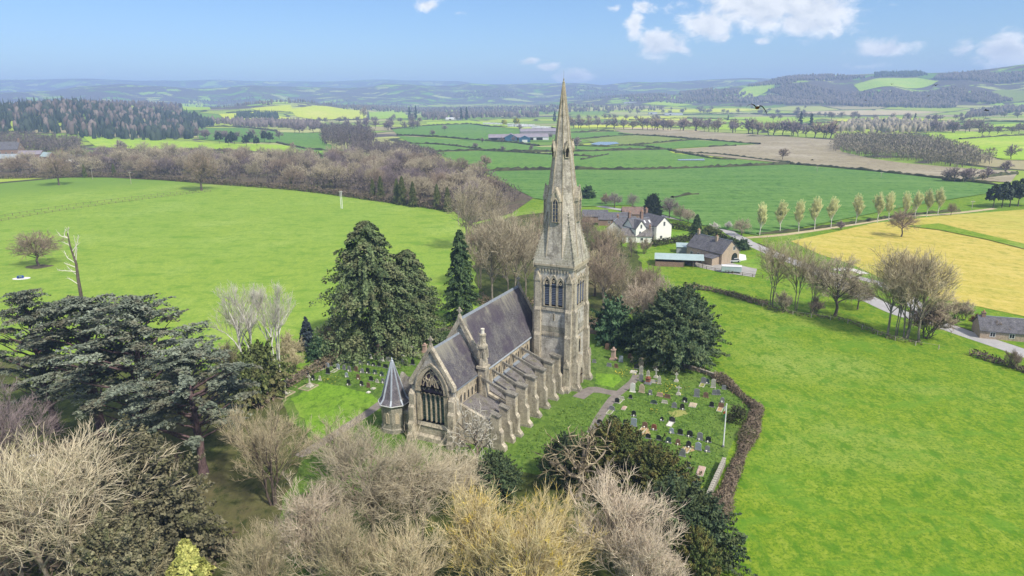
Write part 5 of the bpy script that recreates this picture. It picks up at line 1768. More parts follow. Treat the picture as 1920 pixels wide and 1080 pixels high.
K = {}
def make_kinds():
    # near, leafless
    for i in (0, 1):
        c, t = bare_tree(11 + i, 15, 8.0, 0.12, 1, 26, 7, 6, 5, 0.026, 0.22, 0, 0.40, 0.42, 0.9, 0.04, 0.16, 0.42, lens=(0.34, 0.19, 0.11), kink=0.14, gaps=0.3, ang=0.62, br_tint=(0.45, 0.9), br_r=0.17)
        K['fan%d' % i] = Kind(c, 'twig tan', t, 'bark tan', 15)
    for i in (0, 1):
        c, t = bare_tree(31 + i, 17, 5.6, 0.2, 2, 20, 8, 7, 5, 0.023, 0.16, 0, 0.36, 0.40, 0.35, 0.03, 0.16, 0.6, kink=0.16, gaps=0.36, ang=0.62, br_tint=(0.35, 0.8), br_r=0.17)
        K['ash%d' % i] = Kind(c, 'twig grey', t, 'bark tan', 17)
    c, t = bare_tree(41, 16, 6.2, 0.1, 5, 20, 8, 7, 5, 0.022, 0.3, 0, 0.34, 0.38, 0.4, 0.06, 0.12, 0.62, kink=0.16, gaps=0.35, ang=0.62)
    K['multi'] = Kind(c, 'twig grey', t, 'bark dark', 16)
    c, t = bare_tree(51, 22, 5.6, 0.36, 4, 16, 6, 5, 3, 0.022, 0.6, 0, 0.40, 0.26, 0.3, 0.12, 0.06, 0.7)
    K['birch'] = Kind(c, 'twig pale', t, 'bark pale', 22)
    c, t = bare_tree(61, 10, 5.5, 0.15, 1, 12, 5, 3, 0, 0.06, 0.1, 0.4, 0.42, 0.5, 0.5, 0.0, 0.5, 0.5, kink=0.35)
    K['dead'] = Kind(c, 'twig tan', t, 'bark tan', 10)
    # middle distance, leafless
    for i in (0, 1):
        c, t = bare_tree(71 + i, 18, 8.5, 0.22, 1, 15, 7, 6, 4, 0.045, 0.12, 0.2, 0.55, 0.42, 0.55, 0.03, 0.22, 0.5)
        K['oak%d' % i] = Kind(c, 'twig brown', t, 'bark dark', 18)
    for i in (0, 1, 2):
        c, t = bare_tree(81 + i, 22, 7.0, 0.22, 1 + i, 15, 7, 6, 4, 0.036, 0.35, 0, 0.38, 0.38, 0.4, 0.06, 0.14, 0.6, gaps=0.25)
        K['tall%d' % i] = Kind(c, 'twig grey', t, 'bark grey', 22)
    c, t = bare_tree(91, 15, 2.4, 0.18, 1, 18, 7, 6, 3, 0.045, 0.9, 0, 0.2, 0.26, 0.2, 0.25, 0.04, 0.55)
    K['poplar'] = Kind(c, 'twig olive', t, 'bark pale', 15)
    c, t = bare_tree(95, 6, 3.6, 0.06, 5, 15, 6, 6, 3, 0.04, 0.2, 0, 0.14, 0.5, 0.85, 0.05, 0.15, 0.4)
    K['shrub'] = Kind(c, 'twig brown', t, 'bark dark', 6)
    # far, leafless: few but thicker twigs
    for i in (0, 1, 2):
        c, t = bare_tree(101 + i, 16, 6.5, 0.18, 1, 11, 6, 5, 0, 0.17, 0.22, 0.1, 0.5, 0.42, 0.5, 0.03, 0.14, 0.5)
        K['far%d' % i] = Kind(c, 'twig mauve', t, 'bark dark', 16)
    # evergreens
    K['holm'] = Kind(bough_tree(201, 8.5, 17, 440, 125, 0.32, 0.12, 0.2, 1.5), 'holm oak leaves', pole_trunk(9, 0.6), 'bark dark', 17)
    K['yew'] = Kind(bough_tree(211, 8.0, 12, 440, 120, 0.29, 0.13, 0.35, 2.0, 0.02, -0.25), 'yew needles', pole_trunk(6, 0.5), 'bark dark', 12)
    K['bigyew'] = Kind(bough_tree(221, 11.5, 17, 640, 125, 0.33, 0.10, 0.35, 2.1, 0.02, -0.35), 'yew needles', pole_trunk(9, 0.7), 'bark dark', 17)
    K['bush'] = Kind(bough_tree(231, 3.2, 5, 170, 60, 0.26, 0.17, 0.3, 1.6), 'holly leaves', pole_trunk(2.5, 0.16), 'bark dark', 5)
    K['cypress'] = Kind(cone_tree(241, 28, 10.5, 600, 92, 0.31, 0.28, 0.02, 0.02, 0.62, 0.2), 'cypress sprays', pole_trunk(26.5, 0.75), 'bark grey', 28)
    K['fir'] = Kind(cone_tree(251, 25, 4.8, 440, 70, 0.29, 0.25, 0.02, 0.02, 0.62, 0.2), 'fir needles', pole_trunk(24, 0.45), 'bark dark', 25)
    K['gold'] = Kind(cone_tree(261, 13, 3.6, 260, 40, 0.36, 0.5, 0.02, 0.02, 0.6, 0.2), 'golden sprays', pole_trunk(12, 0.3), 'bark grey', 13)
    K['spruce'] = Kind(cone_tree(271, 7, 1.9, 130, 26, 0.26, 0.2, 0.02, 0.02, 0.85, 0.15), 'blue spruce', pole_trunk(6.6, 0.12), 'bark dark', 7)
    K['farfir'] = Kind(cone_tree(281, 22, 5.0, 60, 7, 1.9, 0.2, 0.02, 0.06, 0.8, 0.2), 'far conifer', pole_trunk(19, 0.4), 'bark dark', 22)
    K['pine'] = Kind(dome_tree(291, 6.0, 16, 14, 60, 1.1, 0.35, 0.33), 'far conifer', pole_trunk(11, 0.4), 'bark dark', 16)
    c, t = cedar_tree(301, 27, 10.0, 0.24, 70, 480, 0.31, (1.5, 1.0))
    K['cedar0'] = Kind(c, 'cedar needles', t, 'bark purple', 27)
    c, t = cedar_tree(302, 22, 9.0, 0.36, 50, 470, 0.31, (-1.0, 0.5))
    K['cedar1'] = Kind(c, 'cedar needles', t, 'bark purple', 22)
    print('kinds', {k: (tris(v), round(v.h, 1), round(v.r, 1)) for k, v in K.items()}, sum(tris(v) for v in K.values()))


make_kinds()
RNG = random.Random(5)


def rz():
    return RNG.uniform(0, 6.283)


def near_trees():
    p = lambda kind, name, xyh, label, cat='tree', **kw: K[kind].put(name, xyh[0], xyh[1], xyh[2], kw.pop('rz', rz()), label, cat, **kw)
    G = lambda x, y, h: (x, y, h)
    # cedars on the left
    p('cedar0', 'cedar_tree', (-62.56,104.9,26.9), 'largest blue-grey cedar with tiered branches, second from the right of the four cedars', rz=0.4, wide=0.95)
    p('cedar1', 'cedar_tree', (-73.07,110.0,25.7), 'flat-topped cedar between the largest and the left-edge cedar', rz=5.2, wide=0.95)
    p('cedar1', 'cedar_tree', (-49.76,97.8,22.1), 'cedar with a bare purple-brown trunk standing clear on the grass', rz=2.2, wide=0.92)
    p('cedar0', 'cedar_tree', (-83.43,113.4,26.6), 'tall narrow-headed cedar at the left edge of the cedar group', rz=3.6, wide=0.62)
    # foreground row along the bottom
    p('fan0', 'bare_tree', (-4.16,69.00,15.0), 'yellow-lichened bare tree with a fan of upright twigs at the bottom centre', mat_='twig gold', wide=1.0, rz=0.5)
    p('fan1', 'bare_tree', (4.10,68.00,14.0), 'tan bare tree right of the yellow one, twigs fanned out', mat_='twig gold', wide=0.9, rz=1.9)
    p('fan1', 'bare_tree', (12.26,69.71,15.3), 'pinkish-grey bare tree in front of the yews', mat_='twig pink', wide=0.95, rz=4.0)
    p('fan0', 'bare_tree', (14.95,63.65,13.3), 'low spreading bare tree at the bottom edge right of the yellow one', mat_='twig pink', wide=0.9, rz=2.7)
    p('fan0', 'bare_tree', (-24.77,70.64,14.4), 'pinkish-tan bare tree with a rounded fan crown left of the ivied trunks', mat_='twig pink', wide=1.0, rz=5.1)
    p('fan1', 'bare_tree', (-28.94,66.65,11.5), 'low tan bare tree at the bottom between the golden conifer and the fan crown', mat_='twig tan', wide=0.8, rz=0.2)
    p('ash0', 'bare_tree', (-18.39,78.24,16.5), 'tall grey bare tree with an ivied trunk below the turret', mat_='twig grey', wide=1.15, rz=1.0)
    p('ash1', 'bare_tree', (-12.78,79.29,14.9), 'grey-brown bare tree in front of the east window wall', mat_='twig grey', wide=1.15, rz=2.0)
    p('multi', 'bare_tree', (-26.70,95.5,10.9), 'thicket-like bare tree hiding the foot of the turret', mat_='twig grey', wide=1.1, rz=3.0)
    p('ash1', 'bare_tree', (-8.01,84.65,10.5), 'slender bare tree below the chapel buttresses', mat_='twig grey', wide=1.0, rz=5.0)
    p('multi', 'bare_tree', (-35.70,89.04,16.3), 'many-stemmed bare tree standing alone on the grass below the path', mat_='twig tan', wide=0.82, rz=0.7)
    p('ash0', 'bare_tree', (-52.91,68.69,22.1), 'big grey-brown bare tree filling the lower left corner', mat_='twig grey', wide=1.15, rz=2.5)
    p('ash1', 'bare_tree', (-61.97,72.55,16.8), 'lichen-yellow bare tree at the left edge below the cedars', mat_='twig lichen', wide=1.1, rz=4.4)
    p('multi', 'bare_tree', (-76.54,91.8,17.6), 'mauve-grey bare tree at the left picture edge by the white parapet', mat_='twig mauve', wide=1.0, rz=1.3)
    p('ash0', 'bare_tree', (-98.8,115.0,15.1), 'bare tree half out of view at the left edge below the meadow', mat_='twig brown', wide=1.0, rz=1.7)
    p('multi', 'bare_tree', (-67.02,83.62,10.3), 'short bare thicket above the lower left tree', mat_='twig lichen', wide=1.0, rz=4.9)
    p('holm', 'evergreen_oak', (-46.74,75.39,18.1), 'large dome of dark brown-green evergreen leaves below the cedars', wide=0.95)
    p('holm', 'evergreen_oak', (-43.26,64.33,14.4), 'lower dark evergreen merging with the big dome at the bottom', wide=0.9)
    p('gold', 'golden_conifer', (-35.49,63.44,12.1), 'yellow-green drooping conifer at the bottom edge', wide=1.05)
    p('yew', 'yew_tree', (15.47,94.1,10.4), 'olive yew nearest the churchyard path', mat_='yew needles', wide=0.82)
    p('yew', 'yew_tree', (20.10,86.18,10.2), 'rusty olive yew in the middle of the yew line', wide=0.85)
    p('yew', 'yew_tree', (20.26,74.50,11.8), 'big dark green yew at the low end of the yew line', mat_='dark yew', wide=0.88)
    p('yew', 'yew_tree', (21.47,68.68,9.4), 'small yew beside the end of the churchyard wall', wide=0.5)
    p('yew', 'yew_tree', (-2.68,90.6,7.1), 'dark green yew below the chapel corner', mat_='dark yew', wide=0.85)
    p('yew', 'yew_tree', (8.09,94.9,7.8), 'dark yew behind the pale dead branches', mat_='dark yew', wide=0.75)
    p('dead', 'dead_tree', (9.67,89.74,11.6), 'pale leafless dead tree with crooked branches in front of the yews', rz=2.0, wide=1.0, mat_='twig tan')
    p('dead', 'bare_tree', (-6.13,98.7,11.3), 'small pale bare sapling against the chapel wall', mat_='twig pale', wide=0.62, rz=0.3)
    p('fan1', 'bare_tree', (-11.88,64.77,12.8), 'pale tan bare tree at the bottom edge left of the yellow one', mat_='twig tan', wide=0.85, rz=0.9)
    p('fan0', 'bare_tree', (-18.68,65.27,14.5), 'buff bare tree at the bottom edge right of the pinkish-tan fan crown', mat_='twig tan', wide=0.85, rz=3.3)
    p('ash1', 'bare_tree', (-43.87,64.33,11.9), 'rusty-twigged bare tree at the bottom left in front of the dark dome', mat_='twig lichen', wide=0.9, rz=3.3)
    p('ash0', 'bare_tree', (-61.58,67.04,14.5), 'dull brown bare tree in the extreme lower left corner', mat_='twig brown', wide=1.1, rz=0.3)
    p('fan1', 'bare_tree', (1.15,63.02,15.0), 'straw-coloured bare tree at the bottom edge in front of the yellow one', mat_='twig gold', wide=0.9, rz=5.3)
    # left of the church
    p('birch', 'pale_barked_tree', (-54.55,131.4,22.7), 'white-stemmed bare tree, left of the pale pair', wide=0.9, rz=0.3)
    p('birch', 'pale_barked_tree', (-50.21,135.8,21.9), 'white-stemmed bare tree, right of the pale pair', wide=0.85, rz=2.2)
    p('bush', 'ivied_stump', (-51.15,128.7,11.2), 'ivy-smothered trunk under the pale pair of trees', 'tree', mat_='ivy leaves', wide=0.7)
    p('bush', 'ivied_stump', (-51.52,123.2,10.1), 'lower ivy-covered trunk left of the churchyard wall', 'tree', mat_='ivy leaves', wide=0.6)
    p('bush', 'holly_bush', (-44.62,148.1,5.2), 'dark glossy holly behind the left churchyard wall', 'bush', wide=0.8)
    p('shrub', 'bare_shrub', (-43.11,153.0,6.9), 'pinkish brown bare shrub right of the holly', 'shrub', mat_='twig tan', wide=0.8)
    p('shrub', 'bare_shrub', (-41.69,156.6,5.7), 'bare shrub at the far end of the left churchyard wall', 'shrub', mat_='twig tan', wide=0.7)
    p('shrub', 'bare_shrub', (-50.51,145.6,7.4), 'bare shrub left of the small blue spruce', 'shrub', mat_='twig lichen', wide=0.9)
    p('shrub', 'bare_shrub', (-48.13,140.2,5.6), 'straw-coloured shrub over the wall', 'shrub', mat_='twig lichen', wide=0.9)
    p('shrub', 'bare_shrub', (-62.24,139.6,7.3), 'pale shrub between the cedar and the white-stemmed trees', 'shrub', mat_='twig lichen', wide=0.9)
    p('spruce', 'blue_spruce', (-48.75,153.1,8.5), 'small dark blue spruce behind the churchyard wall', wide=1.1)
    p('cypress', 'cypress_tree', (-33.57,154.9,30.6), 'massive broad conifer with drooping sprays left of the church', wide=1.12, rz=0.5)
    p('cypress', 'cypress_tree', (-25.17,159.2,22.9), 'shorter conifer merged with the right flank of the massive one', wide=1.1, rz=2.5)
    p('fir', 'fir_tree', (-13.52,173.9,24.9), 'narrow dark conifer standing alone behind the nave roof', rz=1.0, wide=0.95)
    # standing dead tree beyond the cedars and oaks in the meadow
    # right of the church
    p('bigyew', 'yew_tree', (37.46,146.2,16.3), 'broad dark yew overhanging the far right corner of the churchyard', wide=0.93, rz=1.0, mat_='dark yew')
    p('bush', 'holly_tree', (24.76,157.9,10.9), 'dark green holly between the tower and the broad yew', wide=0.75, rz=0.4)
    p('bush', 'holly_tree', (29.63,152.2,9.3), 'dark holly tucked against the left side of the broad yew', mat_='fir needles', wide=0.7, rz=2.4)
    for i, (x, y, h, kind, mt, w, lb) in enumerate([(-5.42,187.8,26.3,'tall0','twig_grey',0.9,'w0'),(-0.04,190.3,26.9,'tall1','twig_grey',0.85,'w1'),(-10.12,208.0,22.1,'tall2','twig_brown',0.8,'w2'),(3.95,195.6,22.6,'tall0','twig_grey',0.8,'w3'),(8.28,204.3,24.2,'tall1','twig_brown',0.9,'w4'),(-2.65,221.1,22.4,'tall2','twig_grey',0.9,'w5'),(24.32,174.7,21.2,'tall1','twig_brown',0.85,'w6'),(30.06,179.2,16.5,'tall0','twig_grey',0.6,'w7'),(35.91,179.1,13.6,'oak0','twig_brown',0.6,'w8'),(36.21,157.6,16.2,'oak1','twig_pink',0.62,'w9'),(31.68,163.7,14.0,'oak0','twig_pink',0.7,'w10'),(29.35,220.0,16.2,'oak1','twig_brown',0.7,'w11'),(33.52,231.0,16.3,'tall2','twig_tan',0.6,'w12'),(24.93,197.8,14.0,'oak1','twig_lichen',0.9,'w13'),(29.37,261.4,14.7,'tall0','twig_brown',0.9,'w14'),(41.48,194.5,10.6,'oak0','twig_brown',0.6,'w15'),(39.60,257.2,11.2,'tall0','twig_grey',0.6,'w20'),(44.89,249.6,8.1,'oak1','twig_grey',0.55,'w21'),(50.68,254.9,6.2,'shrub','twig_grey',0.8,'w22'),(42.86,260.9,8.4,'oak0','twig_tan',0.5,'w23'),(-16.69,263.3,27.2,'tall1','twig_grey',0.9,'w16'),(-7.59,278.5,23.2,'tall0','twig_grey',0.9,'w17'),(30.13,194.8,9.8,'shrub','twig_lichen',1.0,'w18'),(39.61,203.3,7.6,'shrub','twig_lichen',1.0,'w19')]):
        sets = {'w0': 'bare tree rising just left of the tower, behind the nave roof', 'w16': 'spreading bare tree at the meadow corner by the pole'}
        K[kind].put('bare_shrub' if kind == 'shrub' else 'bare_tree', x, y, h, rz(), sets.get(lb, 'leafless tree in the clump of bare trees left of the tower' if x < 8 else 'leafless tree in the tangle of bare trees right of the tower'), 'tree',
                    None if lb in sets else 'bare trees behind the church', w, mt.replace('_', ' '))
    # along the lane
    for i, (x, y, h, kind, mt, w, lb) in enumerate([(74.36,187.0,19.5,'tall2','twig_tan',0.62,'tall_leftmost_bare_tree_of_the_row_by_the_lane_fence'),(79.12,181.7,19.6,'tall1','twig_tan',0.6,'second_tall_bare_tree_from_the_left_in_the_lane_row'),(82.70,179.6,16.6,'tall2','twig_grey',0.55,'thin_bare_tree_left_of_the_thick_trunked_one_by_the_lane'),(87.79,176.6,16.8,'oak1','twig_grey',0.72,'thick_trunked_pollard_like_tree_near_the_white_lay-by'),(96.6,182.2,9.1,'oak0','twig_brown',0.8,'low_brown_bare_tree_right_of_the_thick_trunk'),(93.6,160.8,22.8,'tall0','twig_tan',0.72,'tall_straight_bare_tree_at_the_left_of_the_lane_clump'),(95.3,160.0,21.4,'tall1','twig_tan',0.6,'slim_bare_tree_inside_the_lane_clump'),(96.8,158.4,23.3,'tall2','twig_tan',0.75,'widest_bare_tree_of_the_lane_clump_against_the_yellow_crop'),(98.6,156.0,21.2,'tall0','twig_tan',0.8,'bare_tree_at_the_right_of_the_lane_clump'),(101.5,158.2,9.9,'shrub','twig_brown',1.0,'bushy_undergrowth_at_the_foot_of_the_lane_clump')]):
        K[kind].put('bare_tree' if kind != 'shrub' else 'bare_shrub', x, y, h, rz(), lb.replace('_', ' '), 'tree' if kind != 'shrub' else 'shrub', 'bare trees beside the lane', w * 1.22, mt.replace('_', ' '))
    for (x, y, h, mt, lb) in [(112.2,170.4,6.3,'twig_brown','brown_bush_right_of_the_lane_clump'),(118.0,173.0,5.5,'twig_tan','tan_bush_beside_the_lane'),(119.9,172.0,5.5,'twig_grey','grey_bush_left_of_the_purple_one'),(118.9,166.3,3.9,'twig_red','dark_purple-red_bush_beside_the_lane'),(119.2,158.6,4.3,'twig_brown','dull_bush_in_the_yard_by_the_lane'),(100.5,192.7,6.4,'twig_brown','low_bush_between_the_two_lanes'),(75.32,180.4,6.1,'twig_grey','brushwood_at_the_foot_of_the_lane_row'),(83.04,177.7,5.3,'twig_brown','brush_beside_the_thick_trunk'),(109.3,138.7,4.2,'twig_brown','bush_at_the_right_edge_by_the_verge')]:
        K['shrub'].put('bare_shrub', x, y, h, rz(), lb.replace('_', ' '), 'shrub', 'bushes along the lane', 0.9, mt.replace('_', ' '))
    # poplars
    for i, (x, y, h) in enumerate([(106.9,289.4,12.2),(117.3,293.7,12.4),(126.8,297.0,12.2),(135.3,300.4,12.8),(144.8,305.2,12.1),(159.6,312.7,12.3),(172.3,317.7,12.2),(180.5,323.1,11.9),(189.0,325.6,11.5),(196.8,329.7,11.4),(204.1,332.4,11.7),(212.2,336.7,11.8)]):
        o = ['first', 'second', 'third', 'fourth', 'fifth', 'sixth', 'seventh', 'eighth', 'ninth', 'tenth', 'eleventh', 'twelfth'][i]
        K['poplar'].put('poplar_tree', x, y, h * 1.15, rz(), o + ' yellowish poplar from the near end of the track row', 'tree', 'poplars along the farm track', 1.12)
    oak = K['oak0'].put('oak_tree', *(164.6,283.2,13.0), 1.0, 'dark round bare oak at the edge of the yellow crop', 'tree', None, 0.85, 'twig brown')
    K['shrub'].put('bare_shrub', *(146.9,299.9,4.3), 1.0, 'dark round bush among the poplars', 'shrub', None, 0.9, 'twig mauve')
    K['oak1'].put('oak_tree', *(217.6,334.8,6.3), 1.0, 'small bare tree at the end of the poplar row', 'tree', None, 0.75, 'twig brown')
    # meadow oaks
    K['oak1'].put('oak_tree', *(-173.8,244.2,12.9), 2.6, 'stout gnarled bare oak on a worn earth ring in the meadow', 'tree', None, 1.25, 'twig brown')
    K['oak0'].put('oak_tree', *(-324.8,493.3,21.3), 0.3, 'wide bare oak at the top left of the meadow', 'tree', None, 1.0, 'twig brown')
    K['oak1'].put('oak_tree', *(-206.4,456.6,25.1), 4.2, 'bare oak at the meadow edge in front of the strip wood', 'tree', None, 0.95, 'twig brown')


near_trees()


def dead_snag():
    """The dying tree beyond the cedars: one leaning stem and a few white limbs."""
    x, y, h = (-111.0,168.7,28.0)
    o = empty('dead_tree', (x, y, gz(x, y)), 0, 'gaunt leaning dead tree with a few white limbs behind the cedars', 'tree')
    rng = np.random.default_rng(8)
    tr = np.array([[0, 0, -0.3], [0.3, 0, h * 0.25], [0.2, 0.2, h * 0.5], [0.5, 0.1, h * 0.65], [-0.1, 0, h * 0.8], [-0.3, 0.1, h * 0.93]])
    V, F = tubes(tr[None], np.array([0.55]), np.array([0.12]), 8)
    link('trunk', mesh_np('trunk', V, F, 'bark dark'), o)
    lim = []
    for (f, dx, dy, dz) in ((0.93, -0.6, 0.3, 2.2), (0.93, -2.2, -0.4, 1.6), (0.93, 0.4, 0.2, 2.6), (0.8, -2.2, 0.3, 1.5), (0.62, 1.0, -0.4, 7.0), (0.68, 2.0, 0.3, 5.6), (0.55, -3.4, 0.6, 1.2), (0.5, -4.6, -0.5, 0.6), (0.45, -2.4, 0.2, 2.4), (0.36, -2.2, -0.6, 2.0), (0.6, -3.0, 0.8, 3.2), (0.75, 1.6, 0.5, 1.8)):
        i = f * 5
        a = tr[min(int(i), 4)] + (tr[min(int(i), 4) + 1] - tr[min(int(i), 4)]) * (i - int(i))
        b = a + np.array([dx, dy, dz])
        m = (a + b) / 2 + rng.normal(size=3) * 0.3
        lim.append(np.stack([a, m, b]))
    lim = np.array(lim)
    V1, F1 = tubes(lim, np.full(len(lim), 0.13), np.full(len(lim), 0.05), 4)
    s = spawn(lim, 6, 0.3, 1.0, 1.5, 0.7, 0.2, 0.1, rng, 3)
    V2, F2 = cones(s, np.full(len(s), 0.04))
    link('crown', mesh_np('crown', np.concatenate([V1, V2]), np.concatenate([F1, F2 + len(V1)]), 'twig pale', np.concatenate([np.full(len(V1), 0.9), np.full(len(V2), 0.7)])), o)


dead_snag()


# ---- woods and hedgerow trees ------------------------------------------------
def in_poly(p, poly):
    x, y = p
    c = False
    n = len(poly)
    for i in range(n):
        (x1, y1), (x2, y2) = poly[i], poly[(i + 1) % n]
        if (y1 > y) != (y2 > y) and x < (x2 - x1) * (y - y1) / (y2 - y1) + x1:
            c = not c
    return c


def scatter(poly, n, rng, gap):
    xs, ys = [p[0] for p in poly], [p[1] for p in poly]
    out, tries = [], 0
    while len(out) < n and tries < n * 60:
        tries += 1
        p = (rng.uniform(min(xs), max(xs)), rng.uniform(min(ys), max(ys)))
        if in_poly(p, poly) and all((p[0] - q[0]) ** 2 + (p[1] - q[1]) ** 2 > gap * gap for q in out):
            out.append(p)
    return out


def strip_wood():
    rng = random.Random(3)
    poly = [(-459.5,550.5),(-401.1,540.3),(-324.3,552.4),(-289.9,535.7),(-218.0,502.9),(-143.2,461.7),(-76.22,408.4),(-34.78,373.3),(-20.76,358.0),(-8.38,371.9),(8.27,399.4),(-6.66,466.0),(-41.86,550.7),(-75.54,619.0),(-100.3,657.1),(-192.5,698.0),(-293.9,709.6),(-396.2,727.9),(-423.6,681.0),(-418.5,603.4),(-493.1,592.0)]
    pts = scatter(poly, 178, rng, 8.0)
    kinds = ['tall0', 'tall1', 'tall2', 'oak0', 'oak1']
    mats = ['twig grey', 'twig brown', 'twig grey', 'twig grey', 'twig mauve']
    for (x, y) in pts:
        d = math.hypot(x, y)
        h = rng.uniform(13.0, 18.0) * (1.0 if d > 350 else 1.1)
        K[rng.choice(kinds)].put('bare_tree', x, y, h, rng.uniform(0, 6.28), 'leafless tree in the bare strip wood along the meadow', 'tree', 'bare trees of the strip wood', rng.uniform(1.0, 1.3), rng.choice(mats))
    for (x, y, h) in [(-61.70,386.5,16.2),(-65.41,390.8,14.3),(-54.50,378.2,14.2),(-40.29,369.9,13.6),(-33.65,360.4,13.3),(-82.67,408.8,12.4),(-77.02,404.1,14.4),(-334.8,541.3,10.3),(-313.4,544.3,10.7),(-150.5,467.8,7.9)]:
        K['fir'].put('ivied_tree', x, y, h, rng.uniform(0, 6.28), 'ivy-clad dark green tree in the edge of the strip wood', 'tree', 'ivied trees of the strip wood', 0.9, 'ivy leaves')
    far_wood('understorey', poly, 900, 'far bare wood', 'young bare growth filling the strip wood', 7, 13, 44)
    # brushwood along its foot
    edge = smooth_line([(-427.2,541.6),(-398.5,536.7),(-319.8,544.5),(-267.2,523.4),(-213.7,492.7),(-140.7,453.3),(-74.64,399.6),(-30.95,362.1)], 14)
    hedge_mesh('undergrowth', edge, 5.0, 3.4, 'bramble', 'brushwood along the foot of the strip wood', None, dens=3.2, size=0.55, kind='stuff')


def hedge_mesh(name, pts, w, h, material, label, cat='hedge', group=None, dens=8.0, size=0.35, kind=None, seed=1, noisy=0.35, aspect=3.2):
    """A hedge or bank: leaf and twig sprays along a line."""
    rng = np.random.default_rng(seed + len(pts))
    P = np.array(pts)
    seg = np.hypot(*(P[1:] - P[:-1]).T)
    cum = np.concatenate([[0], np.cumsum(seg)])
    L = cum[-1]
    n = int(L * w * h * dens)
    s = rng.uniform(0, L, n)
    x = np.interp(s, cum, P[:, 0])
    y = np.interp(s, cum, P[:, 1])
    i = np.clip(np.searchsorted(cum, s) - 1, 0, len(seg) - 1)
    t = (P[1:] - P[:-1])[i] / seg[i][:, None]
    a = rng.uniform(0, np.pi, n)
    vary = 1 + noisy * 0.5 * (np.sin(s * 0.5) * 0.4 + np.sin(s * 0.23 + 2) * 0.6) + rng.normal(size=n) * 0.14
    rr = rng.uniform(0.6, 1.0, n)
    off = np.cos(a) * w / 2 * vary * rr
    z = np.sin(a) ** 0.7 * h * vary * rr
    X, Y = x - t[:, 1] * off, y + t[:, 0] * off
    C = np.stack([X, Y, hgt(X, Y) + z], 1)
    N = np.stack([-t[:, 1] * np.cos(a), t[:, 0] * np.cos(a), np.sin(a) + 0.3], 1)
    V, F = leaf_quads(C, N, size * 0.75, rng, 0.0, aspect)
    c0 = C.mean(0)
    c0[2] = float(hgt(c0[0], c0[1]))
    o = link(name, mesh_np(name, V - c0, F, material, np.repeat(np.clip(rng.normal(0.5, 0.16, n), 0, 1), 4)), None, tuple(c0))
    return tag(o, label, cat, group, kind)


def strip_hedge(name, pts, w, h, material, label, group, seed=0):
    """Far hedge: a lumpy bank with a ragged top."""
    rng = np.random.default_rng(seed)
    P = np.array(pts)
    seg = np.hypot(*(P[1:] - P[:-1]).T)
    cum = np.concatenate([[0], np.cumsum(seg)])
    d = math.hypot(*P.mean(0))
    step = max(3.0, d * 0.004)
    n = max(4, int(cum[-1] / step))
    s = np.linspace(0, cum[-1], n)
    x, y = np.interp(s, cum, P[:, 0]), np.interp(s, cum, P[:, 1])
    tx, ty = np.gradient(x), np.gradient(y)
    ln = np.hypot(tx, ty)
    tx, ty = tx / ln, ty / ln
    prof = [(-0.5, 0.0), (-0.42, 0.62), (-0.12, 1.0), (0.15, 0.95), (0.42, 0.6), (0.5, 0.0)]
    V = []
    hv = h * rng.uniform(0.55, 1.35, n)
    for o_, q in prof:
        oo = o_ * w * rng.uniform(0.7, 1.3, n)
        X, Y = x - ty * oo, y + tx * oo
        V.append(np.stack([X, Y, hgt(X, Y) - 0.2 + q * hv * rng.uniform(0.75, 1.2, n) + (0.2 if q else 0)], 1))
    V = np.stack(V, 1).reshape(-1, 3)
    k = len(prof)
    i, j = np.meshgrid(np.arange(n - 1), np.arange(k - 1), indexing='ij')
    F = np.stack([i * k + j, i * k + j + 1, (i + 1) * k + j + 1, (i + 1) * k + j], -1).reshape(-1, 4)
    c0 = V.mean(0)
    o = link(name, mesh_np(name, V - c0, F, material, rng.uniform(0, 1, len(V))), None, tuple(c0))
    return tag(o, label, 'hedge', group)


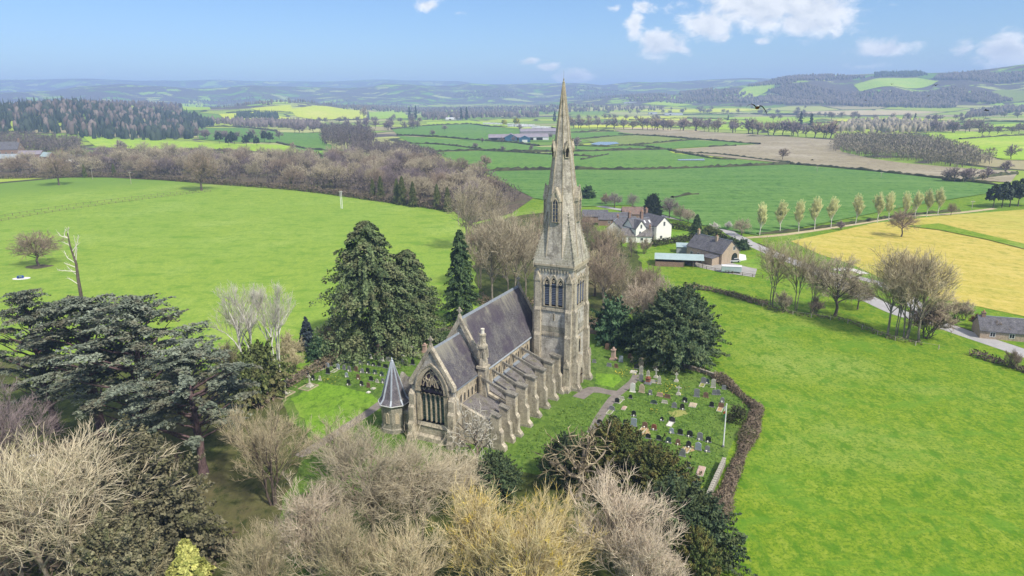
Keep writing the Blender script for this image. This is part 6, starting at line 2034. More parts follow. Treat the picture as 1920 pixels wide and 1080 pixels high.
def hedges():
    g = 'field hedges in the valley'
    lbs = ['long hedge between the deep green pasture and the pasture beyond it', 'hedge along the ploughed field edge above the deep green pasture', 'hedge in front of the blue farm sheds pasture', 'short hedge just below the one before the farm sheds', 'hedge running in front of the farm sheds', 'hedge climbing to the left of the farm sheds', 'hedge under the bright bank of the white caravans', 'hedge from the floodwater along the pale end of the ploughland', 'hedge beyond the silver floodwater', 'hedge on the near side of the narrow green wedge', "hedge along the olive field's far side", 'short hedge stub inside the ploughed field', 'hedge at the far right end of the ploughed field', 'hedge on the lower edge of the pale ploughed strip', 'hedge sloping to the round copse', 'hedge behind the bare strip wood', 'hedge left of the river trees behind the spire', 'hedge through the bright field behind the river wood', 'second hedge behind the bright field on the right', 'third hedge behind the bright field on the right', 'hedge beyond the long row of valley trees', 'hedge far behind the long row of valley trees', 'farthest hedge line across the valley floor', 'hedge below the sunlit hill pasture', 'hedge on top of the sunlit slope', 'upright hedge dividing the two hill pastures', 'hedge at the foot of the conifer wood pasture', 'short dark hedge stub in the deep green pasture above the white house', 'hedge beside the pasture right of the spire', 'faint hedge inside the ploughed field', 'low hedge beside the poplar track']
    lines = [
        ([(-23.42,570.0),(18.80,579.4),(54.41,576.8),(97.9,569.9),(149.3,581.5),(205.1,600.1),(250.3,620.6)], 3.5, 2.2), ([(250.3,620.6),(273.3,586.8),(289.1,546.9),(307.2,492.9),(320.8,446.4)], 3.0, 1.8),
        ([(-87.96,802.1),(-36.11,814.5),(1.35,788.2),(36.96,773.1),(84.83,776.2),(136.4,799.0),(179.2,798.1)], 3.5, 2.2), ([(-35.73,805.6),(12.99,761.0),(56.45,718.1),(82.37,703.2)], 3.5, 2.0),
        ([(-185.7,1144.8),(-114.9,1093.7),(-44.24,1004.3),(1.73,951.9),(35.19,877.4)], 4.0, 2.4), ([(-144.3,954.1),(-89.88,919.1),(-36.89,832.7)], 4.0, 2.2), ([(-237.0,1399.6),(-199.4,1566.6),(-98.7,1678.7),(-41.87,1472.6),(24.90,1445.5),(102.6,1313.1)], 5.0, 2.8),
        ([(69.16,881.8),(118.1,844.2),(148.1,869.1),(177.8,806.0),(196.9,686.6),(217.6,668.3)], 3.5, 2.0), ([(85.70,996.6),(130.1,1047.5),(201.8,1089.9)], 4.0, 2.0), ([(148.1,869.1),(214.2,925.1),(257.9,956.5),(281.3,912.8),(309.6,864.1)], 4.0, 2.0),
        ([(257.9,956.5),(223.8,1036.9),(173.0,1119.3)], 4.0, 2.0), ([(240.3,841.4),(273.8,845.2)], 3.5, 2.0), ([(304.6,482.4),(309.2,471.9),(345.1,498.0),(381.1,518.5)], 3.5, 2.2), ([(178.0,753.3),(221.2,732.9),(254.7,631.7)], 3.0, 1.6),
        ([(-336.7,1005.7),(-260.2,875.3),(-217.4,838.6)], 4.5, 2.2), ([(-425.8,844.0),(-340.8,841.6),(-235.5,770.0),(-158.7,742.1)], 4.0, 2.4), ([(93.8,1199.9),(181.2,1234.5)], 4.0, 2.4),
        ([(589.6,913.9),(688.8,976.2),(759.8,991.0)], 5.0, 2.5), ([(767.0,1207.6),(861.4,1265.8),(882.0,1176.1)], 6.0, 3.0), ([(902.4,1441.2),(1027.7,1496.8),(1069.9,1430.7)], 6.0, 3.0),
        ([(562.4,1413.3),(720.8,1572.6),(837.7,1482.2)], 6.0, 3.0), ([(304.7,1801.4),(496.0,1963.9),(589.0,1751.2)], 6.0, 3.0), ([(495.9,2398.3),(808.4,2408.7),(991.8,2169.5)], 7.0, 3.5), ([(-741.8,1787.0),(-640.8,1846.1),(-569.3,2100.7),(-425.9,2100.9)], 6.0, 3.5),
        ([(-882.0,2191.7),(-843.5,2339.2),(-740.0,2374.4)], 6.0, 3.5), ([(-567.6,2809.8),(-422.6,2100.2)], 6.0, 3.5), ([(-694.5,1542.1),(-631.9,1606.6),(-443.7,1331.5)], 5.0, 3.0), ([(95.1,403.1),(107.9,416.3),(114.9,418.2)], 2.5, 1.4),
        ([(67.88,666.7),(102.3,730.1)], 3.0, 1.6), ([(343.8,1016.5),(407.3,1019.8)], 4.0, 2.0),
        ([(106.4,290.6),(128.0,298.2),(159.9,315.4),(196.4,336.1),(230.0,347.3)], 1.6, 1.1),
    ]
    for i, (p, w, h) in enumerate(lines):
        strip_hedge('field_hedge', smooth_line(p, 3), w, h, 'clipped hedge', lbs[i], g, i)
    hedge_mesh('hedge', smooth_line([(54.29,205.9),(60.88,202.6),(66.20,196.0),(70.64,188.1),(72.93,186.0)], 4), 2.2, 1.5, 'bramble', 'overgrown brown hedge crossing the meadow behind the broad yew', dens=16, size=0.35)
    hedge_mesh('hedge', smooth_line([(105.3,146.9),(107.3,142.6),(109.3,138.7),(111.4,132.2)], 4), 2.2, 1.3, 'bramble', 'scrubby brown hedge at the right edge below the lane', dens=16, size=0.35)
    hedge_mesh('hedge', smooth_line([(56.22,268.3),(65.70,274.2),(75.74,279.2),(81.48,282.4)], 3), 3.0, 2.6, 'clipped hedge', 'tall clipped hedge between the white house and the brick barn', dens=9, size=0.4, noisy=0.06)
    hedge_mesh('hedge', smooth_line([(-24.34,317.5),(-19.73,315.8),(-13.32,311.4)], 3), 2.0, 1.6, 'hedge twigs', 'clipped hedge stub at the meadow corner by the pole', dens=9, size=0.35)
    hedge_mesh('hedge', smooth_line([(72.77,307.3),(76.23,304.5),(80.88,299.2)], 3), 3.0, 2.6, 'clipped hedge', 'dark hedge along the lawn of the white house', dens=6, size=0.45, noisy=0.1)
    # bramble bank along the right of the churchyard
    hedge_mesh('bramble_bank', [(43.56,134.9),(45.34,126.7),(46.64,119.3),(43.43,112.3),(39.32,104.6),(34.83,96.1),(30.22,87.36),(26.86,80.47),(22.99,71.47),(19.04,62.03)], 2.4, 1.2, 'bramble', 'brown bramble bank outside the churchyard wall', 'brambles', dens=60, size=0.20, noisy=1.0, aspect=5.0)
    hedge_mesh('bramble_bank', smooth_line([(36.34,140.4),(40.46,138.2),(43.78,133.7)], 4), 1.6, 0.9, 'bramble', 'thin brambles along the far right churchyard boundary', 'brambles', dens=22, size=0.24)
    hedge_mesh('ivy_bush', smooth_line([(40.13,115.4),(41.23,114.5),(42.45,114.0)], 4), 3.4, 2.6, 'clipped hedge', 'dark bush in the bramble bank behind the flagpole', 'bush', dens=26, size=0.26)
    hedge_mesh('undergrowth', smooth_line([(-50.64,120.8),(-49.11,126.8),(-47.25,132.9),(-44.55,139.2),(-41.62,146.1),(-39.20,151.4)], 5), 3.5, 1.8, 'bramble', 'undergrowth outside the left churchyard wall', None, dens=9, size=0.32, kind='stuff')
    hedge_mesh('undergrowth', smooth_line([(72.19,183.9),(76.21,178.9),(82.24,175.8),(89.60,170.2),(92.2,159.3),(98.3,153.8)], 5), 2.4, 0.9, 'hedge twigs', 'tussocks and brush along the lane fence', None, dens=7, size=0.32, kind='stuff')
    hedge_mesh('undergrowth', smooth_line([(-9.61,196.1),(-4.54,182.7),(3.84,190.2),(20.95,170.3),(25.91,165.9),(31.27,157.7),(37.82,152.0)], 5), 5.0, 1.8, 'bramble', 'low undergrowth under the trees behind the church', None, dens=5, size=0.35, kind='stuff')
    hedge_mesh('undergrowth', smooth_line([(-86.61,96.5),(-80.89,103.0),(-73.10,106.5),(-63.66,101.0),(-54.87,99.2)], 5), 9.0, 2.0, 'bramble', 'tangled undergrowth below the cedars', None, dens=3.0, size=0.4, kind='stuff')
    hedge_mesh('undergrowth', smooth_line([(-69.32,75.69),(-62.39,77.74),(-53.23,76.53),(-37.40,75.26)], 5), 10.0, 2.0, 'bramble', 'tangled undergrowth in the lower left corner', None, dens=3.0, size=0.4, kind='stuff')
    hedge_mesh('undergrowth', smooth_line([(-31.28,86.94),(-26.05,91.0),(-19.58,90.9),(-11.15,95.3),(-5.09,90.7)], 5), 6.0, 1.6, 'bramble', 'undergrowth around the trees below the east wall', None, dens=4.0, size=0.34, kind='stuff')


hedges()


def far_wood(name, poly, n, material, label, hmin, hmax, seed, conifer=0.0, group=None):
    """A wood seen from afar as one mass: many small rough crowns."""
    rng = np.random.default_rng(seed)
    P = np.array(poly)
    lo, hi = P.min(0), P.max(0)
    pts = []
    while len(pts) < n:
        q = rng.uniform(lo, hi, (n * 3, 2))
        x, y = q[:, 0], q[:, 1]
        c = np.zeros(len(q), bool)
        for i in range(len(P)):
            (x1, y1), (x2, y2) = P[i], P[(i + 1) % len(P)]
            if y1 == y2:
                continue
            c ^= ((y1 > y) != (y2 > y)) & (x < (x2 - x1) * (y - y1) / (y2 - y1) + x1)
        pts.extend(q[c].tolist())
    pts = np.array(pts[:n])
    d = np.hypot(pts[:, 0], pts[:, 1])
    H = rng.uniform(hmin, hmax, n)
    con = rng.uniform(size=n) < conifer
    if d.mean() < 1500 and conifer < 0.3:
        # bare crowns: a haze of upright sprays over each stem
        per = 46
        rr = H * rng.uniform(0.22, 0.36, n)
        q = unit(rng.normal(size=(n, per, 3)))
        q *= rng.uniform(0.35, 1.0, (n, per, 1)) ** 0.5
        C = np.stack([pts[:, 0:1] + q[..., 0] * rr[:, None], pts[:, 1:2] + q[..., 1] * rr[:, None], hgt(pts[:, 0], pts[:, 1])[:, None] + H[:, None] * (0.56 + 0.42 * q[..., 2])], -1).reshape(-1, 3)
        sz = 0.055 * np.repeat(H, per)[:, None]
        N = rng.normal(size=C.shape) * [1, 1, 0.3]
        N = unit(N)
        up_ = unit(np.concatenate([q[..., :2] * 0.6, np.full((n, per, 1), 0.9)], -1).reshape(-1, 3) + rng.normal(size=C.shape) * 0.25)
        B = unit(np.cross(N, up_))
        V = np.stack([C - B * sz * 0.55, C + B * sz * 0.55, C + up_ * sz * rng.uniform(1.6, 3.0, (len(C), 1))], 1).reshape(-1, 3)
        F = np.arange(len(V)).reshape(-1, 3)
        st = np.stack([pts[:, 0], pts[:, 1], hgt(pts[:, 0], pts[:, 1]) - 0.3], 1)
        tr = np.stack([st, st + np.stack([0 * H, 0 * H, 0.4 * H], 1), st + np.stack([0 * H, 0 * H, 0.75 * H], 1)], 1)
        V2, F2 = cones(tr, 0.022 * H)
        t = np.concatenate([np.clip(np.repeat(rng.uniform(0, 0.6, n), per * 3) + np.repeat(rng.uniform(0, 0.4, n * per), 3), 0, 1), np.full(len(V2), 0.1)])
        V = np.concatenate([V, V2])
        F = np.concatenate([F, F2 + n * per * 3])
        c0 = V.mean(0)
        return tag(link(name, mesh_np(name, V - c0, F, material, t), None, tuple(c0)), label, None, group, 'stuff')
    # unit lumpy crown: two rings and a top, roughened
    seg = 6
    a = np.arange(seg) * 2 * np.pi / seg
    Vu = np.concatenate([np.stack([np.cos(a) * 0.75, np.sin(a) * 0.75, np.full(seg, 0.12)], 1), np.stack([np.cos(a + 0.5), np.sin(a + 0.5), np.full(seg, 0.55)], 1),
                         np.stack([np.cos(a) * 0.6, np.sin(a) * 0.6, np.full(seg, 0.88)], 1), [[0, 0, 1.0]]])
    Vc = np.concatenate([np.stack([np.cos(a), np.sin(a), np.full(seg, 0.12)], 1), np.stack([np.cos(a + 0.5) * 0.75, np.sin(a + 0.5) * 0.75, np.full(seg, 0.4)], 1),
                         np.stack([np.cos(a) * 0.4, np.sin(a) * 0.4, np.full(seg, 0.75)], 1), [[0, 0, 1.25]]])
    f = []
    for r in range(2):
        for i in range(seg):
            j = (i + 1) % seg
            f += [[r * seg + i, r * seg + j, (r + 1) * seg + j], [r * seg + i, (r + 1) * seg + j, (r + 1) * seg + i]]
    f += [[2 * seg + i, 2 * seg + (i + 1) % seg, 3 * seg] for i in range(seg)]
    f = np.array(f)
    R_ = np.where(con, H * rng.uniform(0.16, 0.26, n), H * rng.uniform(0.24, 0.40, n))
    V = np.where(con[:, None, None], Vc[None], Vu[None]) * np.stack([R_, R_, H], 1)[:, None]
    V *= rng.uniform(0.72, 1.25, V.shape)
    V[:, :, 0] += pts[:, 0:1]
    V[:, :, 1] += pts[:, 1:2]
    V[:, :, 2] += hgt(pts[:, 0], pts[:, 1])[:, None] - 1.0
    nv = len(Vu)
    F = (np.arange(n)[:, None, None] * nv + f[None]).reshape(-1, 3)
    V = V.reshape(-1, 3)
    t = np.clip(np.repeat(rng.uniform(0, 1, n), nv) * 0.6 + rng.uniform(0, 0.4, len(V)), 0, 1)
    c0 = V.mean(0)
    me = mesh_np(name, V - c0, F, material, t)
    o = link(name, me, None, tuple(c0))
    return tag(o, label, None, group, 'stuff')


def woods():
    far_wood('conifer_wood', [(-845.9,1001.7),(-763.4,1046.2),(-728.6,1090.3),(-647.2,1050.5),(-504.6,1105.3),(-644.0,1445.2),(-687.1,1622.4),(-808.2,1816.5),(-922.7,1857.3),(-941.5,1647.2),(-1408.1,2080.8),(-1579.7,1891.1)], 2000, 'far conifer', 'dark conifer wood on the left rise', 11, 20, 1, 0.7)
    far_wood('bare_wood', [(-857.8,1016.2),(-773.9,1060.9),(-738.6,1105.7),(-661.4,1074.2),(-563.5,1176.6),(-652.9,1465.5),(-831.7,1838.8),(-910.6,1832.4),(-929.5,1625.9),(-1367.4,2020.3),(-1559.2,1866.2)], 380, 'far bare wood', 'bare trees mixed through the dark conifer wood', 12, 20, 31, 0.0)
    far_wood('mixed_wood', [(-1559.2,1866.2),(-1016.9,1502.1),(-918.9,1607.0),(-898.9,1808.5),(-956.0,2066.5),(-2118.5,4504.8),(-2444.8,4595.0),(-2925.9,4538.7),(-3509.1,4215.0)], 2600, 'far bare wood', 'mixed wood on the crest of the left rise', 12, 18, 2, 0.35)
    far_wood('bare_wood', [(-640.5,751.9),(-570.8,775.7),(-519.7,788.9),(-470.6,763.0),(-592.5,959.2),(-684.3,998.6),(-822.5,973.1)], 714, 'far bare wood', 'bare wood behind the brick mansion', 11, 16, 3, 0.2)
    far_wood('bare_copse', [(-249.2,919.9),(-210.2,862.5),(-171.3,866.5),(-200.9,1036.6),(-252.3,1237.5),(-327.2,1353.6),(-338.1,1261.9)], 323, 'far bare wood', 'round bare copse above the strip wood', 13, 18, 4, 0.0)
    far_wood('bare_copse', [(-178.8,781.3),(-145.4,732.6),(-106.2,696.4),(-64.16,650.0),(-79.61,724.1),(-129.2,852.0),(-176.3,892.7),(-196.7,861.2)], 408, 'far bare wood', 'low bare wood trailing down from the round copse', 8, 12, 5, 0.0)
    far_wood('hill_wood', [(-2092.6,4536.9),(-931.8,2589.1),(-866.4,2757.2),(-770.9,3032.5),(-619.0,3067.3),(-479.3,3388.3),(-580.0,4600.1),(-1035.1,4960.2),(-1536.8,5144.8),(-2033.3,5129.8),(-2191.9,4759.4)], 1100, 'far bare wood', 'line of dark woods along the sunny hilltop', 10, 16, 6, 0.4)
    far_wood('hill_wood', [(-754.6,1924.8),(-714.3,2061.3),(-655.9,2000.5),(-733.0,2214.4),(-814.8,2122.7)], 170, 'far conifer', 'dark plantation on the sunny slope', 12, 17, 7, 0.8)
    far_wood('hill_wood', [(-716.3,1578.3),(-683.7,1675.2),(-497.2,1494.4),(-374.4,1375.9),(-466.8,1719.2),(-650.3,1873.8),(-734.1,1768.2)], 340, 'far bare wood', 'bare trees below the sunny slope', 11, 16, 8, 0.15)
    far_wood('river_wood', [(348.1,749.1),(346.3,678.3),(365.8,638.5),(365.3,567.0),(392.4,581.7),(425.8,604.0),(451.8,696.8),(493.0,810.9),(492.4,877.5),(460.8,908.3),(418.3,891.6)], 952, 'willow wood', 'grey bare willow wood by the river', 9, 15, 9, 0.0)
    far_wood('valley_wood', [(544.7,1184.6),(620.4,1124.5),(726.8,1143.6),(839.3,1322.8),(877.6,1575.2),(764.4,1563.8)], 420, 'willow wood', 'pale bare scrub beyond the ploughed field', 8, 14, 10, 0.05)
    far_wood('valley_wood', [(-239.6,2007.9),(-93.3,2149.9),(82.87,2070.2),(112.7,2815.5),(-178.7,3061.9),(-333.0,2630.1)], 420, 'far bare wood', 'bare wood behind the white caravans', 11, 17, 11, 0.2)
    far_wood('valley_wood', [(-667.4,2785.8),(-396.8,2960.6),(6.17,2847.0),(588.9,2751.0),(625.3,2924.1),(8.26,3707.1),(-900.8,4644.7)], 1300, 'far bare wood', 'far belt of woods across the valley floor', 10, 16, 12, 0.2)
    # woods over the right-hand hill
    far_wood('hillside_wood', [(794.2,3363.4),(880.2,3127.2),(1000.5,2861.7),(1101.1,3022.3),(1111.3,3334.5),(1031.1,3582.4),(1308.7,5389.8)], 900, 'far bare wood', 'purple-grey wood on the near end of the right hill', 11, 17, 13, 0.1)
    far_wood('hillside_wood', [(1182.1,2998.6),(1232.3,2705.8),(1396.8,2485.7),(1542.6,2448.2),(1665.1,2618.2),(1769.0,2757.3),(1819.3,2942.5),(1584.9,2833.2),(1480.5,2967.4),(1365.2,3116.7),(1280.9,3328.4),(1201.2,3308.0)], 2400, 'far bare wood', 'long purple-grey wood across the right hill', 11, 17, 14, 0.1)
    far_wood('hillside_wood', [(1242.1,3735.5),(1291.6,3292.1),(1603.7,3551.5),(1754.7,3433.1),(1683.8,3734.6),(1484.3,3866.8)], 700, 'far bare wood', 'wood near the top of the right hill', 11, 16, 15, 0.1)
    far_wood('hillside_wood', [(1955.1,3291.8),(2023.2,3056.7),(2136.4,2961.5),(2209.5,2946.1),(2218.3,3084.4),(2142.9,3210.9),(2019.9,3363.7)], 800, 'far bare wood', 'dark wood at the right end of the hill', 11, 17, 16, 0.2)
    far_wood('hillside_wood', [(594.0,3532.4),(775.8,3181.8),(861.2,3430.7),(860.3,4039.7),(900.1,5361.8)], 420, 'far bare wood', 'wooded knoll before the far hills', 11, 16, 17, 0.1)
    far_wood('hillside_wood', [(1146.9,1770.5),(1461.5,2088.1),(1680.7,2212.7),(1778.1,2345.5),(1610.7,2305.7),(1424.6,2177.9)], 420, 'far bare wood', 'bare wood at the foot of the hill by the right edge', 10, 15, 18, 0.05)
    far_wood('hillside_wood', [(1174.0,3229.6),(1180.9,2883.0),(1221.8,2682.1),(1099.3,2783.0),(1060.0,3035.4)], 500, 'far bare wood', 'bare wood on the lower slope of the right hill', 10, 15, 19, 0.1)
    far_wood('hillside_wood', [(1647.5,2620.5),(1666.5,2442.3),(1776.5,2495.7),(1790.9,2664.1),(1738.6,2740.0)], 450, 'far bare wood', 'wood between the pastures at the right end of the hill', 10, 15, 20, 0.1)
    far_wood('hillside_wood', [(1754.7,3433.1),(1996.5,3409.6),(2041.1,3580.6),(1836.2,3597.4)], 350, 'far conifer', 'dark crest wood on the right hill', 11, 16, 22, 0.4)
    far_wood('hillside_wood', [(427.3,5507.2),(617.7,3675.7),(971.3,5541.3),(871.4,6336.2),(453.3,5848.0)], 700, 'far bare wood', 'blue wooded ridge behind the spire', 11, 16, 23, 0.2)
    far_wood('hillside_wood', [(-445.2,5538.1),(12.47,5331.2),(103.0,5913.6),(-165.8,6007.2),(-427.5,5880.1)], 600, 'far bare wood', 'blue wooded ridge left of the spire', 11, 16, 24, 0.2)
    for (m, lb, poly) in [('bright pasture', 'bright pasture high on the right hill', [(1494.0,3033.4),(1677.0,3004.7),(1952.0,3244.4),(1933.5,3386.1),(1734.8,3392.9),(1573.5,3261.8)]),
                          ('bright pasture', 'sloping pasture at the near end of the right hill', [(1012.5,3207.5),(1050.0,3144.8),(1248.7,3373.9),(1420.1,3755.5),(1327.9,3909.0)]),
                          ('mid pasture', 'pasture along the crest of the right hill', [(1940.1,3398.4),(2033.5,3177.7),(2091.1,3319.4),(2042.4,3490.7)]),
                          ('olive pasture', 'pale pasture on the lower slope at the right edge', [(1630.1,2471.1),(1818.3,2476.5),(1952.7,2668.8),(1965.7,2833.4),(1735.1,2607.4)]),
                          ('mid pasture', 'green shoulder of the hill at the right edge', [(2123.7,3180.3),(2214.8,3063.1),(2266.6,3139.5),(2173.6,3237.0)]),
                          ('bright pasture', 'green field under the far knoll', [(584.4,3186.2),(712.9,3014.9),(813.7,3142.5),(732.8,3433.9)])]:
        drape('field', poly, m, 1.4, label=lb)


strip_wood()
woods()


def hedgerow_trees():
    rng = random.Random(12)
    far = ['far0', 'far1', 'far2']
    g = 'hedgerow trees across the valley'
    # single trees one can point to
    for (x, y, h, kind, w, mt, lb) in [(262.0,667.1,11.6,'far0',1.0,'twig_brown','lone_round_tree_in_the_ploughed_field'),(76.16,811.4,14.6,'far1',1.0,'twig_mauve','lone_tree_beside_the_spire_in_the_pasture'),(-20.77,583.0,12.4,'far2',1.1,'twig_brown','bare_tree_on_the_long_hedge_left_of_the_spire'),(16.94,1265.0,13.1,'far1',1.0,'twig_mauve','single_tree_in_the_pasture_behind_the_farm_sheds'),(-121.6,1093.7,11.4,'far0',0.9,'twig_mauve','small_tree_on_the_hedge_left_of_the_farm_sheds'),(-121.5,1292.0,12.4,'far2',1.0,'twig_mauve','round_tree_in_the_pasture_above_the_hedge'),(-444.3,795.1,15.5,'far1',1.2,'twig_mauve','spreading_bare_tree_behind_the_strip_wood'),(-263.1,840.9,10.7,'far0',0.8,'twig_brown','small_bare_tree_in_the_pasture_left_of_the_copse'),(695.8,1308.7,17.4,'farfir',0.8,'x','dark_cone-shaped_conifer_in_the_valley_scrub'),(900.2,1562.4,18.4,'farfir',0.8,'x','second_dark_conifer_among_the_valley_scrub'),(547.0,1323.0,29.3,'farfir',0.75,'x','left_of_two_dark_conifers_beyond_the_ploughland'),(566.3,1320.9,26.3,'farfir',0.75,'x','right_of_two_dark_conifers_beyond_the_ploughland'),(549.4,1773.9,13.1,'farfir',1.0,'x','pointed_dark_tree_on_the_far_hedge_line'),(457.1,632.1,13.8,'far1',1.0,'twig_mauve','bare_tree_at_the_right_edge_by_the_river_wood'),(258.2,459.3,9.2,'far0',0.1,'twig_mauve','x'),(-141.6,2022.2,34.1,'farfir',0.6,'x','first_dark_fir_of_the_clump_by_the_caravans'),(-125.8,2016.2,35.5,'farfir',0.6,'x','second_dark_fir_of_the_clump_by_the_caravans'),(-286.2,2128.7,39.0,'farfir',0.6,'x','tall_dark_fir_right_of_the_hill_pasture'),(-305.7,2129.8,37.5,'farfir',0.6,'x','dark_fir_left_of_the_tallest_by_the_hill_pasture'),(-448.3,2147.6,40.9,'far2',0.6,'twig_brown','upright_bare_tree_dividing_the_hill_pastures'),(325.5,474.4,6.5,'far1',1.0,'twig_brown','bare_tree_beside_the_ploughed_field_end'),(115.4,1836.2,27.0,'farfir',0.8,'x','dark_fir_left_of_the_spire_top')]:
        if lb == 'x':
            continue
        nm = 'conifer' if kind == 'farfir' else 'bare_tree'
        K[kind].put(nm, x, y, h, rng.uniform(0, 6.28), lb.replace('_', ' '), 'tree', None, w, None if mt == 'x' else mt.replace('_', ' '))
    # dark pines at the right
    for (x, y, h) in [(253.2,356.4,12.4),(258.7,357.8,13.6),(263.9,359.3,13.9),(269.3,360.8,14.8),(274.1,362.4,13.5)]:
        K['pine'].put('pine_tree', x, y, h, rng.uniform(0, 6.28), 'dark pine in the clump beyond the end of the farm track', 'tree', 'pines at the end of the track', 0.9)
    # around the farm
    K['bigyew'].put('cedar_tree', *(68.60,330.3,12.5), 0.4, 'dark spreading conifer behind the white house', 'tree', None, 0.55, 'far conifer')
    K['fir'].put('fir_tree', *(77.71,282.5,10.4), 0.4, 'dark green conifer on the garden edge of the white house', 'tree', None, 1.5, 'fir needles')
    farm = [(1102, 370, 348, 'bush', 'fir needles', 'dark evergreen beside the far lane'), (1118, 381, 358, 'shrub', 'twig brown', 'bare bush right of the dark evergreen by the lane'), (1150, 390, 362, 'oak0', 'twig mauve', 'purple-grey bare tree above the brick barns'),
            (1180, 392, 358, 'tall0', 'twig mauve', 'bare tree left of the dark spreading conifer')]
    for (x, y, h, kind, mt, lb) in [(45.59,406.1,7.6,'bush','fir_needles','dark_evergreen_beside_the_far_lane'),(52.89,380.1,6.6,'shrub','twig_brown','bare_bush_right_of_the_dark_evergreen_by_the_lane'),(55.92,368.3,8.7,'oak0','twig_mauve','purple-grey_bare_tree_above_the_brick_barns'),(62.92,353.4,10.0,'tall0','twig_mauve','bare_tree_left_of_the_dark_spreading_conifer'),(78.48,336.0,10.1,'oak1','twig_mauve','purple-grey_tree_right_of_the_dark_spreading_conifer'),(81.18,325.2,7.7,'oak0','twig_brown','round_bare_tree_behind_the_lawn'),(83.19,317.8,7.1,'oak1','twig_pink','pale_bare_tree_above_the_garden_hedge'),(91.0,301.2,3.9,'shrub','twig_blossom','white_blossom_bush_by_the_lane'),(97.6,303.5,3.9,'shrub','twig_blossom','right_of_the_two_white_blossom_bushes'),(98.8,288.5,7.8,'oak0','twig_grey','round_grey_bare_tree_left_of_the_poplars'),(85.39,291.5,4.2,'bush','ivy_leaves','light_green_bush_behind_the_barn'),(87.24,284.4,4.1,'bush','ivy_leaves','pale_green_bush_right_of_the_garden_conifer'),(84.97,267.1,4.7,'bush','dark_yew','dark_bush_behind_the_brick_barn'),(86.67,263.0,4.5,'bush','dark_yew','round_dark_bush_beside_the_barn_yard'),(90.2,260.9,4.4,'bush','fir_needles','dark_clipped_bush_at_the_lane_bend'),(77.87,274.8,3.3,'bush','holly_leaves','low_garden_bush_behind_the_clipped_hedge'),(83.70,274.5,2.9,'shrub','twig_olive','yellow-flowered_bush_behind_the_barn_roof')]:
        K[kind].put({'bush': 'evergreen_bush', 'shrub': 'bare_shrub'}.get(kind, 'bare_tree'), x, y, h, rng.uniform(0, 6.28), lb.replace('_', ' '), {'bush': 'bush', 'shrub': 'shrub'}.get(kind, 'tree'), None, 1.0, mt.replace('_', ' '))
    # rows: the long tree line across the valley floor and others
    lab = 'leafless tree in the long row beyond the ploughed field'
    ROWS = {'one': True, 'pts': []}
    def row(pts, n, h0, h1, jx=0.0, w=(0.8, 1.25), mt=('twig mauve', 'twig brown')):
        P = smooth_line(pts, 6)
        for i in range(n):
            t = (i + rng.uniform(0.1, 0.9)) / n * (len(P) - 1)
            k_ = min(int(t), len(P) - 2)
            x = P[k_][0] + (P[k_ + 1][0] - P[k_][0]) * (t - k_) + rng.uniform(-jx, jx)
            y = P[k_][1] + (P[k_ + 1][1] - P[k_][1]) * (t - k_) + rng.uniform(-jx, jx)
            hh, ww = rng.uniform(h0, h1), rng.uniform(*w)
            if ROWS['one']:
                K[rng.choice(far)].put('bare_tree', x, y, hh, rng.uniform(0, 6.28), lab, 'tree', g, ww, rng.choice(mt))
            else:
                ROWS['pts'].append((x, y, hh, ww, rng.uniform(0, 6.28), rng.choice(far)))
    row([(111.4,1359.8),(169.2,1366.1),(241.7,1307.5),(273.5,1270.0)], 18, 18, 25, 8)
    row([(273.5,1270.0),(314.4,1203.6),(366.0,1134.9)], 17, 17, 24, 8)
    row([(370.6,1096.9),(413.6,1035.9),(444.0,963.3)], 15, 18, 26, 8)
    ROWS['one'] = False
    row([(141.9,1818.3),(276.5,1889.9),(399.1,1795.0)], 14, 12, 18, 20)
    row([(473.1,2571.7),(704.3,2493.6),(891.2,2248.0),(898.7,1841.3)], 26, 14, 20, 40)
    row([(643.2,1718.1),(792.8,1731.7),(919.9,1629.5),(918.0,1431.3)], 18, 13, 19, 30)
    row([(709.7,1173.5),(691.2,1073.9),(756.2,1135.4)], 8, 16, 22, 8)
    row([(657.4,985.1),(748.6,1039.3),(781.0,1019.1)], 8, 13, 18, 8)
    row([(987.1,1597.8),(1240.0,1829.1),(1285.7,1721.8)], 12, 12, 18, 30)
    row([(-401.0,1275.3),(-353.9,1299.4),(-300.4,1476.5),(-227.2,1371.9),(-188.2,1477.8)], 18, 15, 21, 14)
    row([(-494.2,1821.1),(-384.3,1893.7),(-232.8,1727.8)], 12, 14, 20, 20)
    row([(-527.6,1176.5),(-476.4,1118.6),(-440.7,1114.7),(-365.8,1094.2)], 12, 13, 18, 8)
    row([(-336.8,2043.1),(-265.7,2228.6),(-138.3,1873.0)], 8, 14, 20, 20)
    row([(214.2,2751.2),(513.0,2791.5),(802.0,2698.1),(1038.0,2525.7)], 20, 14, 20, 60)
    row([(-49.85,835.7),(1.33,779.7),(32.08,799.5)], 3, 6, 8, 2)
    row([(-42.21,956.9),(-16.15,931.1),(40.95,1021.3),(65.70,1042.5)], 5, 6, 10, 3)
    row([(300.5,475.8),(307.2,468.8),(326.3,481.1),(378.0,522.7)], 7, 7, 11, 2)
    Vs, Fs, Ts, n0 = [], [], [], 0
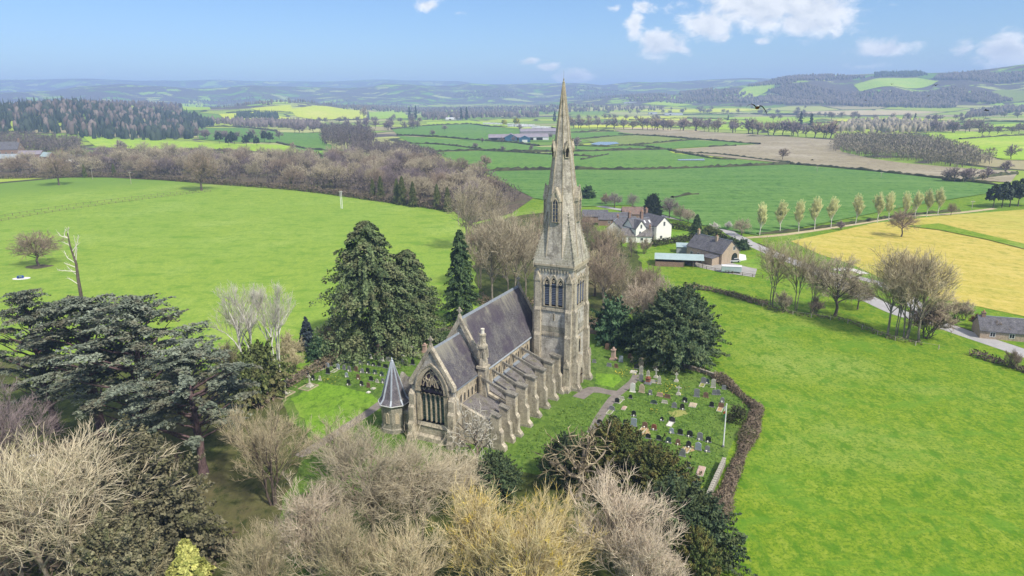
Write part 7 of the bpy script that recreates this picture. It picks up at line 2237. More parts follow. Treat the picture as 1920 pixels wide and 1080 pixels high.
    for (x, y, hh, ww, a, kd) in ROWS['pts']:
        for me, base in ((K[kd].c, None), (K[kd].t, 0.1)):
            V = np.empty(len(me.vertices) * 3, np.float32)
            me.vertices.foreach_get('co', V)
            V = V.reshape(-1, 3)
            F = np.empty(len(me.polygons) * 3, np.int32)
            me.loops.foreach_get('vertex_index', F)
            k_ = hh / K[kd].h
            Q = np.stack([(V[:, 0] * math.cos(a) - V[:, 1] * math.sin(a)) * k_ * ww + x, (V[:, 0] * math.sin(a) + V[:, 1] * math.cos(a)) * k_ * ww + y, V[:, 2] * k_ + gz(x, y)], 1)
            Vs.append(Q)
            Fs.append(F.reshape(-1, 3) + n0)
            Ts.append(np.full(len(V), base) if base is not None else np.random.default_rng(n0).uniform(0, 1, len(V)))
            n0 += len(V)
    o = link('hedgerow_woods', mesh_np('hedgerow_woods', np.concatenate(Vs), np.concatenate(Fs), 'twig mauve', np.concatenate(Ts)))
    tag(o, 'far hedgerow trees scattered over the valley floor', None, None, 'stuff')
    for (x, y) in scatter([(-432.9,979.0),(-378.7,919.4),(-312.0,889.2),(-315.6,952.8),(-364.1,1040.6),(-464.7,1090.6)], 9, rng, 14):
        K['pine'].put('pine_tree', x, y, rng.uniform(13, 18), rng.uniform(0, 6.28), 'dark pine in the clump below the conifer wood', 'tree', 'pines below the conifer wood', 0.9)


hedgerow_trees()

# ============================ churchyard ======================================
STONE = {'K': ('black granite', 'black'), 'G': ('grey granite', 'grey'), 'B': ('blue granite', 'blue-grey'), 'S': ('green slate', 'dark green'), 'W': ('white marble', 'white'),
         'P': ('pale memorial stone', 'pale'), 'T': ('tan sandstone', 'tan'), 'R': ('pink sandstone', 'pinkish'), 'D': ('red granite', 'red-brown'), 'N': ('brown stone', 'brown')}
ORD = ['first', 'second', 'third', 'fourth', 'fifth', 'sixth', 'seventh', 'eighth', 'ninth', 'tenth', 'eleventh', 'twelfth', 'thirteenth', 'fourteenth']
GR = random.Random(77)


def stone_outline(kind, w, h):
    hw = w / 2
    if kind == 'round':
        return [(-hw, 0)] + [(hw * math.cos(a), h - hw * 0.75 + hw * 0.75 * math.sin(a)) for a in np.linspace(math.pi, 0, 9)] + [(hw, 0)]
    if kind == 'ogee':
        return [(-hw, 0), (-hw, h * 0.8), (-hw * 0.72, h * 0.84), (-hw * 0.5, h * 0.93), (0, h), (hw * 0.5, h * 0.93), (hw * 0.72, h * 0.84), (hw, h * 0.8), (hw, 0)]
    if kind == 'shoulder':
        return [(-hw, 0), (-hw, h * 0.72), (-hw * 0.78, h * 0.72)] + [(hw * 0.78 * math.cos(a), h * 0.72 + h * 0.28 * math.sin(a)) for a in np.linspace(math.pi, 0, 7)] + [(hw * 0.78, h * 0.72), (hw, h * 0.72), (hw, 0)]
    if kind == 'point':
        return [(-hw, 0), (-hw, h * 0.62), (-hw * 0.7, h * 0.82), (0, h), (hw * 0.7, h * 0.82), (hw, h * 0.62), (hw, 0)]
    return [(-hw, 0), (-hw, h * 0.93), (-hw * 0.4, h), (hw * 0.4, h), (hw, h * 0.93), (hw, 0)]


def gravestone(x, y, kind, m, w, h, label, group=None, extra=''):
    ma = STONE[m][0]
    o = empty('gravestone' if kind not in ('cross', 'pillar', 'ledger') else {'cross': 'stone_cross', 'pillar': 'grave_monument', 'ledger': 'grave_slab'}[kind], (x, y, 0.0), R(64) + GR.uniform(-0.08, 0.08), label, 'gravestone', group)
    base = ma if m in 'PTRWN' else 'grey granite'
    if kind == 'ledger':
        MB().box(-w, w, -h / 2, h / 2, 0.0, 0.12).build('kerb', 'pale memorial stone', o)
        MB().box(-w + 0.1, w - 0.1, -h / 2 + 0.08, h / 2 - 0.08, 0.121, 0.22, 0.02).build('slab', ma, o)
    elif kind == 'cross':
        MB().box(-0.45, 0.45, -0.45, 0.45, 0, 0.25, 0.03).box(-0.3, 0.3, -0.3, 0.3, 0.25, 0.5, 0.03).build('plinth', base, o)
        c = MB()
        c.box(-0.1, 0.1, -0.13, 0.13, 0.5, h, 0.02)
        c.box(-0.09, 0.09, -w / 2, w / 2, h * 0.74, h * 0.74 + 0.24)
        c.build('cross', ma, o)
    elif kind == 'pillar':
        MB().box(-w * 0.7, w * 0.7, -w * 0.7, w * 0.7, 0, 0.3, 0.03).box(-w * 0.55, w * 0.55, -w * 0.55, w * 0.55, 0.3, 0.5, 0.03).build('plinth', base, o)
        c = MB()
        c.box(-w * 0.42, w * 0.42, -w * 0.42, w * 0.42, 0.5, h * 0.72, w * 0.06)
        c.box(-w * 0.48, w * 0.48, -w * 0.48, w * 0.48, h * 0.72, h * 0.8)
        c.lathe([(w * 0.2, h * 0.8), (w * 0.3, h * 0.87), (w * 0.22, h * 0.95), (0.02, h)], 8)
        c.build('shaft', ma, o)
    else:
        MB().box(-0.2, 0.2, -w / 2 - 0.1, w / 2 + 0.1, 0, 0.12).build('plinth', base, o)
        s = MB().prism(stone_outline(kind, w, h), 0.14, 'x', -0.07).build('slab', ma, o)
        s.location = (0, 0, 0.1)
        s.rotation_euler = (0, GR.uniform(-0.05, 0.05), GR.uniform(-0.03, 0.03))
    if 'k' in extra:      # kerbed plot in front
        f = MB()
        for a in ((-2.1, -0.2, -0.5, -0.4), (-2.1, -0.2, 0.4, 0.5), (-2.2, -2.1, -0.5, 0.5)):
            f.box(a[0], a[1], a[2], a[3], 0, 0.16)
        f.build('kerb', 'pale memorial stone', o)
        MB().box(-2.1, -0.2, -0.399, 0.399, 0, 0.07).build('plot', {'o': 'orange gravel', 'y': 'yellow gravel', 'w': 'white marble'}.get(extra.replace('k', '')[:1], 'green chippings'), o)
    if 'f' in extra:
        fl = MB()
        fl.lathe([(0.07, 0.0), (0.09, 0.2), (0.16, 0.32), (0.05, 0.42)], 6, (-0.3, GR.uniform(-0.15, 0.15)))
        fl.build('flowers', {'r': 'red flowers', 'y': 'yellow flowers'}.get(extra.replace('f', '').replace('k', '')[:1], 'white flowers'), o)
    return o


SHAPE = {'r': 'round', 'o': 'ogee', 'h': 'shoulder', 'p': 'point', 's': 'square', 'c': 'cross', 'i': 'pillar', 'l': 'ledger'}
WORD = {'r': 'round-topped headstone', 'o': 'headstone', 'h': 'shouldered headstone', 'p': 'pointed headstone', 's': 'square headstone', 'c': 'stone cross', 'i': 'pedestal monument', 'l': 'flat grave slab'}


def grave_rows():
    rows = [
        # left yard: pixel rows became world points; code = shape, stone, width, height, extras
        ('in the front row left of the turret', [(-34.41,132.6,2.6,'oK',0.75,1.05,'f'),(-31.65,132.3,2.7,'rK',0.75,0.85,'f'),(-30.03,131.4,3.1,'sN',0.65,0.8,'-'),(-29.49,128.7,4.2,'lW',0.35,0.6,'-'),(-28.87,130.6,3.4,'lP',0.4,0.7,'-')]),
        ('in the second row left of the turret', [(-35.85,136.9,0.9,'oB',0.6,0.85,'f'),(-33.06,135.7,1.3,'sN',0.7,0.9,'f'),(-30.13,134.8,1.7,'oK',0.8,0.85,'-'),(-28.72,133.9,2.1,'rP',0.65,0.6,'-'),(-27.42,133.6,2.2,'oG',0.65,0.8,'f')]),
        ('in the third row left of the turret', [(-40.36,138.8,1.4,'rK',0.8,1.1,'-'),(-38.81,141.5,0.3,'oB',0.75,1.0,'kf'),(-37.42,141.2,0.4,'oG',0.7,0.9,'-'),(-36.02,140.2,0.8,'rG',0.75,1.0,'f'),(-34.49,140.2,0.8,'oN',0.75,0.95,'-'),(-33.00,139.2,1.1,'hG',0.75,0.85,'f'),(-31.65,138.9,1.2,'rK',0.75,1.05,'f'),(-30.07,138.6,1.4,'oS',0.7,0.8,'f'),(-28.33,137.4,1.8,'oS',0.75,0.8,'f')]),
        ('in the fourth row left of the turret', [(-41.52,142.8,1.0,'oB',0.85,0.8,'-'),(-40.23,146.4,0.9,'oK',0.8,0.7,'-'),(-38.72,145.7,1.2,'hG',0.75,0.85,'k'),(-37.42,145.3,1.3,'oK',0.7,0.8,'f'),(-35.94,144.6,1.5,'oS',0.6,0.75,'f'),(-34.41,144.3,1.7,'rG',0.75,0.75,'f'),(-32.53,143.9,1.8,'hS',0.7,0.7,'f'),(-31.31,143.2,2.0,'oK',0.75,0.6,'f'),(-29.93,142.9,2.2,'oK',0.7,0.7,'-'),(-28.32,141.9,2.5,'sK',1.1,0.65,'-')]),
        ('in the back row left of the turret', [(-35.57,148.6,1.3,'oS',0.6,0.8,'f'),(-34.13,148.2,1.4,'oK',0.65,0.85,'-'),(-32.82,147.8,1.6,'pW',0.6,0.9,'f'),(-31.46,147.1,1.8,'oS',0.75,0.65,'-'),(-29.92,146.1,2.2,'rW',0.9,0.95,'-'),(-28.45,146.1,2.2,'sP',0.95,0.75,'-'),(-25.66,149.4,0.9,'sW',0.95,0.5,'-'),(-24.94,144.7,2.7,'sP',0.5,0.8,'-'),(-22.50,143.7,1.8,'oK',0.75,1.1,'-'),(-23.00,150.0,0.7,'lP',1.0,1.4,'-')]),
        ('among old monuments by the massive conifer', [(-36.44,152.1,2.0,'iR',1.0,2.3,'-'),(-35.17,152.0,1.6,'cP',0.7,1.9,'-'),(-33.76,151.3,1.6,'pB',1.0,1.3,'-'),(-31.10,150.5,2.1,'iR',1.2,2.5,'-'),(-27.09,149.8,2.1,'rN',1.0,2.2,'-'),(-23.85,150.7,2.0,'iP',0.9,1.8,'-'),(-20.66,151.3,2.1,'iR',0.9,2.1,'-')]),
        # right yard
        ('in the top group beside the tower', [(21.71,157.6,1.8,'iG',0.8,2.0,'-'),(22.44,152.4,1.5,'rN',0.8,1.2,'-'),(23.48,155.3,1.1,'pT',0.4,1.1,'-'),(23.00,145.9,2.8,'iR',0.9,2.6,'-'),(24.45,144.2,1.4,'sB',0.8,1.2,'-'),(21.45,141.7,0.8,'sG',0.9,0.6,'-'),(22.90,141.0,0.8,'sN',0.7,0.7,'-'),(18.40,144.0,0.6,'sG',0.7,0.6,'-')]),
        ('in the shady row left of the broad yew', [(27.12,156.3,0.5,'pR',0.6,0.6,'-'),(27.99,152.3,1.3,'rN',0.8,1.2,'-'),(26.88,146.4,1.0,'hN',0.8,1.0,'-'),(26.97,144.1,1.2,'cT',0.6,1.2,'-'),(27.26,140.3,1.0,'oK',0.9,0.8,'-'),(28.54,141.5,1.8,'rT',1.0,1.7,'-')]),
        ('in the old row below the broad yew', [(27.70,137.0,1.7,'rP',0.7,1.6,'-'),(26.30,138.2,0.5,'lP',0.7,1.3,'-'),(27.01,133.2,1.4,'rG',0.7,1.3,'-'),(29.02,136.1,1.2,'pP',0.6,1.1,'-'),(28.25,132.1,1.3,'iD',0.9,1.4,'-'),(29.53,132.4,0.6,'sP',1.1,0.5,'-'),(31.54,140.5,1.3,'iT',0.6,1.3,'-'),(30.55,135.2,1.7,'cP',0.8,1.8,'-'),(30.52,131.8,1.7,'pP',0.6,1.6,'-'),(33.28,139.9,1.5,'hN',0.7,1.4,'-'),(35.61,138.3,1.5,'cN',0.7,1.8,'-'),(34.39,133.1,1.4,'cP',0.6,1.7,'-')]),
        ('in the old row right of the path', [(24.29,127.9,1.6,'rW',0.85,1.6,'-'),(26.08,127.6,1.6,'hT',0.95,1.5,'-'),(27.59,126.5,0.9,'oG',0.6,0.9,'f'),(29.36,125.7,0.7,'sR',1.0,0.6,'-'),(30.68,124.9,0.7,'sN',1.0,0.6,'-'),(29.61,122.5,0.6,'sP',0.9,0.45,'-'),(27.49,122.3,0.8,'hS',1.0,0.6,'-'),(33.25,126.4,1.5,'cP',0.9,1.6,'-')]),
        ('at the churchyard far right corner', [(39.78,131.9,1.2,'rG',0.9,1.1,'ky'),(40.55,131.8,1.1,'oS',0.7,0.9,'f'),(41.15,129.6,1.8,'rP',0.75,1.6,'-'),(43.09,128.8,0.9,'sG',0.7,0.7,'-'),(36.61,125.3,1.7,'sG',0.9,1.4,'-'),(38.34,125.0,1.0,'oN',0.8,0.9,'-'),(40.39,126.2,1.0,'rG',0.7,0.9,'-'),(41.14,126.2,1.0,'rG',0.7,0.9,'-'),(40.95,122.7,1.0,'oG',0.6,0.8,'f'),(40.03,120.4,0.9,'sN',0.9,0.7,'ko'),(38.26,120.6,0.9,'oK',0.7,0.9,'-')]),
        ('in the row beside the path', [(21.47,124.4,0.8,'sP',0.9,0.5,'kg'),(20.36,122.7,1.1,'oK',0.75,0.9,'-'),(23.34,124.8,0.8,'rK',0.6,0.6,'-'),(21.34,120.3,0.8,'lR',0.7,0.7,'-'),(18.88,119.6,0.9,'rG',1.0,0.7,'kg'),(18.70,114.9,1.2,'rK',1.0,0.95,'-'),(17.11,112.6,0.7,'oK',0.7,0.6,'f'),(22.62,117.0,1.1,'oK',0.7,0.9,'f')]),
        ('in the row between path and yews', [(15.82,113.9,0.7,'rK',0.8,0.7,'-'),(18.82,110.5,1.6,'oS',0.8,1.3,'-'),(20.46,113.6,1.0,'oK',0.6,0.8,'-'),(21.91,112.9,1.5,'sB',0.9,1.3,'-'),(20.49,110.3,1.0,'oK',0.75,0.9,'-'),(23.82,112.3,1.2,'oN',0.8,0.9,'kof'),(25.29,111.4,1.2,'rD',0.8,0.9,'f'),(28.16,110.1,0.9,'oB',0.65,0.8,'f')]),
        ('mid right churchyard', [(31.04,120.5,1.0,'hG',0.8,0.9,'-'),(33.67,122.9,1.0,'oK',0.8,0.85,'f'),(32.35,119.6,1.2,'oK',0.7,1.0,'f'),(34.86,121.4,0.9,'lT',0.8,1.2,'-'),(27.48,115.0,0.8,'oK',0.5,0.6,'f'),(29.25,114.5,1.0,'oK',0.9,0.8,'kw')]),
        ('in the second row above the yews', [(22.08,109.1,1.1,'rK',1.05,0.9,'f'),(23.62,108.2,0.9,'oK',0.75,0.75,'-'),(25.36,107.6,0.9,'oK',0.75,0.75,'-'),(26.81,106.6,1.0,'hS',0.75,0.85,'f'),(29.53,109.5,1.1,'rK',0.8,0.9,'-'),(31.02,108.7,1.2,'rK',0.85,0.95,'f'),(32.49,107.5,1.5,'rG',0.8,1.15,'f'),(33.75,106.7,1.1,'oK',0.75,0.85,'f')]),
        ('in the row nearest the yews', [(21.78,106.4,0.8,'oS',0.75,0.8,'-'),(23.19,104.7,1.2,'rK',0.75,0.95,'f'),(24.70,104.1,1.1,'rK',0.75,0.95,'-'),(28.29,105.9,1.1,'oN',0.65,0.85,'f'),(29.88,104.9,1.3,'oK',0.7,1.0,'kofr'),(31.27,104.0,1.6,'oB',0.85,1.2,'-'),(32.65,103.4,1.1,'rG',0.65,0.85,'f'),(28.10,102.0,1.4,'oG',0.85,1.1,'-')]),
        ('by the pale churchyard wall', [(28.13,98.3,0.9,'rK',0.7,0.8,'f'),(27.01,94.8,1.2,'rN',0.7,1.0,'fy'),(28.34,93.8,1.2,'oK',0.85,0.95,'-'),(29.88,97.1,1.3,'lR',1.3,1.0,'-')]),
        ('at the left churchyard wall', [(-41.17,135.3,1.1,'hP',0.5,0.8,'f'),(-42.74,135.6,1.5,'oK',0.7,0.9,'f'),(-44.31,137.1,1.1,'oK',0.7,0.8,'f'),(-42.20,142.2,1.3,'oK',0.7,0.7,'k'),(-40.84,143.5,1.3,'oK',0.7,0.7,'-')]),
    ]
    for where, row in rows:
        row = sorted(row, key=lambda r: r[0] / r[1])
        for i, r in enumerate(row):
            x, y, _, code, w, h = r[:6]
            ex = r[6] if len(r) > 6 and r[6] != '-' else ''
            ex = ex if isinstance(ex, str) else ''
            word = WORD[code[0]]
            lab = '%s %s, %s from the left %s' % (STONE[code[1]][1], word, ORD[i], where)
            gravestone(x, y, SHAPE[code[0]], code[1], w * 1.18, h * 1.18, lab, 'gravestones in the churchyard', ex)
    # big family crosses by the left wall
    for (x, y), s, lb in (((-46.44,128.6), 1.0, 'tall stone cross on stepped base inside a square kerb, nearest the cedars'), ((-42.39,132.0), 0.9, 'tall stone cross at the head of two kerbed graves by the left wall')):
        o = empty('memorial_cross', (x, y, 0), R(64), lb, 'memorial cross')
        o.scale = (s, s, s)
        MB().box(-0.7, 0.7, -0.7, 0.7, 0, 0.25, 0.03).box(-0.5, 0.5, -0.5, 0.5, 0.25, 0.5, 0.03).box(-0.33, 0.33, -0.33, 0.33, 0.5, 0.9, 0.05).build('plinth', 'pale memorial stone', o)
        c = MB().box(-0.11, 0.11, -0.15, 0.15, 0.9, 3.0, 0.02).box(-0.1, 0.1, -0.5, 0.5, 2.35, 2.62)
        c.ring([(0.36 * math.cos(a), 2.48 + 0.36 * math.sin(a)) for a in np.linspace(0, 6.283, 13)[:-1]], [(0.25 * math.cos(a), 2.48 + 0.25 * math.sin(a)) for a in np.linspace(0, 6.283, 13)[:-1]], -0.07, 0.07)
        c.build('cross', 'pale memorial stone', o)
        k_ = MB()
        for dx in ((-2.4,) if s == 1.0 else (-2.2, )):
            for a in ((dx, 1.2, -1.5, -1.35), (dx, 1.2, 1.35, 1.5), (dx - 0.15, dx, -1.5, 1.5), (1.2, 1.35, -1.5, 1.5)):
                k_.box(a[0], a[1], a[2], a[3], 0, 0.2)
        k_.build('kerb', 'tan sandstone', o)
        MB().box(-2.1 if s < 1 else -2.3, 1.19, -1.34, 1.34, 0, 0.05).build('plot', 'green chippings', o)
    # gravelled family plots
    for poly, mt, lb in (([(29.40,118.7),(32.91,119.8),(33.01,117.7),(29.79,116.0)], 'yellow gravel', 'yellow-green gravel plot among the graves'), ([(22.42,111.5),(24.45,112.0),(24.39,109.8),(22.70,108.8)], 'orange gravel', 'orange gravel patch before a round dark headstone'),
                         ([(28.75,105.1),(30.84,105.4),(30.68,103.8),(29.16,103.1)], 'orange gravel', 'orange gravel patch round the headstone with red flowers')):
        drape('gravel_plot', poly, mt, 0.014, label=lb)


grave_rows()


def daffodils():
    rng = np.random.default_rng(4)
    pts = []
    for cx, cy, r, n in [(*(32.47,129.6), 3.5, 170), (*(30.11,127.8), 2.2, 80), (*(26.87,119.2), 1.2, 40), (*(23.90,137.7), 2.0, 60), (*(29.33,92.3), 1.0, 50), (*(24.46,136.2), 1.0, 30), (*(-38.95,135.5), 2.2, 120), (*(25.63,139.7), 2.0, 60)]:
        q = rng.normal(size=(n, 2)) * r * 0.5
        pts.append(np.stack([cx + q[:, 0], cy + q[:, 1], np.full(n, 0.22)], 1))
    C = np.concatenate(pts)
    V, F = leaf_quads(C, np.tile([0, 0, 1.0], (len(C), 1)), 0.17, rng, 0.3)
    o = link('daffodils', mesh_np('daffodils', V, F, 'daffodils', np.repeat(np.where(rng.uniform(size=len(C)) < 0.35, 0.95, 0.15), 4)))
    tag(o, 'clumps of daffodils among the graves', None, None, 'stuff')


daffodils()


def rough_grass():
    """Uneven tussocks in the unmown parts of the churchyard and on the verge of the meadow."""
    rng = np.random.default_rng(9)
    C = []
    for poly, n in (([(21.08,159.9),(38.10,140.4),(43.56,134.9),(45.00,123.6),(40.36,112.4),(32.70,97.7),(25.55,83.53),(23.90,94.7),(15.30,112.8),(24.72,127.9),(26.74,136.1)], 5200), ([(-47.91,128.1),(-39.53,152.9),(-26.49,159.2),(-20.54,153.5),(-25.27,128.9),(-40.79,133.9)], 2600), ([(-35.85,102.3),(-31.89,107.7),(-26.00,115.8),(-23.63,113.6),(-25.44,95.5),(-31.68,88.30)], 900), ([(-0.24,103.4),(10.18,121.9),(16.85,125.5),(16.26,112.8),(6.62,98.2)], 1200)):
        P = np.array(poly)
        lo, hi = P.min(0), P.max(0)
        q = rng.uniform(lo, hi, (n * 3, 2))
        c = np.array([in_poly(p, poly) for p in q])
        C.append(q[c][:n])
    C = np.concatenate(C)
    C = np.stack([C[:, 0], C[:, 1], np.full(len(C), 0.06)], 1)
    V, F = leaf_quads(C, np.tile([0, 0, 1.0], (len(C), 1)), 0.26, rng, 0.1, 1.2)
    o = link('grass', mesh_np('grass', V, F, 'rough grass', np.repeat(rng.uniform(0, 1, len(C)), 4)))
    tag(o, 'tussocks of longer grass among the graves', None, None, 'stuff')


leaf('rough grass', (0.06, 0.125, 0.018), (0.14, 0.225, 0.035), (0.17, 0.22, 0.05), 0.3)
rough_grass()


def walls_and_flag():
    # churchyard wall: single courses of coping stones on a rubble wall
    def wall(pts, h, t, cap, label, mt, pale):
        o = empty('churchyard_wall', (pts[0][0], pts[0][1], 0), 0, label, 'wall')
        m = MB()
        x0, y0 = pts[0]
        rng = random.Random(len(pts))
        for a, b in zip(pts[:-1], pts[1:]):
            d = Vector((b[0] - a[0], b[1] - a[1]))
            L = d.length
            d.normalize()
            nrm = Vector((-d.y, d.x))
            m.add([(a[0] - x0 + nrm.x * s, a[1] - y0 + nrm.y * s, z) for z in (-0.1, h) for s in (-t / 2, t / 2)] + [(b[0] - x0 + nrm.x * s, b[1] - y0 + nrm.y * s, z) for z in (-0.1, h) for s in (-t / 2, t / 2)],
                  [(0, 1, 3, 2), (4, 6, 7, 5), (0, 4, 5, 1), (2, 3, 7, 6), (0, 2, 6, 4), (1, 5, 7, 3)])
        w = m.build('masonry', mt, o)
        base = None
        for a, b in zip(pts[:-1], pts[1:]):
            d = Vector((b[0] - a[0], b[1] - a[1]))
            L = d.length
            n = max(1, int(L / cap))
            for i in range(n):
                if base is None:
                    base = MB().box(-cap * 0.48, cap * 0.48, -t * 0.62, t * 0.62, 0, 0.16, 0.03).mesh('coping_stone', pale)
                f = (i + 0.5) / n
                s = link('coping_stone', base, o, (a[0] - x0 + d.x * f + rng.uniform(-.02, .02), a[1] - y0 + d.y * f + rng.uniform(-.02, .02), h + rng.uniform(-0.005, 0.03)), math.atan2(d.y, d.x) + rng.uniform(-0.04, 0.04))
    wall([(34.12,99.0),(31.99,95.0),(30.01,91.3),(28.16,87.80),(26.32,84.15)], 1.25, 0.5, 0.62, 'pale churchyard wall with coping stones beside the bramble bank', 'pale stone wall', 'pale stone wall')
    wall([(24.39,79.92),(22.97,76.58),(20.89,71.49)], 1.25, 0.5, 0.62, 'short length of pale wall beyond the small yew at the bottom', 'pale stone wall', 'pale stone wall')
    wall([(-49.14,129.2),(-46.87,134.6),(-44.81,140.1),(-42.60,146.1),(-39.14,153.9)], 1.0, 0.5, 0.62, 'old mossy stone wall along the left side of the churchyard', 'old stone', 'old stone')
    wall([(37.94,140.7),(40.46,138.2),(43.22,134.9)], 0.7, 0.4, 0.7, 'low stone wall at the far right of the churchyard', 'old stone', 'old stone')
    # flagpole with a limp flag
    x, y, h = (35.82,105.0,7.9)
    o = empty('flagpole', (x, y, 0), 0, 'white flagpole with a limp red, white and green flag', 'flagpole')
    MB().lathe([(0.13, 0.0), (0.11, h * 0.5), (0.085, h), (0.1, h + 0.02), (0.1, h + 0.12), (0.02, h + 0.18)], 8).build('pole', 'white paint', o)
    MB().lathe([(0.22, 0.0), (0.22, 0.3), (0.12, 0.4)], 8).build('base', 'grey granite', o)
    fl = empty('flag', (0, 0, 0))
    fl.parent = o
    for nm, mt, z0, z1, w in (('upper_half', 'flag white', h - 1.1, h - 0.25, 0.30), ('emblem', 'flag red', h - 1.55, h - 1.1, 0.34), ('lower_half', 'flag green', h - 2.3, h - 1.55, 0.26)):
        m = MB()
        vs, n = [], 9
        for j in range(5):
            z = z1 + (z0 - z1) * j / 4
            for i in range(n):
                f = i / (n - 1)
                vs.append((-0.1 - w * f - 0.05 * j / 4, 0.13 * math.sin(f * 9 + j * 0.6), z - 0.25 * f))
        m.add(vs, [(j * n + i, j * n + i + 1, (j + 1) * n + i + 1, (j + 1) * n + i) for j in range(4) for i in range(n - 1)])
        m.build(nm, mt, fl, smooth=True)


walls_and_flag()


# ============================ buildings =======================================
def house(o, L, W, ze, zr, x0=0.0, y0=0.0, wall='white render', roof='house slate', over=0.3, hip=0.0, part_wall='wall'):
    """Gabled block: ridge along x, centred on y0."""
    m = MB()
    m.prism([(y0 - W / 2, -0.6), (y0 + W / 2, -0.6), (y0 + W / 2, ze), (y0, zr), (y0 - W / 2, ze)], L, 'x', x0)
    w = m.build(part_wall, wall, o)
    m = MB()
    sl = (zr - ze) / (W / 2)
    for s in (-1, 1):
        m.prism([(y0 + s * (W / 2 + over), ze - sl * over + 0.02), (y0, zr + 0.02), (y0, zr + 0.24), (y0 + s * (W / 2 + over), ze - sl * over + 0.18)], L + 0.5, 'x', x0 - 0.25)
    r = m.build('roof', roof, o)
    MB().bar((x0 - 0.26, y0, zr + 0.24), (x0 + L + 0.26, y0, zr + 0.24), 0.28, 0.14).build('ridge', 'dark lead' if 'slate' in roof else 'brown tiles', r)
    return w, r


def window(o, face, pos, w, h, frame='white paint', glass='dark glass', z=0):
    """face: 'x-', 'x+', 'y-', 'y+' with the wall plane first in pos: (plane, along, z)."""
    p, a, zc = pos
    s = -1 if face[1] == '-' else 1
    ax = face[0]
    f = MB()
    lo, hi = (p - 0.07, p + 0.03) if s < 0 else (p - 0.03, p + 0.07)
    f.ring([(a - w / 2 - 0.08, zc - h / 2 - 0.08), (a - w / 2 - 0.08, zc + h / 2 + 0.08), (a + w / 2 + 0.08, zc + h / 2 + 0.08), (a + w / 2 + 0.08, zc - h / 2 - 0.08)],
           [(a - w / 2, zc - h / 2), (a - w / 2, zc + h / 2), (a + w / 2, zc + h / 2), (a + w / 2, zc - h / 2)], lo, hi, ax)
    win = f.build('window', frame, o)
    g = MB().prism([(a - w / 2, zc - h / 2), (a + w / 2, zc - h / 2), (a + w / 2, zc + h / 2), (a - w / 2, zc + h / 2)], 0.02, ax, p + s * 0.015 - 0.01)
    g.build('pane', glass, win)
    b = MB()
    q = (p - 0.045, p - 0.02) if s < 0 else (p + 0.03, p + 0.055)
    if ax == 'x':
        b.box(q[0], q[1], a - 0.03, a + 0.03, zc - h / 2, zc + h / 2)
    else:
        b.box(a - 0.03, a + 0.03, q[0], q[1], zc - h / 2, zc + h / 2)
    b.build('glazing_bar', frame, win)
    return win


def chimney(r, x, y, z0, z1, mt='red brick', pots=2, s=0.8):
    c = MB().box(x - s / 2, x + s / 2, y - s / 2, y + s / 2, z0, z1).box(x - s / 2 - 0.08, x + s / 2 + 0.08, y - s / 2 - 0.08, y + s / 2 + 0.08, z1, z1 + 0.2).build('chimney', mt, r)
    for i in range(pots):
        MB().lathe([(0.15, z1 + 0.2), (0.12, z1 + 0.7)], 8, (x, y + (i - (pots - 1) / 2) * 0.35)).build('chimney_pot', 'terracotta', c)


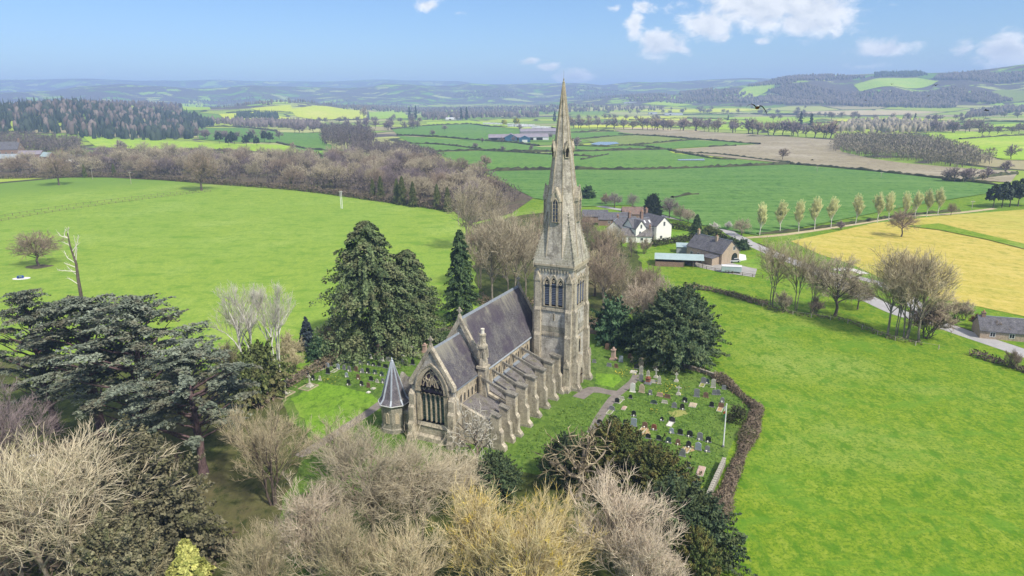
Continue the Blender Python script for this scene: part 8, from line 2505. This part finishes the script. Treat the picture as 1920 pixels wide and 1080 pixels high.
def buildings():
    # white house: the gable to the right faces the camera side
    (x0, y0), (x1, y1) = (60.09,278.8), (66.99,281.9)
    # ground corners along the right-hand gable front
    a = math.atan2(y1 - y0, x1 - x0)
    o = empty('white_house', (x0, y0, gz(x0, y0)), a, 'white rendered house with two gables, slate roofs and brick chimneys', 'house')
    W = math.hypot(x1 - x0, y1 - y0)
    # main front gable block: runs back from the front (local y)
    def gable_block(name, xa, xb, yb, ze, zr, y_f=0.0):
        m = MB()
        xm = (xa + xb) / 2
        m.prism([(xa, -0.6), (xb, -0.6), (xb, ze), (xm, zr), (xa, ze)], yb - y_f, 'y', y_f)
        w = m.build(name, 'white render', o)
        r = MB()
        sl = (zr - ze) / ((xb - xa) / 2)
        for s, xe in ((-1, xa), (1, xb)):
            r.prism([(xe + s * 0.3, ze - sl * 0.3 + 0.02), (xm, zr + 0.02), (xm, zr + 0.24), (xe + s * 0.3, ze - sl * 0.3 + 0.2)], yb - y_f + 0.5, 'y', y_f - 0.25)
        return w, r.build('roof', 'house slate', o)
    w1, r1 = gable_block('front_wing_wall', 0.0, W, 14.0, 6.2, 9.6)
    w2, r2 = house(o, 10.0, 7.0, 5.9, 8.9, -9.8, 6.2)
    w3, r3 = gable_block('rear_wing_wall', -9.6, -4.6, 10.5, 5.8, 8.8, 0.8)
    chimney(r1, W / 2, 13.2, 8.6, 11.4, 'red brick', 2, 1.1)
    chimney(r2, -3.4, 6.2, 8.2, 11.6, 'red brick', 3, 1.1)
    chimney(r3, -7.1, 9.6, 8.4, 11.0, 'red brick', 2, 1.0)
    window(o, 'y-', (0.0, W / 2, 7.0), 0.9, 1.7)
    window(o, 'y-', (0.0, W * 0.32, 1.4), 1.1, 1.3)
    window(o, 'y-', (0.8, -7.1, 6.6), 0.8, 1.6)
    window(o, 'y-', (0.8, -7.6, 3.8), 0.9, 1.5)
    for yy, zz, hh in ((2.5, 4.4, 1.5), (2.5, 1.5, 1.5), (6.0, 4.4, 1.5)):
        window(o, 'x-', (0.0, yy, zz), 1.0, hh)
    for xx, zz in ((-3.6, 4.3), (-1.4, 4.4), (-3.6, 1.5)):
        window(o, 'y-', (2.7, xx, zz), 0.95, 1.6)
    MB().box(-2.1, -0.9, 2.58, 2.69, 0.0, 2.2).build('door', 'timber', o)
    MB().prism([(-2.6, 2.2), (-0.4, 2.2), (-1.5, 3.2)], 1.6, 'y', 0.98).build('porch_roof', 'house slate', o)
    for x_ in (-2.5, -0.55):
        MB().box(x_ - 0.08, x_ + 0.08, 1.0, 1.15, 0, 2.2).build('porch_post', 'timber', o)
    for x_ in (-3.2, -0.9):
        MB().prism([(3.9, 7.19), (5.0, 8.13), (5.0, 8.21), (3.9, 7.27)], 0.7, 'x', x_).build('skylight', 'white sheet', r2)

    def block(name, px, ang, L, W, ze, zr, wall, roof, label, cat, wins=(), chim=(), doors=()):
        b = empty(name, (px[0], px[1], gz(*px)), R(ang), label, cat)
        w, r = house(b, L, W, ze, zr, 0, 0, wall, roof)
        for f, p, w_, h_ in wins:
            window(b, f, p, w_, h_)
        for c in chim:
            chimney(r, *c)
        for (f, p, aa, w_, h_) in doors:
            m = MB()
            if f == 'y-':
                m.box(aa - w_ / 2, aa + w_ / 2, p - 0.06, p - 0.01, 0, h_)
            else:
                m.box(p + 0.01, p + 0.06, aa - w_ / 2, aa + w_ / 2, 0, h_)
            m.build('door', 'timber', b)
        return b
    block('slate_cottage', (45.98,279.4), -8, 12.0, 5.6, 2.8, 5.4, 'white render', 'aisle slate', 'low cottage with mossy slate roof in front of the white house', 'cottage', [('y-', (-2.8, 3.0, 1.5), 1.0, 1.1), ('y-', (-2.8, 8.0, 1.5), 1.0, 1.1), ('x+', (12.0, 0.0, 1.5), 0.9, 1.0)], [(11.2, 0.0, 4.8, 6.6)])
    block('small_white_house', (43.76,288.7), 70, 9.0, 6.0, 3.6, 6.6, 'white render', 'house slate', 'small white gabled house left of the large white house', 'house', [('y-', (-3.0, 3.0, 1.8), 0.9, 1.1), ('y-', (-3.0, 6.4, 1.8), 0.9, 1.1)], [(8.3, 0.0, 6.0, 7.8)])
    block('brick_barn', (41.05,318.5), -6, 15.0, 6.0, 3.0, 5.6, 'red brick', 'house slate', 'long dark-roofed brick outbuilding behind the spire', 'barn', [('y-', (-3.0, 5.0, 1.7), 1.0, 1.0), ('y-', (-3.0, 11.0, 1.7), 1.0, 1.0)])
    block('brick_barn', (34.42,327.5), -6, 12.0, 6.0, 3.0, 5.4, 'red brick', 'house slate', 'dark slate-roofed outbuilding next to the spire edge', 'barn', [('y-', (-3.0, 8.0, 1.7), 1.0, 1.0)])
    block('brick_barn', (53.87,329.6), -4, 10.0, 7.0, 3.6, 6.4, 'red brick', 'brown tiles', 'red brick barn with a pinkish tiled roof', 'barn', [('x+', (10.0, 0.0, 4.0), 0.9, 1.0)], (), [('x+', 10.0, 1.0, 2.0, 2.4)])
    block('brick_barn', (46.66,308.6), -6, 10.0, 5.4, 2.8, 5.2, 'red brick', 'house slate', 'brick outbuilding with pale skylights beside the white house', 'barn', [('y-', (-2.7, 3.0, 1.6), 0.9, 1.0), ('y-', (-2.7, 7.0, 1.6), 0.9, 1.0)])
    # pale brick barn conversion
    (ax, ay), (bx_, by_) = (65.73,250.6), (72.66,239.1)
    aa = math.atan2(by_ - ay, bx_ - ax)
    b = block('barn_house', (ax - 4.5 * math.sin(aa), ay + 4.5 * math.cos(aa)), math.degrees(aa), 17.0, 9.0, 4.0, 8.0, 'pale brick', 'house slate', 'pale brick barn house with slate roof beside the gravel farmyard', 'house',
              [('y-', (-4.5, 2.5, 1.7), 1.1, 1.2), ('y-', (-4.5, 6.0, 1.7), 1.1, 1.2), ('y-', (-4.5, 12.0, 1.7), 1.1, 1.2), ('x+', (17.0, 1.6, 5.4), 1.2, 1.4)], [(1.2, 0.0, 7.0, 9.6, 'pale brick', 2), (11.0, -1.0, 7.0, 8.9, 'pale brick', 1)], [('y-', -4.5, 9.0, 1.2, 2.2)])
    MB().prism(arch(2.0, 0, 2.0, 1.5, 5, 1.6), 0.06, 'x', 17.005).build('arched_window', 'dark glass', b)
    m = MB()
    m.prism([(-4.51, 0), (-4.51, 3.0), (-8.2, 2.5), (-8.2, 0)], 4.5, 'x', 11.5)
    m.build('porch_wall', 'pale brick', b)
    MB().prism([(-4.3, 3.3), (-4.3, 3.15), (-8.6, 2.5), (-8.6, 2.66)], 5.0, 'x', 11.25).build('porch_roof', 'house slate', b)
    (ax, ay), (bx_, by_) = (114.6,157.9), (121.7,155.4)
    aa = math.atan2(by_ - ay, bx_ - ax)
    block('roadside_house', (ax - 3.5 * math.sin(aa), ay + 3.5 * math.cos(aa)), math.degrees(aa), 9.5, 7.0, 2.1, 4.6, 'pale brick', 'house slate', 'low slate-roofed house among shrubs by the lane at the right edge', 'house', [('y-', (-3.5, 2.6, 1.2), 1.0, 1.0), ('y-', (-3.5, 6.6, 1.2), 1.0, 1.0)], [(1.0, 0.0, 4.0, 5.6)])
    # open shed with a pale metal roof, a car in it
    s = empty('open_shed', (*(52.29,239.0), gz(*(52.29,239.0))), R(-12), 'open-fronted shed with pale blue-green metal roof and a car inside', 'shed')
    MB().prism([(-4.5, 2.6), (-4.5, 2.72), (0, 3.95), (4.5, 2.72), (4.5, 2.6), (0, 3.8)], 17.0, 'x', -1.0).build('roof', 'pale sheet', s)
    MB().box(-0.6, 15.6, 4.0, 4.15, 0, 2.6).build('back_wall', 'red brick', s)
    MB().box(-0.6, 9.0, -4.15, -4.0, 0, 1.7).build('front_wall', 'red brick', s)
    MB().box(-0.75, -0.6, -4.0, 4.0, 0, 2.6).build('end_wall', 'red brick', s)
    for xx in (9.2, 12.4, 15.6):
        MB().box(xx - 0.12, xx + 0.12, -4.1, -3.86, 0, 2.62).build('post', 'timber', s)
    for q in (3.0, 7.0, 11.0):
        MB().bar((q, -4.2, 2.66), (q, 0, 3.76), 0.12, 0.14).build('rafter', 'timber', s)
    s = empty('long_shed', (*(63.68,258.1), gz(*(63.68,258.1))), R(-12), 'long low shed with grey-green metal roof behind the open shed', 'shed')
    MB().box(0, 18, -2.5, 2.5, 0, 2.4).build('wall', 'grey sheet', s)
    MB().prism([(-2.8, 2.42), (2.8, 3.0), (2.8, 3.12), (-2.8, 2.54)], 18.4, 'x', -0.2).build('roof', 'pale sheet', s)
    MB().box(6, 8.6, -2.56, -2.51, 0, 2.1).build('door', 'timber', s)
    s = empty('horse_trailer', (*(71.40,225.8), gz(*(71.40,225.8))), R(-14), 'pale grey trailer parked along the yard fence', 'trailer')
    MB().box(0, 6.5, -1.1, 1.1, 0.5, 2.3, 0.06).build('body', 'pale sheet', s)
    MB().prism([(-1.15, 2.28), (1.15, 2.28), (0.6, 2.6), (-0.6, 2.6)], 6.6, 'x', -0.05).build('roof', 'white sheet', s)
    for xx in (2.4, 3.5):
        for yy in (-1.15, 1.0):
            MB().prism([(xx + 0.33 * math.cos(q), 0.33 + 0.33 * math.sin(q)) for q in np.linspace(0, 6.283, 13)[:-1]], 0.15, 'y', yy).build('wheel', 'tyre', s)
    MB().bar((-1.4, 0, 0.55), (0, 0, 0.6), 0.12).build('tow_bar', 'dark lead', s)
    # mansion and cottages at the left edge
    block('brick_mansion', (-565.4,752.2), 6, 34.0, 14.0, 9.0, 16.5, 'red brick', 'house slate', 'large brick house with steep slate roof at the left edge', 'house', [('x+', (34.0, -2.5, 5.5), 1.4, 2.0), ('x+', (34.0, 2.5, 5.5), 1.4, 2.0), ('x+', (34.0, 0, 11.0), 1.2, 1.8)] + [('y-', (-7.0, 4 + 6 * i, 5.5), 1.4, 2.0) for i in range(5)], [(33.0, 0.0, 15.0, 19.5, 'red brick', 3, 1.6), (4.0, 0.0, 15.0, 19.0, 'red brick', 3, 1.6)])
    block('long_barn', (-519.3,675.6), 3, 44.0, 11.0, 4.5, 8.5, 'red brick', 'grey sheet', 'long barn with pale grey roof below the brick mansion', 'barn', [('y-', (-5.5, 8 + 7 * i, 2.2), 1.3, 1.3) for i in range(5)])
    block('long_barn', (-519.0,733.8), 3, 24.0, 8.0, 4.5, 8.0, 'red brick', 'mauve sheet', 'low grey-roofed range right of the brick mansion', 'barn', [('y-', (-4.0, 6.0, 2.4), 1.3, 1.3), ('y-', (-4.0, 16.0, 2.4), 1.3, 1.3)])
    block('long_barn', (-473.7,704.4), -30, 16.0, 8.0, 4.0, 8.0, 'red brick', 'pale sheet', 'pale-roofed gabled barn among the trees at the left', 'barn', [('x+', (16.0, 0.0, 4.6), 1.2, 1.2)])
    block('cottage', (-438.8,681.7), 10, 16.0, 7.0, 3.6, 6.6, 'white render', 'grey sheet', 'white cottage right of the left-edge barns', 'cottage', [('y-', (-3.5, 4.0, 1.8), 1.1, 1.2), ('y-', (-3.5, 11.0, 1.8), 1.1, 1.2)], [(15.0, 0, 6.0, 8.2)])
    # farm sheds in the valley
    def shed(px, ang, L, W, ze, zr, wall, roof, label, doors=()):
        b = empty('farm_shed', (px[0], px[1], gz(*px)), R(ang), label, 'shed')
        house(b, L, W, ze, zr, 0, 0, wall, roof, 0.6)
        for (f, aa, w_, h_, mt) in doors:
            m = MB()
            if f == 'y-':
                m.box(aa - w_ / 2, aa + w_ / 2, -W / 2 - 0.12, -W / 2 - 0.02, 0, h_)
            else:
                m.box(-0.12, -0.02, aa - w_ / 2, aa + w_ / 2, 0, h_)
            m.build('doorway', mt, b)
        return b
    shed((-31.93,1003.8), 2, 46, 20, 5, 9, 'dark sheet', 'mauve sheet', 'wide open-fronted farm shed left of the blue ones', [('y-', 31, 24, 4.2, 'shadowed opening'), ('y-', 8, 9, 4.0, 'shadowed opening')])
    shed((0.30,988.8), 90, 30, 17, 6, 10, 'blue sheet', 'mauve sheet', 'blue-sided gabled farm shed in the middle of the group')
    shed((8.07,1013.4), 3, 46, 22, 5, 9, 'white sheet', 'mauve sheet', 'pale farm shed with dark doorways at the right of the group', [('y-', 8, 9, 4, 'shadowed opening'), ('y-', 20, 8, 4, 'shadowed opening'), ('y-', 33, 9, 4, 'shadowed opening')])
    shed((19.41,961.2), 90, 14, 15, 5, 8.5, 'blue sheet', 'blue sheet', 'small blue gabled lean-to in front of the pale shed', [('x', 0, 7, 3.6, 'white sheet')])
    shed((15.39,1151.5), 2, 62, 20, 6, 10, 'mauve sheet', 'mauve sheet', 'long mauve-roofed shed behind the blue one')
    for i, (px, w, lb) in enumerate((((-188.0,2043.2), 44, 'white farm building behind the bright grass bank'), ((521.4,2381.9), 60, 'white farm sheds far beyond the river trees'), ((502.8,2564.0), 30, 'small white building left of the far white sheds'), ((548.1,3410.2), 60, 'white sheds at the foot of the far hills'))):
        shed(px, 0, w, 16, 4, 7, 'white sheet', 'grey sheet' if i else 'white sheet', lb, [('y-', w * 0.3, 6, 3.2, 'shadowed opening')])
    # static caravans
    rng = random.Random(21)
    me_b = MB().box(-5.5, 5.5, -1.8, 1.8, 0.5, 3.0).prism([(-2.0, 3.0), (2.0, 3.0), (0, 3.7)], 11.4, 'x', -5.7).mesh('body', 'white sheet')
    me_w = MB()
    for q in (-3.6, -1.2, 1.4, 3.8):
        me_w.box(q - 0.6, q + 0.6, -1.86, -1.81, 1.5, 2.5)
    me_w = me_w.mesh('windows', 'dark glass')
    for a, b, n in (((-62.80,1675.3), (-21.37,1622.0), 7), ((-8.77,1571.2), (47.82,1474.0), 11), ((-2.62,1454.2), (75.17,1359.5), 16), ((43.46,1339.7), (72.73,1315.3), 6)):
        for i in range(n):
            f = (i + 0.5) / n
            x, y = a[0] + (b[0] - a[0]) * f, a[1] + (b[1] - a[1]) * f + rng.uniform(-12, 12)
            c = empty('static_caravan', (x, y, gz(x, y) + 0.2), rng.uniform(-0.4, 0.4), 'white static caravan in the park beyond the farm sheds', 'caravan', 'white static caravans')
            link('body', me_b, c)
            link('window', me_w, c)
    for (x, y, h), lb in (((-13.72,1458.8,15.1), 'left of two yellow willows among the caravans'), ((11.73,1449.2,18.2), 'right of two yellow willows among the caravans')):
        K['pine'].put('willow_tree', x, y, h, 1.0, lb, 'tree', None, 1.0, 'daffodils')


buildings()


def car_mesh(L=4.2, W=1.75, van=False):
    body = MB()
    prof = [(-L / 2, 0.35), (-L / 2, 0.8), (-L / 2 + 0.15, 0.95), (-L * 0.2, 1.0), (L * 0.42, 0.98), (L / 2 - 0.05, 0.85), (L / 2, 0.5), (L / 2, 0.35)]
    body.prism(prof, W, 'y', -W / 2)
    top = MB()
    y0, y1 = W / 2 - 0.08, W / 2 - 0.25
    a, b, c, d = -L * 0.24, -L * 0.08, L * 0.28, L * 0.42
    top.add([(a, -y0, 0.98), (d, -y0, 0.97), (d, y0, 0.97), (a, y0, 0.98), (b, -y1, 1.45), (c, -y1, 1.47), (c, y1, 1.47), (b, y1, 1.45)], [(3, 2, 1, 0), (4, 5, 6, 7), (0, 1, 5, 4), (1, 2, 6, 5), (2, 3, 7, 6), (3, 0, 4, 7)])
    roof = MB().add([(b - 0.03, -y1 - 0.03, 1.44), (c + 0.03, -y1 - 0.03, 1.46), (c + 0.03, y1 + 0.03, 1.46), (b - 0.03, y1 + 0.03, 1.44), (b + 0.05, -y1 + 0.05, 1.53), (c - 0.05, -y1 + 0.05, 1.55), (c - 0.05, y1 - 0.05, 1.55), (b + 0.05, y1 - 0.05, 1.53)],
                    [(3, 2, 1, 0), (4, 5, 6, 7), (0, 1, 5, 4), (1, 2, 6, 5), (2, 3, 7, 6), (3, 0, 4, 7)])
    return body, top, roof


def vehicles():
    for px, ang, paint, lb in (((59.93,243.8), -80, 'white car paint', 'white car parked under the pale shed roof'), ((66.95,245.3), -12, 'white car paint', 'white car in front of the barn house wall'), ((129.8,163.9), 20, 'red car paint', 'red car beside the slate-roofed house at the right edge'),
                               ((80.13,239.6), 10, 'silver car paint', 'silver car on the pad beside the barn house')):
        o = empty('parked_car', (px[0], px[1], gz(*px) + 0.05), R(ang), lb, 'car')
        b, t, r = car_mesh()
        b.build('body', paint, o)
        t.build('windows', 'dark glass', o)
        r.build('roof', paint, o)
        for xx in (-1.3, 1.3):
            for yy in (-0.9, 0.72):
                MB().prism([(xx + 0.32 * math.cos(q), 0.32 + 0.32 * math.sin(q)) for q in np.linspace(0, 6.283, 13)[:-1]], 0.18, 'y', yy).build('wheel', 'tyre', o)
        for yy in (-0.62, 0.62):
            MB().box(-2.13, -2.09, yy - 0.18, yy + 0.18, 0.62, 0.76).build('headlight', 'white paint', o)


vehicles()


def fences():
    def fence(pts, gap, h, rails, label, mt='timber', sink=0.2, rail_t=0.09):
        pts = [tuple(p) for p in pts]
        cum = [0.0]
        for a, b in zip(pts[:-1], pts[1:]):
            cum.append(cum[-1] + math.hypot(b[0] - a[0], b[1] - a[1]))
        n = max(2, int(cum[-1] / gap))
        P = []
        for i in range(n + 1):
            s = cum[-1] * i / n
            j = min(max(0, next((q for q in range(len(cum)) if cum[q] >= s), len(cum) - 1) - 1), len(pts) - 2)
            f = (s - cum[j]) / max(1e-6, cum[j + 1] - cum[j])
            x, y = pts[j][0] + (pts[j + 1][0] - pts[j][0]) * f, pts[j][1] + (pts[j + 1][1] - pts[j][1]) * f
            P.append((x, y, gz(x, y)))
        o = empty('fence', P[0], 0, label, 'fence')
        pm = MB().box(-0.08, 0.08, -0.08, 0.08, -sink, h, 0.01).mesh('post', mt)
        for p in P[:300]:
            link('post', pm, o, (p[0] - P[0][0], p[1] - P[0][1], p[2] - P[0][2]))
        for zr in rails:
            for a, b in zip(P[:-1], P[1:]):
                q = lambda p: (p[0] - P[0][0], p[1] - P[0][1], p[2] - P[0][2] + zr)
                MB().bar(q(a), q(b), rail_t, rail_t).build('rail', mt, o)
    fence([(-262.9,326.8),(-257.9,341.3),(-253.5,358.7),(-245.6,377.7),(-235.6,396.7),(-218.2,424.3),(-197.9,450.7)], 4.0, 1.2, (0.35, 1.05), 'timber post and rail fence crossing the upper left meadow')
    fence([(-269.8,335.8),(-266.1,352.7),(-260.7,369.4),(-252.9,389.6),(-241.8,407.5),(-223.1,434.1),(-202.1,456.3)], 4.0, 1.2, (1.05,), 'second line of rails just beyond the post and rail fence')
    fence([(61.80,237.9),(66.86,230.5),(72.39,224.3),(78.12,219.8),(82.39,216.8)], 3.2, 1.15, (0.5, 1.0), 'dark post and rail fence along the farmyard')
    fence([(71.24,185.5),(76.02,178.4),(81.64,174.5),(87.45,171.6),(90.8,161.7),(94.7,154.3),(100.1,150.5)], 4.5, 1.1, (1.0,), 'wire and post fence under the lane trees', 'pale timber', rail_t=0.04)
    fence([(37.87,140.4),(40.50,142.8),(43.09,137.2),(44.56,132.6)], 3.0, 1.1, (0.6, 1.0), 'thin fence at the far right corner of the churchyard', 'pale timber', rail_t=0.04)


fences()


def poles():
    for (x, y, h), lb, tw in (((-93.4,374.5,9.7), 'white twin-pole electricity post in the meadow', True), ((-25.05,320.3,8.1), 'electricity pole by the meadow corner left of the church', False), ((-274.7,496.4,8.7), 'electricity pole with crossarm before the strip wood', False), ((-322.1,529.8,8.9), 'leftmost electricity pole before the strip wood', False), ((270.9,502.7,4.2), 'right of two thin poles in the deep green pasture', False), ((244.5,549.9,4.2), 'left of two thin poles in the deep green pasture', False), ((241.3,355.3,4.2), 'pole at the end of the poplar track', False)):
        o = empty('electricity_pole', (x, y, gz(x, y)), RNG.uniform(-0.4, 0.4), lb, 'pole')
        for dx in ((-0.45, 0.45) if tw else (0.0,)):
            MB().lathe([(0.17, -0.3), (0.12, h)], 8, (dx, 0)).build('post', 'white paint' if tw else 'pale timber', o)
        MB().box(-1.3, 1.3, -0.09, 0.09, h - 0.7, h - 0.5).build('crossarm', 'pale timber', o)
        for dx in (-1.1, 0.0, 1.1):
            MB().lathe([(0.06, h - 0.5), (0.09, h - 0.4), (0.05, h - 0.2)], 6, (dx, 0)).build('insulator', 'white paint', o)
    # trough on its pale patch
    x, y = (-167.1,225.4)
    drape('bare_patch', [(x + 2.9 * math.cos(a), y + 1.9 * math.sin(a)) for a in np.linspace(0, 6.283, 15)[:-1]], 'white gravel', 0.012, label='white trodden patch round the blue feeder')
    o = empty('feed_trough', (x - 0.3, y, 0.012), 0.2, 'blue feed trough on a white patch in the meadow', 'trough')
    MB().ring([(-1.0, 0.25), (-0.8, 0.9), (0.8, 0.9), (1.0, 0.25)], [(-0.7, 0.35), (-0.65, 0.8), (0.65, 0.8), (0.7, 0.35)], -0.45, 0.45, 'y').build('tub', 'blue plastic', o)
    for xx in (-0.8, 0.8):
        MB().box(xx - 0.05, xx + 0.05, -0.4, 0.4, 0.0, 0.3).build('leg', 'dark lead', o)
    x, y = (-172.7,242.5)
    drape('bare_patch', [(x + (4.6 + 0.6 * math.sin(a * 3)) * math.cos(a), y + (3.4 + 0.5 * math.sin(a * 4)) * math.sin(a)) for a in np.linspace(0, 6.283, 25)[:-1]], 'leaf litter', 0.01, label='worn earth ring under the gnarled oak')
    # white bridge parapet glimpsed at the lower left
    x, y = (-81.28,101.7)
    o = empty('balustrade', (x, y, 0), 0.15, 'white balustrade glimpsed between the trees at the left edge', 'balustrade')
    MB().box(-3.2, 3.2, -0.2, 0.2, 0, 0.35).build('base', 'white render', o)
    MB().box(-3.2, 3.2, -0.22, 0.22, 1.05, 1.25).build('top_rail', 'white render', o)
    bm_ = MB().lathe([(0.12, 0.35), (0.08, 0.5), (0.15, 0.75), (0.08, 0.95), (0.12, 1.05)], 8).mesh('baluster', 'white render')
    for i in range(12):
        link('baluster', bm_, o, (-2.9 + i * 0.53, 0, 0))
    # road sign post by the far lane
    x, y, h = (39.55,387.0,3.0)
    o = empty('road_sign', (x, y, gz(x, y)), 0, 'white road sign on a post by the far lane', 'sign')
    MB().lathe([(0.06, 0), (0.06, h)], 6).build('post', 'white paint', o)
    MB().box(-0.35, 0.35, -0.03, 0.03, h * 0.7, h).build('plate', 'white paint', o)
    # small lectern-like notice board by the chapel
    

poles()


def bird(name, loc, span, heading, bank, flap, label, rust):
    """Gliding or flapping bird: body, head, beak, tail and two jointed wings."""
    o = empty(name, loc, heading, label, 'bird')
    o.rotation_euler = (bank[0], bank[1], heading)
    s = span
    body = MB()
    prof = [(-0.30, 0.008), (-0.24, 0.035), (-0.12, 0.065), (0.0, 0.078), (0.12, 0.066), (0.2, 0.045), (0.245, 0.04), (0.29, 0.036), (0.32, 0.012)]
    vs, fs, n = [], [], 10
    for x, r in prof:
        for i in range(n):
            a = 2 * math.pi * i / n
            vs.append((x * s, r * s * math.cos(a), r * s * math.sin(a) * 0.95 + (0.02 * s if x > 0.2 else 0)))
    for j in range(len(prof) - 1):
        for i in range(n):
            fs.append((j * n + i, j * n + (i + 1) % n, (j + 1) * n + (i + 1) % n, (j + 1) * n + i))
    fs += [tuple(range(n))[::-1], tuple(range((len(prof) - 1) * n, len(prof) * n))]
    body.add(vs, fs).build('body', 'feather rust' if rust else 'feather dark', o, smooth=True)
    MB().add([(0.31 * s, -0.01 * s, 0.02 * s), (0.31 * s, 0.01 * s, 0.02 * s), (0.37 * s, 0, 0.012 * s), (0.31 * s, 0, 0.032 * s)], [(0, 1, 2), (1, 3, 2), (3, 0, 2), (0, 3, 1)]).build('beak', 'beak', o)
    MB().add([(-0.26 * s, -0.03 * s, 0), (-0.26 * s, 0.03 * s, 0), (-0.46 * s, 0.09 * s, 0), (-0.46 * s, -0.09 * s, 0), (-0.26 * s, 0, 0.02 * s), (-0.46 * s, 0, 0.008 * s)],
             [(0, 3, 2, 1), (0, 4, 5, 3), (4, 1, 2, 5), (0, 1, 4), (3, 5, 2)]).build('tail', 'feather dark', o)
    if rust:
        MB().lathe([(0.001, -0.03 * s), (0.045 * s, -0.01 * s), (0.05 * s, 0.02 * s), (0.001, 0.04 * s)], 8).build('rump_patch', 'feather white', o, loc=(-0.17 * s, 0.03 * s, 0.05 * s))
    for side in (-1, 1):
        fl = flap[0] if side < 0 else flap[1]
        sec = [(0.05, 0.17, 0.0), (0.16, 0.19, 0.14), (0.28, 0.165, 0.17), (0.40, 0.12, 0.06), (0.49, 0.06, -0.08), (0.54, 0.012, -0.2)]
        vs, fs = [], []
        for k_, (y, ch, _) in enumerate(sec):
            z = fl[k_] * s
            sw = -0.10 * max(0, y - 0.2) * 2.4
            for dx, dz in ((ch * 0.55, 0.0), (0.12 * ch, 0.012), (-ch * 0.45, 0.0), (0.12 * ch, -0.006)):
                vs.append(((dx + 0.05 + sw) * s, side * y * s * fl[6], z + dz * s))
        for k_ in range(len(sec) - 1):
            for i in range(4):
                fs.append((k_ * 4 + i, k_ * 4 + (i + 1) % 4, k_ * 4 + 4 + (i + 1) % 4, k_ * 4 + 4 + i))
        fs += [(3, 2, 1, 0), (20, 21, 22, 23)]
        MB().add(vs, fs).build('wing', 'feather dark', o)


def birds():
    up = (0.03, 0.13, 0.17, 0.13, 0.06, 0.0, 0.95)
    dn = (0.03, 0.10, 0.04, -0.10, -0.25, -0.38, 0.85)
    lv = (0.03, 0.06, 0.06, 0.03, 0.0, -0.03, 1.0)
    # flying away from the camera: its heading is along +y
    bird('flying_bird', (6.94,19.82,57.30), 0.62, R(86), (0.0, 0.12), (dn, up), 'rust-bodied bird with dark wings flying right of the spire', True)
    for px, D, sp, h, f, lb in (((35.93,60.07,58.39), 0, 0.62, 40, (up, dn), 'small black bird before the hill pasture on the right'), ((39.21,57.98,56.34), 0, 0.62, 120, (lv, up), 'small black bird near the right edge above the valley'), ((49.37,98.29,56.97), 0, 0.6, 10, (lv, lv), 'tiny black bird before the right hill wood'),
                                ((56.71,105.74,59.19), 0, 0.6, 80, (up, up), 'tiny black bird in front of the high pasture'), ((55.93,94.72,57.48), 0, 0.6, 200, (lv, up), 'tiny black bird right of the high pasture'), ((31.86,73.09,51.09), 0, 0.55, 150, (up, lv), 'small black bird over the ploughed field'), ((50.66,108.67,52.71), 0, 0.6, 30, (lv, lv), 'tiny black bird left of the river wood'),
                                ((61.50,114.53,58.16), 0, 0.6, 250, (lv, dn), 'tiny black bird below the one before the high pasture')):
        bird('flying_bird', px, sp, R(h), (0.1, 0.1), f, lb, False)


birds()

# ============================ air =============================================
def build_haze():
    m = bpy.data.materials.new('air')
    m.use_nodes = True
    k = NT(m.node_tree)
    v = k.n('ShaderNodeVolumePrincipled')
    v.inputs['Color'].default_value = (0.42, 0.58, 1.0, 1.0)
    v.inputs['Density'].default_value = 0.00018
    v.inputs['Anisotropy'].default_value = 0.0
    k.put(k.n('ShaderNodeOutputMaterial').inputs['Volume'], v.outputs[0])
    MATS['air'] = m
    o = MB().box(-15500, 15500, -15500, 15500, -12.0, 330.0).build('haze', 'air')
    o['kind'] = 'stuff'
    o['label'] = 'pale blue haze over the valley'


build_haze()
